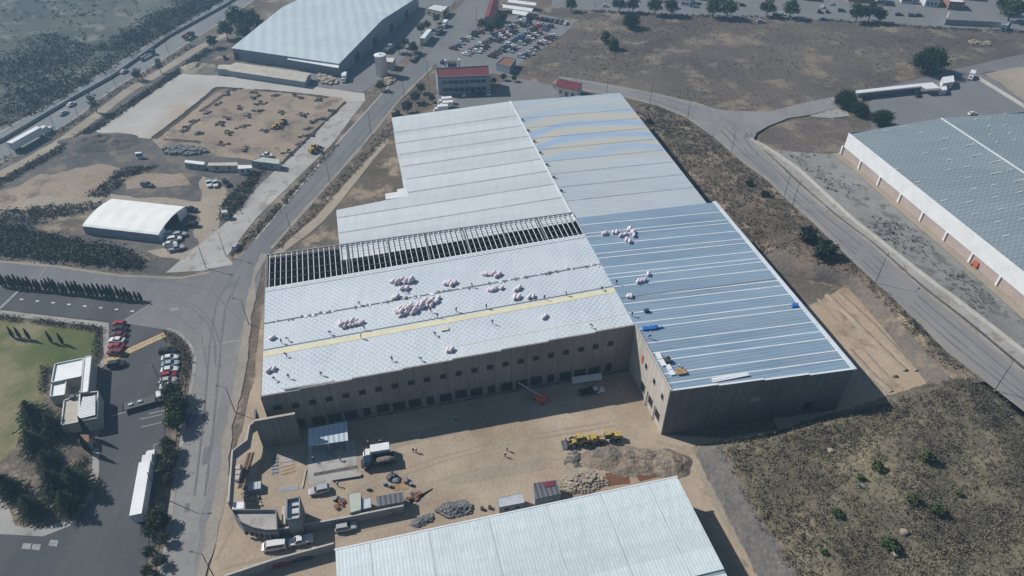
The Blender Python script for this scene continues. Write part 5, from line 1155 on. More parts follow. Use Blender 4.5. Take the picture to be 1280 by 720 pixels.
def pane_q(a, b, c, d, i0=.08, j0=.10, off=.012):
    n = (b-a).cross(d-a).normalized(); f = lambda u, v: (a.lerp(b, u)).lerp(d.lerp(c, u), v)+n*off
    m = MB(); vs = [f(i0, j0), f(1-i0, j0), f(1-i0, 1-j0), f(i0, 1-j0)]; vb = [v-n*.02 for v in vs]
    m.add(vs+vb, [(0, 1, 2, 3), (0, 4, 5, 1), (1, 5, 6, 2), (2, 6, 7, 3), (3, 7, 4, 0)]); return m
def glass_panels(B, T):
    return [('windscreen', pane_q(B[1], B[2], T[2], T[1])), ('rear_window', pane_q(B[3], B[0], T[0], T[3])), ('side_window', pane_q(B[0], B[1], T[1], T[0])), ('side_window', pane_q(B[2], B[3], T[3], T[2]))]
def make_car(kind, name):
    o = empty(name, cat={'pickup': 'pickup', 'van': 'van'}.get(kind, 'car')); m, B, T = car_geo(kind); L, hw, st, _, zt = KINDS[kind]
    m.build('body', M['car_paint'], o, False)
    for nm, g_ in glass_panels(B, T): g_.build(nm, M['glass'], o)
    x = L*.30; r = .36 if kind in ('suv', 'pickup', 'van') else .31
    for sx in (x, -x):
        for s in (1, -1): wheel(o, sx, s*(hw+.01), r)
    for s in (1, -1):
        MB().box((L/2-.12, s*(hw-.3), st[-1][3]-.16), (.2, .3, .14)).build('headlight', M['lamp_glass'], o)
        MB().box((-L/2+.06, s*(hw-.22), st[0][3]-.2), (.1, .2, .16)).build('tail_light', M['red_lamp'], o)
        MB().box((B[1].x-.25, s*(hw+.07), B[1].z+.02), (.12, .18, .14)).build('mirror', M['car_paint'], o)
    return o
def far_car(kind):
    m, B, T = car_geo(kind); L, hw, st, _, zt = KINDS[kind]
    for nm, g_ in glass_panels(B, T): m.add(g_.v, g_.f, 1)
    for sx in (L*.3, -L*.3):
        for s in (1, -1): m.tube((sx, s*(hw-.2), .31), (sx, s*(hw+.01), .31), .31, .31, 8, 2)
    o = m.build('parked_car', [M['car_paint'], M['glass'], M['rubber']]); o['category'] = 'car'; return o
def truck_base(o, L, cabn='cab', cz=2.6, pickup=False):
    pass
def make_truck(name, kind, cat='truck'):
    """kind: semi, box, flatbed, tanker, dump; +x forward, origin at the middle"""
    o = empty(name, cat=cat)
    LB = {'semi': 14.2, 'box': 6.2, 'flatbed': 8.0, 'tanker': 5.6, 'dump': 5.2, 'trailer': 13.0}[kind]
    x0 = -(LB+2.6)/2
    if kind != 'trailer':
        cx = x0+LB+.3; m = MB(); hh = 3.0 if kind == 'semi' else 2.5
        skinrings(m, [sect(cx, 1.15, .7, hh, .15), sect(cx+1.5, 1.15, .6, hh, .2), sect(cx+2.0, 1.12, .55, hh*.62, .15), sect(cx+2.35, 1.0, .6, hh*.5, .12)])
        if kind == 'semi':
            m = MB(); cx += .9; skinrings(m, [sect(cx-.6, 1.2, .7, 3.1, .15), sect(cx+1.5, 1.2, .6, 3.2, .2), sect(cx+2.0, 1.15, .55, 2.0, .15), sect(cx+3.9, 1.0, .55, 1.7, .15), sect(cx+4.15, .85, .6, 1.3, .1)])
        m.build('cab', M['car_paint'], o)
        pane_q(Vector((cx+2.0, -1.0, hh*.62)), Vector((cx+2.0, 1.0, hh*.62)), Vector((cx+1.5, 1.0, hh)), Vector((cx+1.5, -1.0, hh))).build('windscreen', M['glass'], o)
        for s in (1, -1):
            MB().box((cx+1.0, s*1.155, hh*.62), (.8, .02, hh*.26)).build('side_window', M['glass'], o)
            MB().box((cx+(4.1 if kind == 'semi' else 2.3), s*.75, .9), (.12, .3, .2)).build('headlight', M['lamp_glass'], o)
            MB().box((cx+1.7, s*1.3, hh*.6), (.1, .25, .5)).build('mirror', M['dark_metal'], o)
            wheel(o, cx+(2.9 if kind == 'semi' else 1.35), s*1.15, .5, .3)
    MB().box((x0+LB/2+.6, 0, .75), (LB+1.2, .9, .25)).build('chassis', M['dark_metal'], o)
    if kind in ('semi', 'box', 'trailer'):
        m = MB().box((x0+LB/2, 0, 1.15), (LB, 2.5, 2.85)); n = int(LB/1.2)
        for i in range(n+1): m.box((x0+.05+i*(LB-.1)/n, 0, 1.16), (.06, 2.54, 2.85))
        m.build('cargo_box', M['white_metal'], o); MB().box((x0-.02, 0, 1.25), (.05, 2.3, 2.6)).build('rear_door', M['galv'], o)
    elif kind == 'flatbed':
        m = MB().box((x0+LB/2, 0, 1.05), (LB, 2.45, .18))
        for i in range(12): m.box((x0+.4+i*LB/12.3, 0, 1.232), (.12, 2.4, .05))
        m.build('flat_deck', M['dark_metal'], o); MB().box((x0+LB-.05, 0, 1.2), (.1, 2.4, .9)).build('headboard', M['dark_metal'], o)
        MB().box((x0+.05, 0, 1.2), (.1, 2.4, .35)).build('tailboard', M['dark_metal'], o)
        for i in range(2): MB().box((x0+2+i*2.2, U(-.4, .4), 1.29), (1.0, .6, .3)).build('load', M['galv'], o)
    elif kind == 'tanker':
        m = MB().tube((x0, 0, 2.2), (x0+LB, 0, 2.2), 1.15, 1.15, 16); m.build('tank', M['white_metal'], o, False); MB().tube((x0+LB/2, 0, 3.3), (x0+LB/2, 0, 3.55), .35, .35, 10).build('hatch', M['galv'], o)
    elif kind == 'dump':
        m = MB().box((x0+LB/2, 0, 1.1), (LB, 2.4, .2))
        for s in (1, -1): m.box((x0+LB/2, s*1.17, 1.3), (LB, .08, 1.0))
        m.box((x0+.05, 0, 1.3), (.1, 2.3, 1.0)); m.box((x0+LB-.05, 0, 1.3), (.1, 2.3, 1.3)); m.build('bed', M['car_paint'], o)
        MB().blob((x0+LB/2, 0, 1.3), (LB*.45, 1.0, .6), 9, 6).build('load', M['spoil'], o)
    ax = [x0+1.2, x0+2.5] if LB > 8 else [x0+1.5]
    if kind == 'semi': ax.append(x0+LB-.8)
    for x in ax:
        for s in (1, -1): wheel(o, x, s*1.2, .5, .55)
    return o
PR = {k: make_car(k, n) for k, n in (('sedan', 'parked_car'), ('suv', 'parked_suv'), ('hatchback', 'small_car'), ('pickup', 'pickup_truck'), ('van', 'van'))}
TR = {k: make_truck(n, k) for k, n in (('semi', 'semitrailer_truck'), ('box', 'box_truck'), ('flatbed', 'flatbed_truck'), ('dump', 'tipper_truck'), ('trailer', 'cargo_trailer'))}
FAR = [far_car(k) for k in ('sedan', 'suv', 'hatchback')]
index_kids()
CC = {'white': (.62, .62, .61), 'silver': (.36, .37, .38), 'grey': (.12, .125, .13), 'black': (.015, .016, .018), 'red': (.28, .02, .03), 'dark red': (.12, .015, .025), 'blue': (.03, .07, .20), 'dark blue': (.015, .025, .06), 'pale blue': (.28, .36, .42), 'tan': (.34, .28, .20)}
def put(proto, x, y, d, colr, label, group=None, z=0.13, zf=None):
    p = GZ(x, y, zf) if zf else G(x, y, .7)
    if not zf: p.z = z
    a = hd(x, y, *d); o = place(proto, p, a, label, group)
    c = CC[colr]; o.color = (*c, 1)
    kids = KIDS.get(proto.name, []) if o is proto else [q for q in bpy.data.objects if q.parent == o]
    for q in kids: q.color = (*c, 1)
    return o
g1 = 'cars parked along the left side of the car park entrance'
for i, (x, y, k, c, l) in enumerate(((149, 404.5, 'hatchback', 'red', 'bright red car at the top of the left parked row'), (149.5, 411, 'sedan', 'black', 'black car just below the top red car of the left row'), (148, 418, 'sedan', 'dark red', 'dark red car between the black and the white one in the left row'), (146, 425, 'sedan', 'white', 'only white car in the left parked row'), (145, 432.5, 'sedan', 'red', 'red car right below the white one in the left row'), (144.5, 440.5, 'suv', 'dark red', 'red car nearest the yellow speed hump'))):
    put(PR[k], x, y, (-10, -.6), c, l, g1)
put(PR['suv'], 146, 455.5, (10, -1.4), 'black', 'black car alone just below the yellow speed hump')
g1 = 'cars parked nose to the kerb strip'
for x, y, k, c, l in ((210, 439, 'suv', 'black', 'black car at the top of the right parked row'), (212.5, 447, 'sedan', 'white', 'white car just below the black one in the right row'), (213, 454.5, 'sedan', 'pale blue', 'pale blue grey car in the right row, third from its top'), (212, 462, 'sedan', 'white', 'white car right above the red one in the right row'), (211, 468.5, 'hatchback', 'red', 'only red car in the right parked row'), (210, 475.5, 'sedan', 'silver', 'silver car right below the red one in the right row'), (211, 482.5, 'sedan', 'white', 'white car at the bottom of the right row, half under the tree')):
    put(PR[k], x, y, (10, -1.4), c, l, g1)
put(TR['flatbed'], 182, 503.5, (10, -2.8), 'white', 'flatbed truck with white cab and long dark empty deck')
put(TR['semi'], 182.5, 614, (3, -18), 'white', 'long white semitrailer truck parked by the kerb strip')
mo = put(PR['hatchback'], 240, 705, (1, -9), 'blue', 'x'); bpy.data.objects.remove(mo) if False else None
mo.location = G(240.5, 524); mo.rotation_euler.z = hd(240, 524, 3, -6); mo['label'] = 'small blue car on the road beside the pavement trees'
for x, y, k, c, d, l in ((343, 683, 'van', 'white', (-10, 1.5), 'white panel van parked beside the curved gatehouse'), (376, 676, 'pickup', 'white', (-10, 2.2), 'white pickup with a dark load bed between the van and the silver car'), (432.5, 659, 'suv', 'silver', (10, -1.8), 'silver car parked against the boundary wall'),
                       (378, 695.5, 'sedan', 'dark blue', (10, -2.2), 'dark blue car by the lower wall left of the near hall'), (352, 703, 'hatchback', 'red', (10, -2.2), 'small red car half hidden behind the lower wall'), (399, 613, 'suv', 'silver', (-10, 2.2), 'silver car with its dark rear parked by the concrete slab'),
                       (745, 488, 'sedan', 'white', (10, -1.5), 'white car in the shadow of the hall front'), (737, 489.5, 'pickup', 'black', (10, -2), 'black pickup left of the white car in the shadow'),
                       (295, 308, 'hatchback', 'silver', (3, -5), 'silver car on the verge at the corner of the concrete road'),
                       (213, 292.5, 'suv', 'white', (10, -1.5), 'white car nearest the tent opening'), (218, 299, 'suv', 'white', (10, -1.5), 'second white car in front of the tent opening'), (212.5, 305, 'sedan', 'white', (10, -1.5), 'third white car before the tent opening'), (220, 310.5, 'pickup', 'silver', (10, -2), 'silver pickup furthest out before the tent'), (224, 293.5, 'suv', 'silver', (10, -1.5), 'silver car right behind the first white car at the tent'), (239, 281, 'suv', 'black', (-10, 0), 'black car alone right of the tent hall'), (238, 262, 'pickup', 'black', (10, 1), 'black pickup on the dirt track above the lone black car'),
                       (261, 229, 'pickup', 'white', (2, 9), 'left of the two white pickups below the site cabins'), (269, 229, 'pickup', 'white', (2, 9), 'right of the two white pickups below the site cabins'), (283, 229, 'suv', 'black', (6, 6), 'black car right of the two white pickups'), (184, 231, 'suv', 'grey', (10, 1), 'grey car on the grey soil above the tent hall'), (333, 194, 'pickup', 'white', (10, .5), 'white pickup parked above the pale green site shed'),
                       (89, 130, 'sedan', 'white', (10, -6), 'white car on the highway, upper one of two close together'), (79, 141, 'sedan', 'silver', (10, -6), 'silver car on the highway just below the white one'), (155, 89, 'sedan', 'silver', (10, -6), 'silver car on the highway beside the round roadside tree'), (281, 72, 'hatchback', 'black', (3, 6), 'small black car left of the big factory')):
    put(PR[k], x, y, d, c, l)
put(TR['dump'], 473, 578, (-10, 1.6), 'dark blue', 'dark blue tipper truck next to the white box truck in the yard')
put(TR['box'], 471, 567, (-10, 1.6), 'white', 'white box truck beside the dark blue tipper in the yard').scale = (.72, .85, .72)
put(TR['semi'], 38, 176, (10, -5.6), 'white', 'long white semitrailer truck at the left edge of the highway')
put(TR['flatbed'], 184, 70, (10, -5.6), 'dark blue', 'dark flatbed truck in the middle of the highway'); put(TR['dump'], 236, 46, (10, -5.8), 'dark red', 'red tipper truck furthest up the highway')
put(TR['trailer'], 470, 45, (6, -6), 'white', 'long white trailer at the docks of the big factory'); put(TR['box'], 430.5, 99, (-2.5, 9), 'white', 'white box truck parked below the big factory corner')
put(TR['trailer'], 534, 49, (5, -6), 'white', 'long white trailer parked along the road by the dusty trees'); put(TR['flatbed'], 519, 72, (6, -7), 'grey', 'grey flatbed truck below the parked white trailer')
for x, y, l in ((556, 128, 'upper white box truck behind the old hall'), (557.5, 133, 'middle white box truck behind the old hall'), (551, 138, 'lowest white box truck behind the old hall')): put(TR['box'], x, y, (-10, .8), 'white', l, 'box trucks behind the old hall')
put(TR['box'], 556, 32, (-5, 6), 'white', 'white box truck on the road above the grey flatbed'); put(TR['dump'], 549, 40, (-5, 6), 'grey', 'grey tipper truck on the road beside the white trailer'); put(TR['dump'], 486, 62, (6, -6), 'silver', 'grey tipper truck in the dock shade of the big factory')
put(TR['dump'], 495, 5, (6, -7), 'white', 'white truck at the top end of the big factory docks')
put(TR['box'], 1214, 96, (-3, 9), 'white', 'white truck cab and box at the right end of the white canopy'); put(PR['suv'], 1146, 118, (4, 7), 'black', 'black car in the concrete yard under the canopy shade'); put(PR['hatchback'], 1216, 142, (10, -1), 'white', 'white car at the bottom of the concrete yard near the roof')
# the far car park, row by row
random.seed(5)
def row(a, b, name, d, cols, skip=(), step=2.75):
    A, B = G(540+a[0]/7.11, a[1]/7.11, .5), G(540+b[0]/7.11, b[1]/7.11, .5); n = int((B-A).length/step)+1; c_ = {}
    for i in range(n):
        if i in skip: continue
        q = A.lerp(B, i/max(1, n-1)); q.z = .1; c = random.choice(cols); f = random.choice(FAR)
        o = place(f, q, d+U(-.03, .03)+(math.pi if rnd() < .4 else 0), '%s car, %s from the near end of %s' % (c, ORD[i], name), 'cars in the far car park'); o['category'] = 'car'; o.color = (*CC[c], 1)
mixc = ['white']*5+['silver']*4+['grey']*3+['black']*4+['red']*2+['dark red']*2+['blue', 'dark blue', 'dark blue']
dirn = lambda a, b: hd(540+a[0]/7.11, a[1]/7.11, (b[0]-a[0])/7.11, (b[1]-a[1])/7.11)
pr = dirn((300, 480), (600, 300))+math.pi/2
row((185, 430), (265, 385), 'the lower roadside row', pr, mixc); row((290, 358), (370, 315), 'the middle roadside row', pr, mixc); row((385, 290), (440, 290), 'the top roadside row', pr, mixc)
row((300, 482), (810, 178), 'the first double row, left line', pr, mixc, (9, 17)); row((400, 460), (860, 205), 'the first double row, right line', pr, mixc, (4, 5, 13, 14))
row((530, 500), (970, 215), 'the second double row, left line', pr, mixc, (7,)); row((690, 455), (1045, 235), 'the second double row, right line', pr, mixc, (3, 11))
row((850, 148), (1190, 208), 'the back row under the canopies', dirn((850, 148), (1190, 208))+1.57, mixc)
row((790, 505), (870, 478), 'the lower group at the field edge', pr, mixc); row((895, 440), (1100, 300), 'the row along the field edge', pr, mixc, (2, 5, 9, 10))
row((-3+100, 710-160), (180, 545), 'the line behind the red roofed office', 1.3, mixc, (1,))
for i, (x, y, c) in enumerate(((580, 117.5, 'white'), (592, 117, 'black'), (601, 116.5, 'dark blue'), (611, 116, 'white'))): o = put(FAR[i % 3], x, y, (1, -8), c, '%s car in front of the office block, %s from the left' % (c, ORD[i]), 'cars before the office block')
for i, (x, y, c, l) in enumerate(((977, 17.5, 'white', 'white car under the street trees at the top'), (971, 19, 'dark blue', 'dark blue car beside the white one under the street trees'), (928, 6, 'black', 'black car on the pale street between the tree groups'), (1030, 24, 'dark blue', 'dark blue car on the street below the parked group'), (951, 27, 'silver', 'silver car at the upper edge of the field'), (757, 7, 'white', 'white car on the street left of the first tree group'), (1124, 18, 'black', 'black car right of the lower street tree'), (1140, 19, 'grey', 'grey car between two black ones at the top right'), (1149, 19, 'black', 'black car nearest the white rusty roofed house'), (1145, 3, 'silver', 'silver car with dark windows at the very top right'), (1024, 14, 'black', 'black car at the lower left of the parked group by the grey house'), (1034, 14, 'dark blue', 'dark blue car at the lower right of the parked group by the grey house'), (1028, 8, 'white', 'white car in the middle of the parked group by the grey house'), (1052, 13, 'grey', 'grey car left of the orange house'), (870, 8, 'silver', 'silver car right of the small stall'), (1040, 4, 'silver', 'silver car at the back of the parked group by the grey house'))): put(FAR[i % 3], x, y, (10, .3) if i not in (10, 11, 12, 15) else (1, -8), c, l)
# ------------------------------------------------------------------ machines
def loader(name, label, p, a):
    o = empty(name, p, a, label, 'loader')
    MB().box((-1.6, 0, .9), (2.6, 1.9, 1.3), taper=.85).build('engine_hood', M['machine_yellow'], o); MB().box((.6, 0, .8), (1.6, 1.4, .7)).build('front_frame', M['machine_yellow'], o)
    c = MB().box((-.2, 0, 1.6), (1.4, 1.6, 1.6), taper=.85).build('cab', M['glass'], o); MB().box((-.2, 0, 3.2), (1.5, 1.6, .12)).build('cab_roof', M['machine_yellow'], c)
    for x in (-1.7, 1.2):
        for s in (1, -1): wheel(o, x, s*1.25, .8, .55)
    m = MB()
    for s in (1, -1): m.tube((.7, s*.55, 1.6), (2.7, s*.55, .8), .14, n=6)
    m.build('lift_arm', M['machine_yellow'], o)
    m = MB(); prof = [(2.6, 1.3), (2.7, .35), (3.4, .15), (3.9, .2), (3.4, .3), (2.85, .5), (2.75, 1.3)]
    m.add([(x, -1.4, z) for x, z in prof]+[(x, 1.4, z) for x, z in prof], [tuple(range(7)), tuple(range(13, 6, -1))]+[(i, 7+i, 7+(i+1) % 7, (i+1) % 7) for i in range(7)]); m.build('bucket', M['dark_metal'], o)
    MB().tube((-1.8, .5, 2.0), (-1.8, .5, 2.9), .07).build('exhaust', M['dark_metal'], o); return o
def grader(name, label, p, a):
    o = empty(name, p, a, label, 'grader')
    MB().box((-2.6, 0, 1.0), (2.8, 1.5, 1.2), taper=.88).build('engine_hood', M['machine_yellow'], o)
    c = MB().box((-.5, 0, 1.3), (1.4, 1.5, 1.7), taper=.9).build('cab', M['glass'], o); MB().box((-.5, 0, 3.0), (1.5, 1.6, .12)).build('cab_roof', M['machine_yellow'], c)
    m = MB().tube((.2, 0, 1.7), (3.0, 0, 2.0), .2, .18, 6); m.tube((3, 0, 2), (4.1, 0, 1.1), .18, .2, 6); m.build('main_beam', M['machine_yellow'], o)
    MB().box((1.5, 0, .25), (.12, 3.6, .6), .5).build('blade', M['dark_metal'], o); MB().tube((1.5, 0, .8), (1.5, 0, 1.1), .8, .8, 14).build('circle_drive', M['machine_yellow'], o)
    for x in (-3.2, -1.7, 4.1):
        for s in (1, -1): wheel(o, x, s*1.15, .65, .4)
    return o
p = G(722, 555); loader('wheel_loader', 'yellow wheel loader parked left of the yellow grader', p, hd(722, 555, -10, 1.2))
p = G(756, 550.5); grader('motor_grader', 'long yellow motor grader parked in the sunlit yard', p, hd(756, 550.5, -10, 1))
p = G(741, 553); r_ = empty('road_roller', p, hd(741, 553, -10, 1.2), 'yellow roller between the wheel loader and the grader', 'roller')
MB().tube((1.6, -1, .7), (1.6, 1, .7), .7, .7, 18).build('drum', M['dark_metal'], r_); MB().box((-1.2, 0, .7), (2.2, 1.6, 1.1), taper=.85).build('engine_hood', M['machine_yellow'], r_); MB().box((.1, 0, .9), (1.2, 1.5, 1.0)).build('operator_station', M['machine_yellow'], r_); MB().box((.1, 0, 2.5), (1.5, 1.6, .1)).build('canopy', M['machine_yellow'], r_)
m = MB()
for x in (-.5, .7):
    for s in (-.65, .65): m.tube((x, s, 1.8), (x, s, 2.5), .04, n=5)
m.build('canopy_posts', M['dark_metal'], r_)
for s in (1, -1): wheel(r_, -1.3, s*1.0, .7, .45)
def boomlift(label, p, a, seg, cat='boom lift'):
    o = empty('boom_lift', p, a, label, cat)
    MB().box((0, 0, .5), (3.0, 2.2, .7), taper=.9).build('chassis', M['orange_paint'], o); MB().box((-.3, 0, 1.25), (2.6, 1.9, 1.0), taper=.9).build('turntable', M['orange_paint'], o)
    for x in (-1.1, 1.1):
        for s in (1, -1): wheel(o, x, s*1.15, .5, .35)
    for q, r in zip(seg, seg[1:]): MB().tube(q, r, .27, .22, 6).build('boom', M['cream_wall' if cat == 'boom lift' and len(seg) == 2 else 'orange_paint'], o)
    e = seg[-1]; b = MB().box((e[0], e[1], e[2]-.6), (1.6, .9, .1)).build('basket', M['dark_metal'], o); k = MB()
    for x in (-.75, .75):
        for y in (-.4, .4): k.tube((e[0]+x, e[1]+y, e[2]-.5), (e[0]+x, e[1]+y, e[2]+.5), .03, n=4)
    k.build('basket_rail', M['galv'], b); return o
p = G(675, 501); a_ = hd(675, 501, -12, -6); boomlift('orange boom lift with lowered pale boom in the hall shade', p, a_, [(-.8, 0, 2.0), (9.5, 0, 3.2)])
p = G(1221, 333); boomlift('red boom lift with its folded boom raised against the white warehouse', p, hd(1221, 333, 6, -2), [(-.6, 0, 2), (-.2, 0, 8.6), (.5, 0, 8.9), (.6, 0, 3.4)], 'lift')
p = G(323, 192); loader('wheel_loader', 'yellow loader on the concrete road by the excavation', G(394, 189), 1.0)
for i, (x, y, l) in enumerate(((355, 157, 'left of the two yellow machines inside the excavation'), (362, 151, 'right of the two yellow machines inside the excavation'))): loader('wheel_loader', l, G(x-8, y+3), .6+i).scale = (.72, .72, .72)
# scissor lift strip beside hall wall: long white trailer bed in the shade
put(TR['trailer'], 737, 474, (10, -1.4), 'white', 'long low white trailer in the deep shade by the hall front').scale = (.62, .6, .4)

# ------------------------------------------------------------------ street lamps
def lamp(h, arm):
    o = empty('street_lamp', cat='street lamp'); MB().tube((0, 0, 0), (0, 0, h), .11, .07, 8).build('pole', M['dark_metal'], o); MB().box((0, 0, 0), (.45, .45, .15)).build('base_plate', M['concrete'], o)
    MB().tube((0, 0, h-.05), (arm, 0, h+.35), .05, .045, 6).build('arm', M['dark_metal'], o); l = MB().box((arm+.3, 0, h+.3), (.75, .32, .14), taper=.8).build('lamp_head', M['dark_metal'], o)
    MB().box((arm+.3, 0, h+.28), (.5, .22, .03)).build('lens', M['lamp_glass'], l); return o
LP = lamp(9.3, 1.9); index_kids()
LL = [(311, 405.5, 3.0, 'lamp pole on the right kerb just below the road junction'), (294, 515.5, 3.0, 'lamp pole on the right kerb beside the front of the hall'), (365, 295.5, 3.1, 'lamp pole beside the open roof bay'), (413, 231.5, 3.2, 'lamp pole beside the upper old hall roof'), (257.5, 335, 2.6, 'leaning looking lamp pole at the foot of the concrete road'), (282.5, 320.5, 2.6, 'lamp pole beside the silver car on the verge'), (204, 485, 3.0, 'lamp pole beside the lowest car of the right row'), (200.5, 621.5, 0.1, 'lamp pole beside the white semitrailer truck'), (268, 722, 3.0, 'lamp pole at the bottom edge left of the near hall'),
      (464, 168, 2.6, 'lamp pole on the road kerb level with the concrete road top'), (505, 121, 2.4, 'tall pole on the kerb between the verge trees and the tank'), (535.5, 101, 2.4, 'lamp pole left of the red roofed office'), (145, 107.5, 2.6, 'lamp pole on the highway near the silver car'), (98, 145, 2.6, 'lamp pole on the highway near the ragged columnar tree'), (70, 163, 2.6, 'lamp pole on the highway ahead of the white semitrailer'), (211, 66.5, 2.6, 'lamp pole on the highway by the dark flatbed truck'), (744, 12, 3, 'lamp pole at the top edge left of the dark field bush'), (596, 33, 1, 'white pole at the corner of the far car park'), (19, 202, 2.6, 'lamp pole on the dirt track at the left edge')]
for x, y, a, l in LL: place(LP, G(x, y), a, l, 'street lamps on the left and top roads')
for x, y, a, l in ((1243, 488.5, .9, 'lamp pole on the east road nearest the hill'), (1094, 354, .9, 'lamp pole on the east road below the dark bush pair'), (990, 259.5, .9, 'lamp pole on the east road, right one of the close pair'), (979.5, 248, 2, 'lamp pole on the east road, left one of the close pair'), (758, 122.5, -1.4, 'lamp pole behind the old hall nearest the red roofed cottage'), (812.5, 129, -1.4, 'lamp pole behind the old hall, second from the cottage'), (859.5, 147.5, -1, 'lamp pole behind the old hall just before the road junction'), (914, 191, 2, 'lamp pole on the inner side of the road bend')):
    place(LP, GR(x, y), a, l, 'street lamps on the east road')
# ------------------------------------------------------------------ people
def person_proto(pose):
    def J(**k): return k
    P0 = {'pelvis': (0, 0, .95), 'chest': (0, 0, 1.35), 'neck': (0, 0, 1.50), 'head': (.02, 0, 1.66), 'crown': (.02, 0, 1.74), 'lh': (0, .10, .92), 'lk': (.03, .11, .5), 'la': (0, .12, .08), 'lt': (.16, .13, .04), 'rh': (0, -.10, .92), 'rk': (.03, -.11, .5), 'ra': (0, -.12, .08), 'rt': (.16, -.13, .04), 'ls': (0, .2, 1.42), 'le': (-.03, .26, 1.13), 'lw': (.08, .25, .90), 'lf': (.12, .24, .80), 'rs': (0, -.2, 1.42), 're': (-.03, -.26, 1.13), 'rw': (.08, -.25, .90), 'rf': (.12, -.24, .80)}
    if pose == 'walk': P0.update(lk=(.22, .11, .55), la=(.28, .12, .1), lt=(.44, .13, .08), rk=(-.05, -.11, .5), ra=(-.3, -.12, .12), rt=(-.17, -.13, .04), le=(-.15, .26, 1.15), lw=(-.12, .26, .9), lf=(-.08, .25, .8), re=(.08, -.26, 1.14), rw=(.28, -.24, 1.0), rf=(.36, -.22, .96))
    if pose == 'bend': P0.update(chest=(.34, 0, 1.18), neck=(.48, 0, 1.22), head=(.60, 0, 1.2), crown=(.68, 0, 1.18), ls=(.38, .2, 1.18), rs=(.38, -.2, 1.18), le=(.45, .24, .9), lw=(.52, .2, .66), lf=(.55, .18, .57), re=(.45, -.24, .9), rw=(.52, -.2, .66), rf=(.55, -.18, .57), pelvis=(-.08, 0, .95), lh=(-.08, .1, .92), rh=(-.08, -.1, .92))
    names = list(P0); E_ = [('pelvis', 'chest'), ('chest', 'neck'), ('neck', 'head'), ('head', 'crown'), ('pelvis', 'lh'), ('lh', 'lk'), ('lk', 'la'), ('la', 'lt'), ('pelvis', 'rh'), ('rh', 'rk'), ('rk', 'ra'), ('ra', 'rt'), ('chest', 'ls'), ('ls', 'le'), ('le', 'lw'), ('lw', 'lf'), ('chest', 'rs'), ('rs', 're'), ('re', 'rw'), ('rw', 'rf')]
    Rr = {'pelvis': .15, 'chest': .17, 'neck': .065, 'head': .105, 'crown': .08, 'lh': .1, 'rh': .1, 'lk': .068, 'rk': .068, 'la': .05, 'ra': .05, 'lt': .04, 'rt': .04, 'ls': .075, 'rs': .075, 'le': .05, 're': .05, 'lw': .038, 'rw': .038, 'lf': .04, 'rf': .04}
    me = bpy.data.meshes.new('body'); me.from_pydata([P0[n] for n in names], [(names.index(a), names.index(b)) for a, b in E_], [])
    o = bpy.data.objects.new('body', me); COL.objects.link(o); md = o.modifiers.new('skin', 'SKIN')
    for i, n in enumerate(names): v = me.skin_vertices[0].data[i]; v.radius = (Rr[n]*.9, Rr[n]); v.use_root = (n == 'pelvis')
    sb = o.modifiers.new('sub', 'SUBSURF'); sb.levels = 1; sb.render_levels = 1
    dg = bpy.context.evaluated_depsgraph_get(); m2 = bpy.data.meshes.new_from_object(o.evaluated_get(dg)); bpy.data.objects.remove(o)
    for k in ('work_shirt', 'trousers', 'skin'): m2.materials.append(M[k])
    hx = Vector(P0['head'])
    for f in m2.polygons:
        c = f.center; f.use_smooth = True
        hand = min((c-Vector(P0[n])).length for n in ('lf', 'rf', 'lw', 'rw')) < .09
        f.material_index = 2 if (c-hx).length < .2 and (c-Vector(P0['chest'])).length > .22 or hand else (1 if c.z < .98 and not (pose == 'bend' and c.x > .2) and abs(c.y) < .22 else 0)
    r_ = empty('person', cat='person'); b = bpy.data.objects.new('body', m2); COL.objects.link(b); b.parent = r_
    q = Vector(P0['crown']); d = (q-Vector(P0['head'])).normalized(); m = MB(); m.tube(q-d*.09, q+d*.0, .135, .12, 10); m.tube(q, q+d*.05, .12, .05, 10); m.tube(q-d*.1+Vector((.03, 0, 0)), q-d*.085+Vector((.03, 0, 0)), .165, .165, 10)
    m.build('helmet', M['helmet'], r_); return r_
PP = {k: person_proto(k) for k in ('stand', 'walk', 'bend')}; index_kids()
SH = [('dark blue', (.02, .03, .08)), ('dark grey', (.05, .05, .055)), ('black', (.015, .015, .017)), ('orange', (.6, .16, .03)), ('white', (.55, .55, .53)), ('navy', (.015, .02, .05))]
random.seed(33)
def person(x, y, pose, col_, where, zf=None, up_=0):
    p = GZ(x, y, zf) if zf else G(x, y); p.z += up_
    o = place(PP[pose], p, U(0, 6.28), 'person in %s work clothes %s %s' % (SH[col_][0], {'stand': 'standing', 'walk': 'walking', 'bend': 'bending down'}[pose], where), 'workers on the site')
    for q in ([k for k in bpy.data.objects if k.parent == o]): q.color = (*SH[col_][1], 1)
rz_ = lambda r, s: zroof(s)+.06
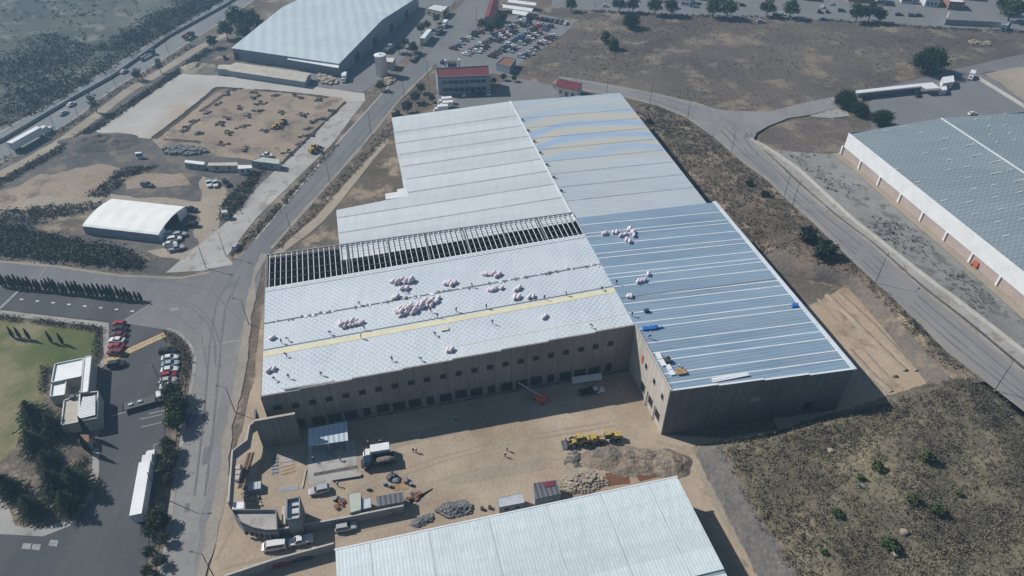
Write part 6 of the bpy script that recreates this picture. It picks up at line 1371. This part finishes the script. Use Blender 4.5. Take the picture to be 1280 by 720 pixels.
for x, y, ps, c, wh in ((413.6, 418, 'bend', 1, 'left of the lowest bale row'), (455.8, 412, 'stand', 2, 'right of the lowest bale row'), (448.8, 380.5, 'bend', 1, 'at the dark roof joint on the left'), (538.7, 390.5, 'walk', 0, 'just right of the biggest bale pile'), (547, 396.8, 'stand', 2, 'above the yellow strip below the biggest bale pile'), (570.4, 389.8, 'stand', 5, 'right of the two bale piles'), (608, 385.5, 'stand', 0, 'above the middle of the yellow strip'), (680.5, 374.5, 'stand', 2, 'above the right part of the yellow strip'), (615.6, 405, 'walk', 2, 'below the middle of the yellow strip'), (544.4, 419, 'bend', 0, 'below the yellow strip'), (451.7, 423, 'stand', 1, 'on the yellow strip itself'), (352, 429, 'stand', 1, 'left of a pair at the left roof edge'), (360.7, 426, 'bend', 0, 'right of the left edge pair'), (358.7, 446, 'bend', 2, 'under the yellow strip, left edge'), (401, 469, 'bend', 1, 'near the front eave left of centre'), (343.7, 475, 'bend', 0, 'at the front left roof corner'), (361, 473, 'stand', 1, 'close to the pale roof corner'), (490.5, 452, 'bend', 2, 'by the small bundle, lower roof'), (527, 451, 'bend', 0, 'near the middle of the front eave'), (707.5, 369.5, 'stand', 0, 'near the stray bale'), (752.5, 362, 'bend', 1, 'at the right end of the yellow strip'), (770.5, 355, 'stand', 2, 'on the ridge between pale and blue roofs'), (740, 410, 'bend', 2, 'near the right end of the front eave'), (790, 395, 'stand', 1, 'on the ridge near the hall corner'), (811, 423, 'bend', 2, 'by the blue tarpaulin at the roof corner'), (834, 450, 'stand', 1, 'by the white parts at the lower blue roof'), (849, 459, 'bend', 4, 'beside the tan pallet on the blue roof'), (505, 366, 'bend', 1, 'just below the top left bale pile'), (590, 359, 'walk', 2, 'on the dark roof joint in the middle')): person(x, y, ps, c, wh, rz_)
for x, y, ps, c, wh in ((633.7, 564, 'walk', 0, 'upper one of the two in the open yard'), (631.5, 571.5, 'stand', 1, 'lower one of the two in the open yard'), (516.8, 565.5, 'stand', 2, 'left of a pair near the yard trucks'), (520.5, 566, 'stand', 3, 'right of a pair near the yard trucks'), (422.5, 608, 'walk', 1, 'beside the silver car by the slab'), (392, 577, 'stand', 2, 'on the sunlit concrete slab'), (461, 557, 'stand', 2, 'left one behind the box truck'), (476, 556, 'stand', 0, 'right one behind the box truck'), (426, 577, 'bend', 1, 'under the edge of the shelter'), (457, 590, 'stand', 2, 'in front of the dark blue tipper'), (489.5, 646, 'walk', 3, 'in the lane below the dark roofed shed'), (570, 527, 'stand', 1, 'in the shade of the hall front')): person(x, y, ps, c, wh)
# ------------------------------------------------------------------ bales, tarpaulins and loose gear on the roofs
def bale():
    m = MB(); pr_ = [(.08, -.85), (.48, -.82), (.62, -.55), (.60, -.1), (.64, .3), (.60, .6), (.46, .83), (.08, .86)]
    m.lathe(pr_, (0, 0, 0), 12); m.v = [(v[2], v[0], v[1]+.6) for v in m.v]; return m.mesh('insulation_bale', M['bale_wrap'], True)
BM = bale(); nb_ = [0]
def bales(x, y, n, wx, wy, where, zf=rz_, two=False):
    for i in range(n):
        if n == 1: fx = fy = 0; lbl = 'single pale insulation bale %s' % where
        else:
            fx = (i/(n-1)-.5)*2; fy = U(-1, 1); lbl = 'pinkish insulation bale, %s from the left %s' % (ORD[i], where)
        p = GZ(x+fx*wx, y+fy*wy-fx*wx*.12, zf); o = bpy.data.objects.new('insulation_bale', BM); COL.objects.link(o)
        o.location = p; o.rotation_euler = (U(-.1, .1), 0, math.radians(62)+U(-.3, .3)); k = U(.66, .82); o.scale = (k*U(1.2, 1.5), k*.92, k)
        if n > 8 and i % 3 == 1: o.location.z += .6
        tag(o, lbl, 'bale', 'insulation bales on the roof')
bales(503, 351.5, 15, 13, 3.2, 'in the top left pile'); bales(505.5, 361, 2, 3, 1, 'under the top left pile'); bales(563, 355.5, 6, 6, 1.6, 'in the small pile above the joint'); bales(611, 344.5, 6, 6, 2.6, 'in the pile nearest the open bay'); bales(622, 345, 2, 2, 2, 'right of the pile nearest the open bay'); bales(615.5, 361, 4, 4, 2, 'in the group below the roof joint'); bales(627, 361, 1, 1, 1, 'lying flat right of the group below the joint')
bales(647, 363, 2, 2, 2, 'in the pair right of the joint group'); bales(646, 372.5, 2, 2.5, 1.5, 'in the pinkish pair nearest the yellow strip'); bales(664, 372, 2, 2.5, .8, 'beside the person near the yellow strip'); bales(507.8, 389, 18, 12, 4.5, 'in the left half of the biggest pile'); bales(531, 381, 14, 10, 3.5, 'in the right half of the biggest pile'); bales(547, 376, 2, 1, 2.5, 'at the right end of the biggest pile'); bales(435, 406, 10, 10, 2.4, 'in the lowest long row'); bales(450, 404, 2, 2, .8, 'at the tail of the lowest long row'); bales(681, 396, 2, 1, 2, 'below the right part of the yellow strip'); bales(562, 438, 2, 2.5, .6, 'near the front eave'); bales(339.5, 463, 2, 3, .8, 'at the left roof edge under the yellow strip'); bales(340, 421.5, 2, 1, 3, 'at the left roof edge above the yellow strip'); bales(494, 372.5, 2, 2, .8, 'touching the dark roof joint')
for x, y, n, wx, wy, l in ((756, 292, 2, 1, 1, 'in the leftmost pair on the blue roof'), (768.5, 291, 2, 2, .8, 'in the second pair on the blue roof'), (778.5, 294.5, 2, 3, .8, 'in the flat pair amid the blue roof group'), (786.5, 288, 2, 1, 2, 'at the top of the blue roof group'), (791, 293, 4, 1.5, 3, 'at the right of the blue roof group'), (785, 302, 2, 2, 2, 'lowest in the blue roof group'), (810, 343.5, 1, 1, 1, 'right of the lower gear on the blue roof'), (801.5, 352, 3, 4, .8, 'in the lower gear on the blue roof'), (787, 371, 3, 2, 2, 'near the ridge end of the yellow strip')): bales(x, y, n, wx, wy, l)
def tarp(x, y, wx, wy, label, zf):
    m = MB(); nx_, ny_ = 8, 5; L = []
    for j in range(ny_):
        L.append([GZ(x+(i/(nx_-1)-.5)*wx+U(-.6, .6), y+(j/(ny_-1)-.5)*wy-(i/(nx_-1)-.5)*wx*.1+U(-.4, .4), zf)+Vector((0, 0, .1+U(0, .35))) for i in range(nx_)])
    m.loft(L); m.f = [f[::-1] for f in m.f]; o = m.build('tarpaulin', M['tarp_blue'], None, True); sm = o.modifiers.new('thick', 'SOLIDIFY'); sm.thickness = .05
    tag(o, label, 'tarpaulin')
tarp(812, 410.5, 20, 5, 'crumpled bright blue tarpaulin by the hall corner', rz_); tarp(993.5, 382, 8, 5, 'small blue tarpaulin at the outer edge of the blue roof', rz_); tarp(824, 410, 9, 2, 'thin blue strip of tarpaulin right of the crumpled one', rz_)
def rbox(name, x, y, dx, dy, h, mat, label, cat, a=RD, zf=rz_, n=1):
    p = GZ(x, y, zf); o = empty(name, p, a, label, cat)
    for i in range(n): MB().box((0, (i-(n-1)/2)*dy/n, .02+.02*(i % 2)), (dx*U(.92, 1), dy/n*.9, h), U(-.03, .03) if n > 1 else 0).build('sheet' if n > 1 else 'bundle', M[mat], o)
for x, y, dx, dy, h, mt, l, c, n in ((913, 472, 9.5, 1.2, .25, 'white_metal', 'long white sheet bundle near the front edge of the blue roof', 'sheet bundle', 3), (838, 463, 1.2, 3.6, .3, 'white_metal', 'short white trim pieces beside the roof corner', 'trim', 2), (826, 450, 1.2, 4.6, .35, 'white_metal', 'longer white trim pieces beside the west wall top', 'trim', 2), (851, 465, 2.3, 2.0, .5, 'timber', 'tan pallet with a box on the blue roof', 'pallet', 3), (834, 452, 1.6, 1.6, .8, 'dark_metal', 'dark tool box near the roof corner', 'tool box', 1), (808, 389.5, 1.3, .9, .7, 'dark_metal', 'dark tool box alone on the blue roof', 'tool box', 1), (386, 482, 12, .5, .25, 'galv', 'long grey metal profile lying near the front eave', 'profile', 2), (556, 412, 2, 1.2, .3, 'yellow_felt', 'yellow roll of felt below the yellow strip', 'felt', 1)): rbox('roof_material', x, y, dx, dy, h, mt, l, c, n=n)
bn = empty('banner', W(113.5, 61.6, 12), 0, 'red banner hanging on the sunlit west wall', 'banner'); kid(MB().prism([W(115.2, 61.55), W(114.2, 61.55), W(114.2, 61.65), W(115.2, 61.65)], 9.6, 12.2), 'cloth', M['orange_paint'], bn)
# ------------------------------------------------------------------ yard clutter
def pile(name, pts, n, h, mat, label, cat, rs_=(.15, .55), seed=3, base='spoil'):
    random.seed(seed); P_ = px(*pts); c = sum(P_, Vector())/len(P_); o = empty(name, c[:], 0, label, cat); xs_ = [p.x for p in P_]; ys_ = [p.y for p in P_]; m = MB(); k = 0
    R_ = max((p-c).length for p in P_)
    while k < n:
        q = Vector((U(min(xs_), max(xs_)), U(min(ys_), max(ys_)), 0))
        if not inpoly(q, P_): continue
        e = lined(q, P_+[P_[0]]); z = h*min(1, e/(R_*.35)); r_ = U(*rs_); k += 1
        m.box((q.x, q.y, z*.8*U(.6, 1)), (r_*1.6, r_, r_*U(.4, .9)), U(0, 6.28))
    kid(m, 'debris', M[mat], o)
    m = MB(); m.add([c+Vector((0, 0, h*.75))]+[p*.5+c*.5+Vector((0, 0, h*.6)) for p in P_]+[Vector((p.x, p.y, -.05)) for p in P_], [(0, 1+i, 1+(i+1) % len(P_)) for i in range(len(P_))]+[(1+i, 1+len(P_)+i, 1+len(P_)+(i+1) % len(P_), 1+(i+1) % len(P_)) for i in range(len(P_))]); kid(m, 'heap', M[base], o)
pile('rubble_pile', [(699, 597), (712, 588), (735, 586), (755, 596), (760, 606), (735, 616), (712, 618), (702, 612)], 900, 1.7, 'rubble_light', 'pale broken rubble pile right of the crimson roofed shed', 'rubble')
pile('rubble_pile', [(545, 640), (556, 630), (580, 626), (591, 634), (588, 642), (560, 648)], 800, 1.4, 'rubble_dark', 'dark grey scrap pile beside the near hall roof', 'scrap', seed=4, base='grey_soil')
pile('rubble_pile', [(512, 655), (525, 648), (541, 642), (542, 650), (520, 660)], 260, .8, 'rubble_dark', 'low dark scrap heap left of the grey scrap pile', 'scrap', seed=5, base='grey_soil')
pile('rubble_pile', [(302, 607), (312, 606), (326, 618), (328, 632), (310, 634), (302, 626)], 70, .9, 'rubble_light', 'small earth and stone heap inside the curved gate wall', 'rubble', seed=6)
for i, (x, y, n, l) in enumerate(((1218, 53, 22, 'left heap of brown stones on the field at the right'), (1231, 54.5, 26, 'right heap of brown stones on the field at the right'))): pile('stone_heap', [(x-7, y-1), (x+5, y-2), (x+7, y+2), (x-5, y+2)], n, .6, 'rubble_light', l, 'stones', (.6, 1.3), 8+i, 'field')
pile('rubble_pile', [(398, 93), (412, 96), (424, 103), (418, 107), (398, 104)], 90, .9, 'rubble_light', 'scattered pale blocks beside the white box truck', 'blocks', (.6, 1.4), 12, 'grey_soil')
pile('rubble_pile', [(480, 99), (492, 97), (496, 102), (484, 108)], 50, .8, 'rubble_light', 'pinkish rubble at the foot of the water tank', 'rubble', (.5, 1.1), 13)
pile('rubble_pile', [(205, 186), (225, 182), (258, 186), (262, 191), (240, 194), (208, 193)], 140, 1.1, 'rubble_dark', 'long heap of scrap and sheets above the site cabins', 'scrap', (.5, 1.5), 14, 'grey_soil')
def mound(label, cx_, cy_, rx, ry, h, mat, seed, a=0):
    random.seed(seed); c = G(cx_, cy_); m = MB(); N_ = 48; K_ = 18; L = []
    for j in range(K_+1):
        t_ = j/K_; L.append([])
        for i in range(N_+1):
            th = 6.283*i/N_; q = (1+.2*mnoise.noise(Vector((math.cos(th)*1.5, math.sin(th)*1.5, seed))))*t_
            v = Vector((math.cos(th)*rx*q, math.sin(th)*ry*q, 0)); v = Vector((v.x*math.cos(a)-v.y*math.sin(a), v.x*math.sin(a)+v.y*math.cos(a), 0))
            L[-1].append(c+v+Vector((0, 0, h*(1-t_)**.9*(1+.3*mnoise.noise(v*.4+Vector((seed, 0, 0))))-.05+.45*mnoise.noise((c+v)*.55)*(1-t_*t_)+.35*mnoise.noise((c+v)*1.3)*(1-t_*t_))))
    m.loft(L[::-1]); o = m.build('soil_mound', M[mat], None, True); tag(o, label, 'soil mound')
mound('large sandy soil mound below the yellow machines', 768, 573, 9, 4.2, 1.8, 'spoil', 1); mound('grey sandy mound at the right end of the yard mounds', 838, 581, 5.5, 4.5, 2.2, 'spoil', 2); mound('long low soil mound behind the two bigger mounds', 800, 571, 10, 2.6, 1.3, 'spoil', 3); mound('dark grey flat spoil mound right of the rubble pile', 790, 582, 7.5, 4, 1.4, 'spoil', 4); mound('brownish low mound left of the large sandy mound', 718, 575, 3.5, 3, .5, 'grey_soil', 5); mound('dark spoil hill left of the excavation', 126, 178, 18, 8, 3.2, 'grey_soil', 6); mound('pale gravel heap at the top of the concrete pad', 247, 86, 9, 7, 3.0, 'track', 7); mound('dark lump of soil among the excavation trenches', 249, 167, 2.6, 2, 1.0, 'dark_soil_and_shade', 8); mound('low spoil mound right of the tent hall', 200, 262, 9, 4, 1.0, 'grey_soil', 9)
zone('red_pit', px((756, 592), (784, 588), (788, 605), (760, 608)), 'red_soil', 12, .4); zone('red_pit', px((792, 592), (816, 585), (828, 595), (800, 602)), 'red_soil', 13, .4)
# footing pits of the excavation: ring of spoil with a dark hole, and long trenches
PITS = [(318, 115), (346, 119), (372, 121), (399, 124), (327, 130), (326, 138), (352, 141), (379, 144), (300, 135), (309, 145), (283, 147), (331, 163), (303, 159), (285, 167), (277, 181), (306, 187), (275, 155), (392, 152), (388, 160), (382, 170), (374, 181), (415, 138), (406, 148), (363, 191), (390, 168), (232, 163), (243, 151), (258, 142), (272, 130), (283, 119), (290, 113), (317, 122)]
random.seed(9)
for i, (x, y) in enumerate(PITS):
    c = G(x, y); m = MB(); k = MB(); a_ = math.radians(-17)+U(-.12, .12); L_, B_ = U(2.2, 4.2), U(1.4, 2.4)
    o = empty('footing_pit', c[:], 0, 'dark footing pit in the excavation, %s counted from the top left' % ORD[i], 'pit', 'footing pits in the excavation')
    def rq(u, v, z=0): return c+Vector((u*math.cos(a_)-v*math.sin(a_), u*math.sin(a_)+v*math.cos(a_), z))
    k.prism([rq(-L_/2, -B_/2), rq(L_/2, -B_/2), rq(L_/2, B_/2), rq(-L_/2, B_/2)], .1, .19); kid(k, 'pit_floor', M['dark_soil_and_shade'], o)
    for q in range(random.choice((2, 3, 4))):
        sd_ = random.choice((-1, 1)); m.blob(rq(U(-L_, L_)*.7, sd_*(B_/2+U(.3, .9)), .1), (U(.5, 1.3), U(.4, .9), U(.3, .8)), 8, 5, .3)
    kid(m, 'spoil', M['dark_soil_and_shade' if i % 3 else 'grey_soil'], o)
    if i % 2: kid(MB().prism([rq(-.5, -.5), rq(.5, -.5), rq(.5, .5), rq(-.5, .5)], .19, .7), 'footing', M['block_wall'], o)
for pts_, wd in ((px((192, 174), (230, 144), (272, 110)), 3.0), (px((272, 110), (303, 111)), 2.0), (px((205, 174), (252, 178)), 1.6), (px((318, 112), (345, 114), (390, 119), (410, 122)), 1.6), (px((432, 128), (352, 206)), 1.2), (px((250, 140), (285, 115)), 2.0), (px((226, 165), (248, 150)), 2.0)): zone('trench', strip(resamp(pts_, 30), wd), 'dark_soil_and_shade', 8, .9)
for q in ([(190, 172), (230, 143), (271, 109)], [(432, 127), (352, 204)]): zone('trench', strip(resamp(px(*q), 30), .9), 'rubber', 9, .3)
# boxes, barrels, timber and other gear lying about the yard
def gear(name, x, y, label, cat, parts, a=0):
    o = empty(name, G(x, y), a, label, cat)
    for nm, fn, mt in parts: m = MB(); fn(m); m.build(nm, M[mt], o)
def planks(n, L, wd, sp=.35):
    def f(m):
        for i in range(n): m.box((U(-.3, .3), (i-n/2)*sp, .03+.05*(i % 3)), (L*U(.7, 1), wd, .06), U(-.12, .12))
    return f
random.seed(12)
gear('timber_stack', 361, 585, 'loose yellowish planks lying left of the concrete slab', 'timber', [('planks', planks(12, 3.6, .2), 'timber')], .3)
gear('timber_stack', 359, 576, 'grey scattered planks at the end of the annex wall', 'timber', [('planks', planks(10, 3.0, .2, .3), 'galv')], .2)
gear('formwork_panel', 344, 583, 'grey formwork panel lying flat left of the planks', 'panel', [('panel', lambda m: m.box((0, 0, .05), (1.6, 5.2, .1)), 'block_wall'), ('ribs', lambda m: [m.box((0, y_, .16), (1.5, .1, .1)) for y_ in (-2, -1, 0, 1, 2)], 'dark_metal')], .25)
gear('pipe_bundle', 362, 611, 'pale pipe bundle lying by the guard tower', 'pipes', [('pipes', lambda m: [m.tube((-2, i*.22-.5, .12), (2, i*.22-.45, .12), .1, n=6) for i in range(5)], 'galv')], .15)
gear('timber_beam', 380.5, 599, 'single pale beam standing out beside the slab', 'beam', [('beam', lambda m: m.box((0, 0, .05), (.3, 5.0, .3)), 'cream_wall')], .05)
gear('rebar_rack', 308, 588, 'long brown rebar bundle inside the left boundary wall', 'rebar', [('bars', lambda m: [m.tube((i*.2-.8, -5, .1+.1*(i % 2)), (i*.2-.8+U(-.2, .2), 5, .1+.1*(i % 2)), .07, n=5) for i in range(9)], 'rust_roof')], .05)
gear('rebar_rack', 325, 590, 'long thin brown timber right of the rebar bundle', 'timber', [('bars', lambda m: [m.box((i*.3-.3, 0, .03), (.22, 9, .12)) for i in range(3)], 'timber')], .1)
gear('tarpaulin_stack', 320, 612, 'blue grey covered stack in the corner of the yard', 'stack', [('stack', lambda m: m.box((0, 0, 0), (3.0, 2.2, 1.4), taper=.9), 'steel_wall'), ('cover', lambda m: [m.box((i*.7-1.05, 0, 1.41), (.6, 2.0, .12)) for i in range(4)], 'galv')], .2)
gear('crate', 299, 594, 'white box stack right by the left boundary wall', 'box', [('boxes', lambda m: [m.box((0, i*1.3-1.3, 0), (1.1, 1.2, 1.0+.2*i)) for i in range(3)], 'white_metal'), ('lids', lambda m: [m.box((0, i*1.3-1.3, 1.0+.2*i), (1.15, 1.25, .06)) for i in range(3)], 'cream_wall')], .05)
gear('crate', 298.5, 586.5, 'pink and white box at the left boundary wall', 'box', [('box', lambda m: m.box((0, 0, 0), (1.2, 1.2, .9)), 'orange_paint'), ('lid', lambda m: m.box((0, 0, .9), (1.25, .6, .06)), 'white_metal')], .3)
gear('bench_rack', 433, 597.5, 'long low dark rack beside the concrete slab', 'rack', [('deck', lambda m: m.box((0, 0, .55), (6.8, 1.0, .12)), 'concrete'), ('legs', lambda m: [m.box((x_, 0, 0), (.15, .9, .55)) for x_ in (-3, -1.5, 0, 1.5, 3)], 'dark_metal')], hd(433, 597, 10, -1.6))
def drum(m, cx_=0, cy_=0): m.lathe([(.42, 0), (.42, .4), (.45, .42), (.42, .44), (.42, .85), (.3, .9)], (cx_, cy_, 0), 10)
for x, y, l in ((460.5, 612.5, 'dark drum standing alone above the green shed'), (481.5, 606.5, 'dark drum left of the pale pallet'), (488, 609, 'second dark drum left of the pale pallet'), (514, 607, 'dark drum right of the pale pallet'), (419, 626, 'dark drum left of the green roofed shed')): gear('oil_drum', x, y, l, 'drum', [('shell', drum, 'dark_metal'), ('lid', lambda m: m.lathe([(.38, .9), (.38, .93)], (0, 0, 0), 10), 'steel_wall')], 0)
gear('tarpaulin_stack', 490.5, 597.5, 'dark blue covered heap among the drums', 'heap', [('heap', lambda m: m.blob((0, 0, .5), (1.5, 1.2, .9), 9, 6, .25), 'dark_metal'), ('cover', lambda m: m.blob((.8, -.8, .4), (1.0, .8, .6), 8, 5, .2), 'steel_wall')], 0)
gear('pallet', 501, 605, 'wide pale pallet with a grey block on it', 'pallet', [('deck', lambda m: [m.box((i*.5-1.6, 0, .12), (.42, 3.4, .06)) for i in range(7)], 'timber'), ('bearers', lambda m: [m.box((0, y_, 0), (3.4, .15, .12)) for y_ in (-1.5, 0, 1.5)], 'timber'), ('block', lambda m: m.box((1.2, .4, .18), (.8, 1.4, .9)), 'block_wall')], .2)
gear('scrap_heap', 425, 632, 'dark red and black scrap by the green roofed shed', 'scrap', [('scrap', lambda m: [m.box((U(-1, 1), U(-1, 1), U(0, .4)), (U(.4, 1.2), U(.3, .7), U(.2, .6)), U(0, 6)) for _ in range(14)], 'rust_roof'), ('plates', lambda m: [m.box((U(-1, 1), U(.6, 2), U(0, .3)), (U(.6, 1.2), U(.3, .9), .1), U(0, 6)) for _ in range(7)], 'dark_metal')], 0)
gear('scrap_heap', 518, 622, 'red and dark scrap right of the dark roofed shed', 'scrap', [('scrap', lambda m: [m.box((U(-1.4, 1.4), U(-1, 1), U(0, .4)), (U(.4, 1.2), U(.3, .7), U(.2, .6)), U(0, 6)) for _ in range(14)], 'rust_roof'), ('plates', lambda m: [m.box((U(-1, 1), U(-1, 1), U(.2, .5)), (U(.6, 1.2), U(.3, .9), .1), U(0, 6)) for _ in range(5)], 'dark_metal')], 0)
gear('drill_frame', 462, 551, 'dark timber trestle behind the box truck', 'trestle', [('leg', lambda m: m.box((-1.6, -.8, 0), (.15, .15, 1.2)), 'dark_metal'), ('leg', lambda m: m.box((1.6, -.8, 0), (.15, .15, 1.2)), 'dark_metal'), ('leg', lambda m: m.box((-1.6, .8, 0), (.15, .15, 1.2)), 'dark_metal'), ('leg', lambda m: m.box((1.6, .8, 0), (.15, .15, 1.2)), 'dark_metal'), ('boards', planks(4, 4.2, .25, .4), 'timber')], .4)
gear('barrel_group', 607, 637, 'two brown barrels left of the grey site cabin', 'barrels', [('barrels', lambda m: (drum(m, -.8, 0), drum(m, .9, .3)), 'rust_roof'), ('lids', lambda m: (m.lathe([(.36, .9), (.36, .93)], (-.8, 0, 0), 10), m.lathe([(.36, .9), (.36, .93)], (.9, .3, 0), 10)), 'dark_metal')], 0)
def boulder(x, y, r_, label, zf=None, mat='rubble_light'):
    p = GZ(x, y, zf) if zf else G(x, y); m = MB().blob((0, 0, r_*.35), (r_, r_*.8, r_*.65), 9, 6, .18); o = m.build('boulder', M[mat]); o.location = p; tag(o, label, 'boulder')
for x, y, r_, l in ((1038, 564, .8, 'pale boulder at the top left of the hill'), (1129, 666, .9, 'pinkish boulder right of the wide green bush'), (1118, 694, .75, 'pale boulder below the wide green bush')): boulder(x, y, r_, l, zh)
boulder(1117, 470.5, .9, 'pale boulder alone on the dirt terrace')
ag = MB(); pa = GZ(1075, 609, zh)
for i in range(26):
    a = i*2.4; e = U(.3, 1.2); d = Vector((math.cos(a)*math.cos(e), math.sin(a)*math.cos(e), math.sin(e))); sd_ = Vector((-math.sin(a), math.cos(a), 0))*.08; ag.add([sd_, d*.6+sd_*1.2, d*1.15, d*.6-sd_*1.2, -sd_], [(0, 1, 2, 3, 4)])
o = empty('agave_plant', pa, 0, 'pale grey green agave on the hill', 'agave'); ag.build('leaves', leaf('agave_leaf', (.16, .20, .15), (.22, .26, .20), (.30, .33, .26)), o); MB().tube((0, 0, -.1), (0, 0, .25), .2, .15, 8).build('stem', M['bark'], o)

# ------------------------------------------------------------------ the hazy air over the valley
hz = MB().box((0, 400, -5), (2000, 1500, 165)).build('haze', bpy.data.materials.new('haze')); hz['kind'] = 'stuff'
hm = hz.data.materials[0]; hm.use_nodes = True; hn = hm.node_tree; hn.nodes.remove(hn.nodes['Principled BSDF'])
pv = hn.nodes.new('ShaderNodeVolumePrincipled'); pv.inputs['Color'].default_value = (.42, .72, 1, 1); pv.inputs['Density'].default_value = .00042; pv.inputs['Anisotropy'].default_value = .25
hn.links.new(pv.outputs[0], hn.nodes['Material Output'].inputs['Volume'])
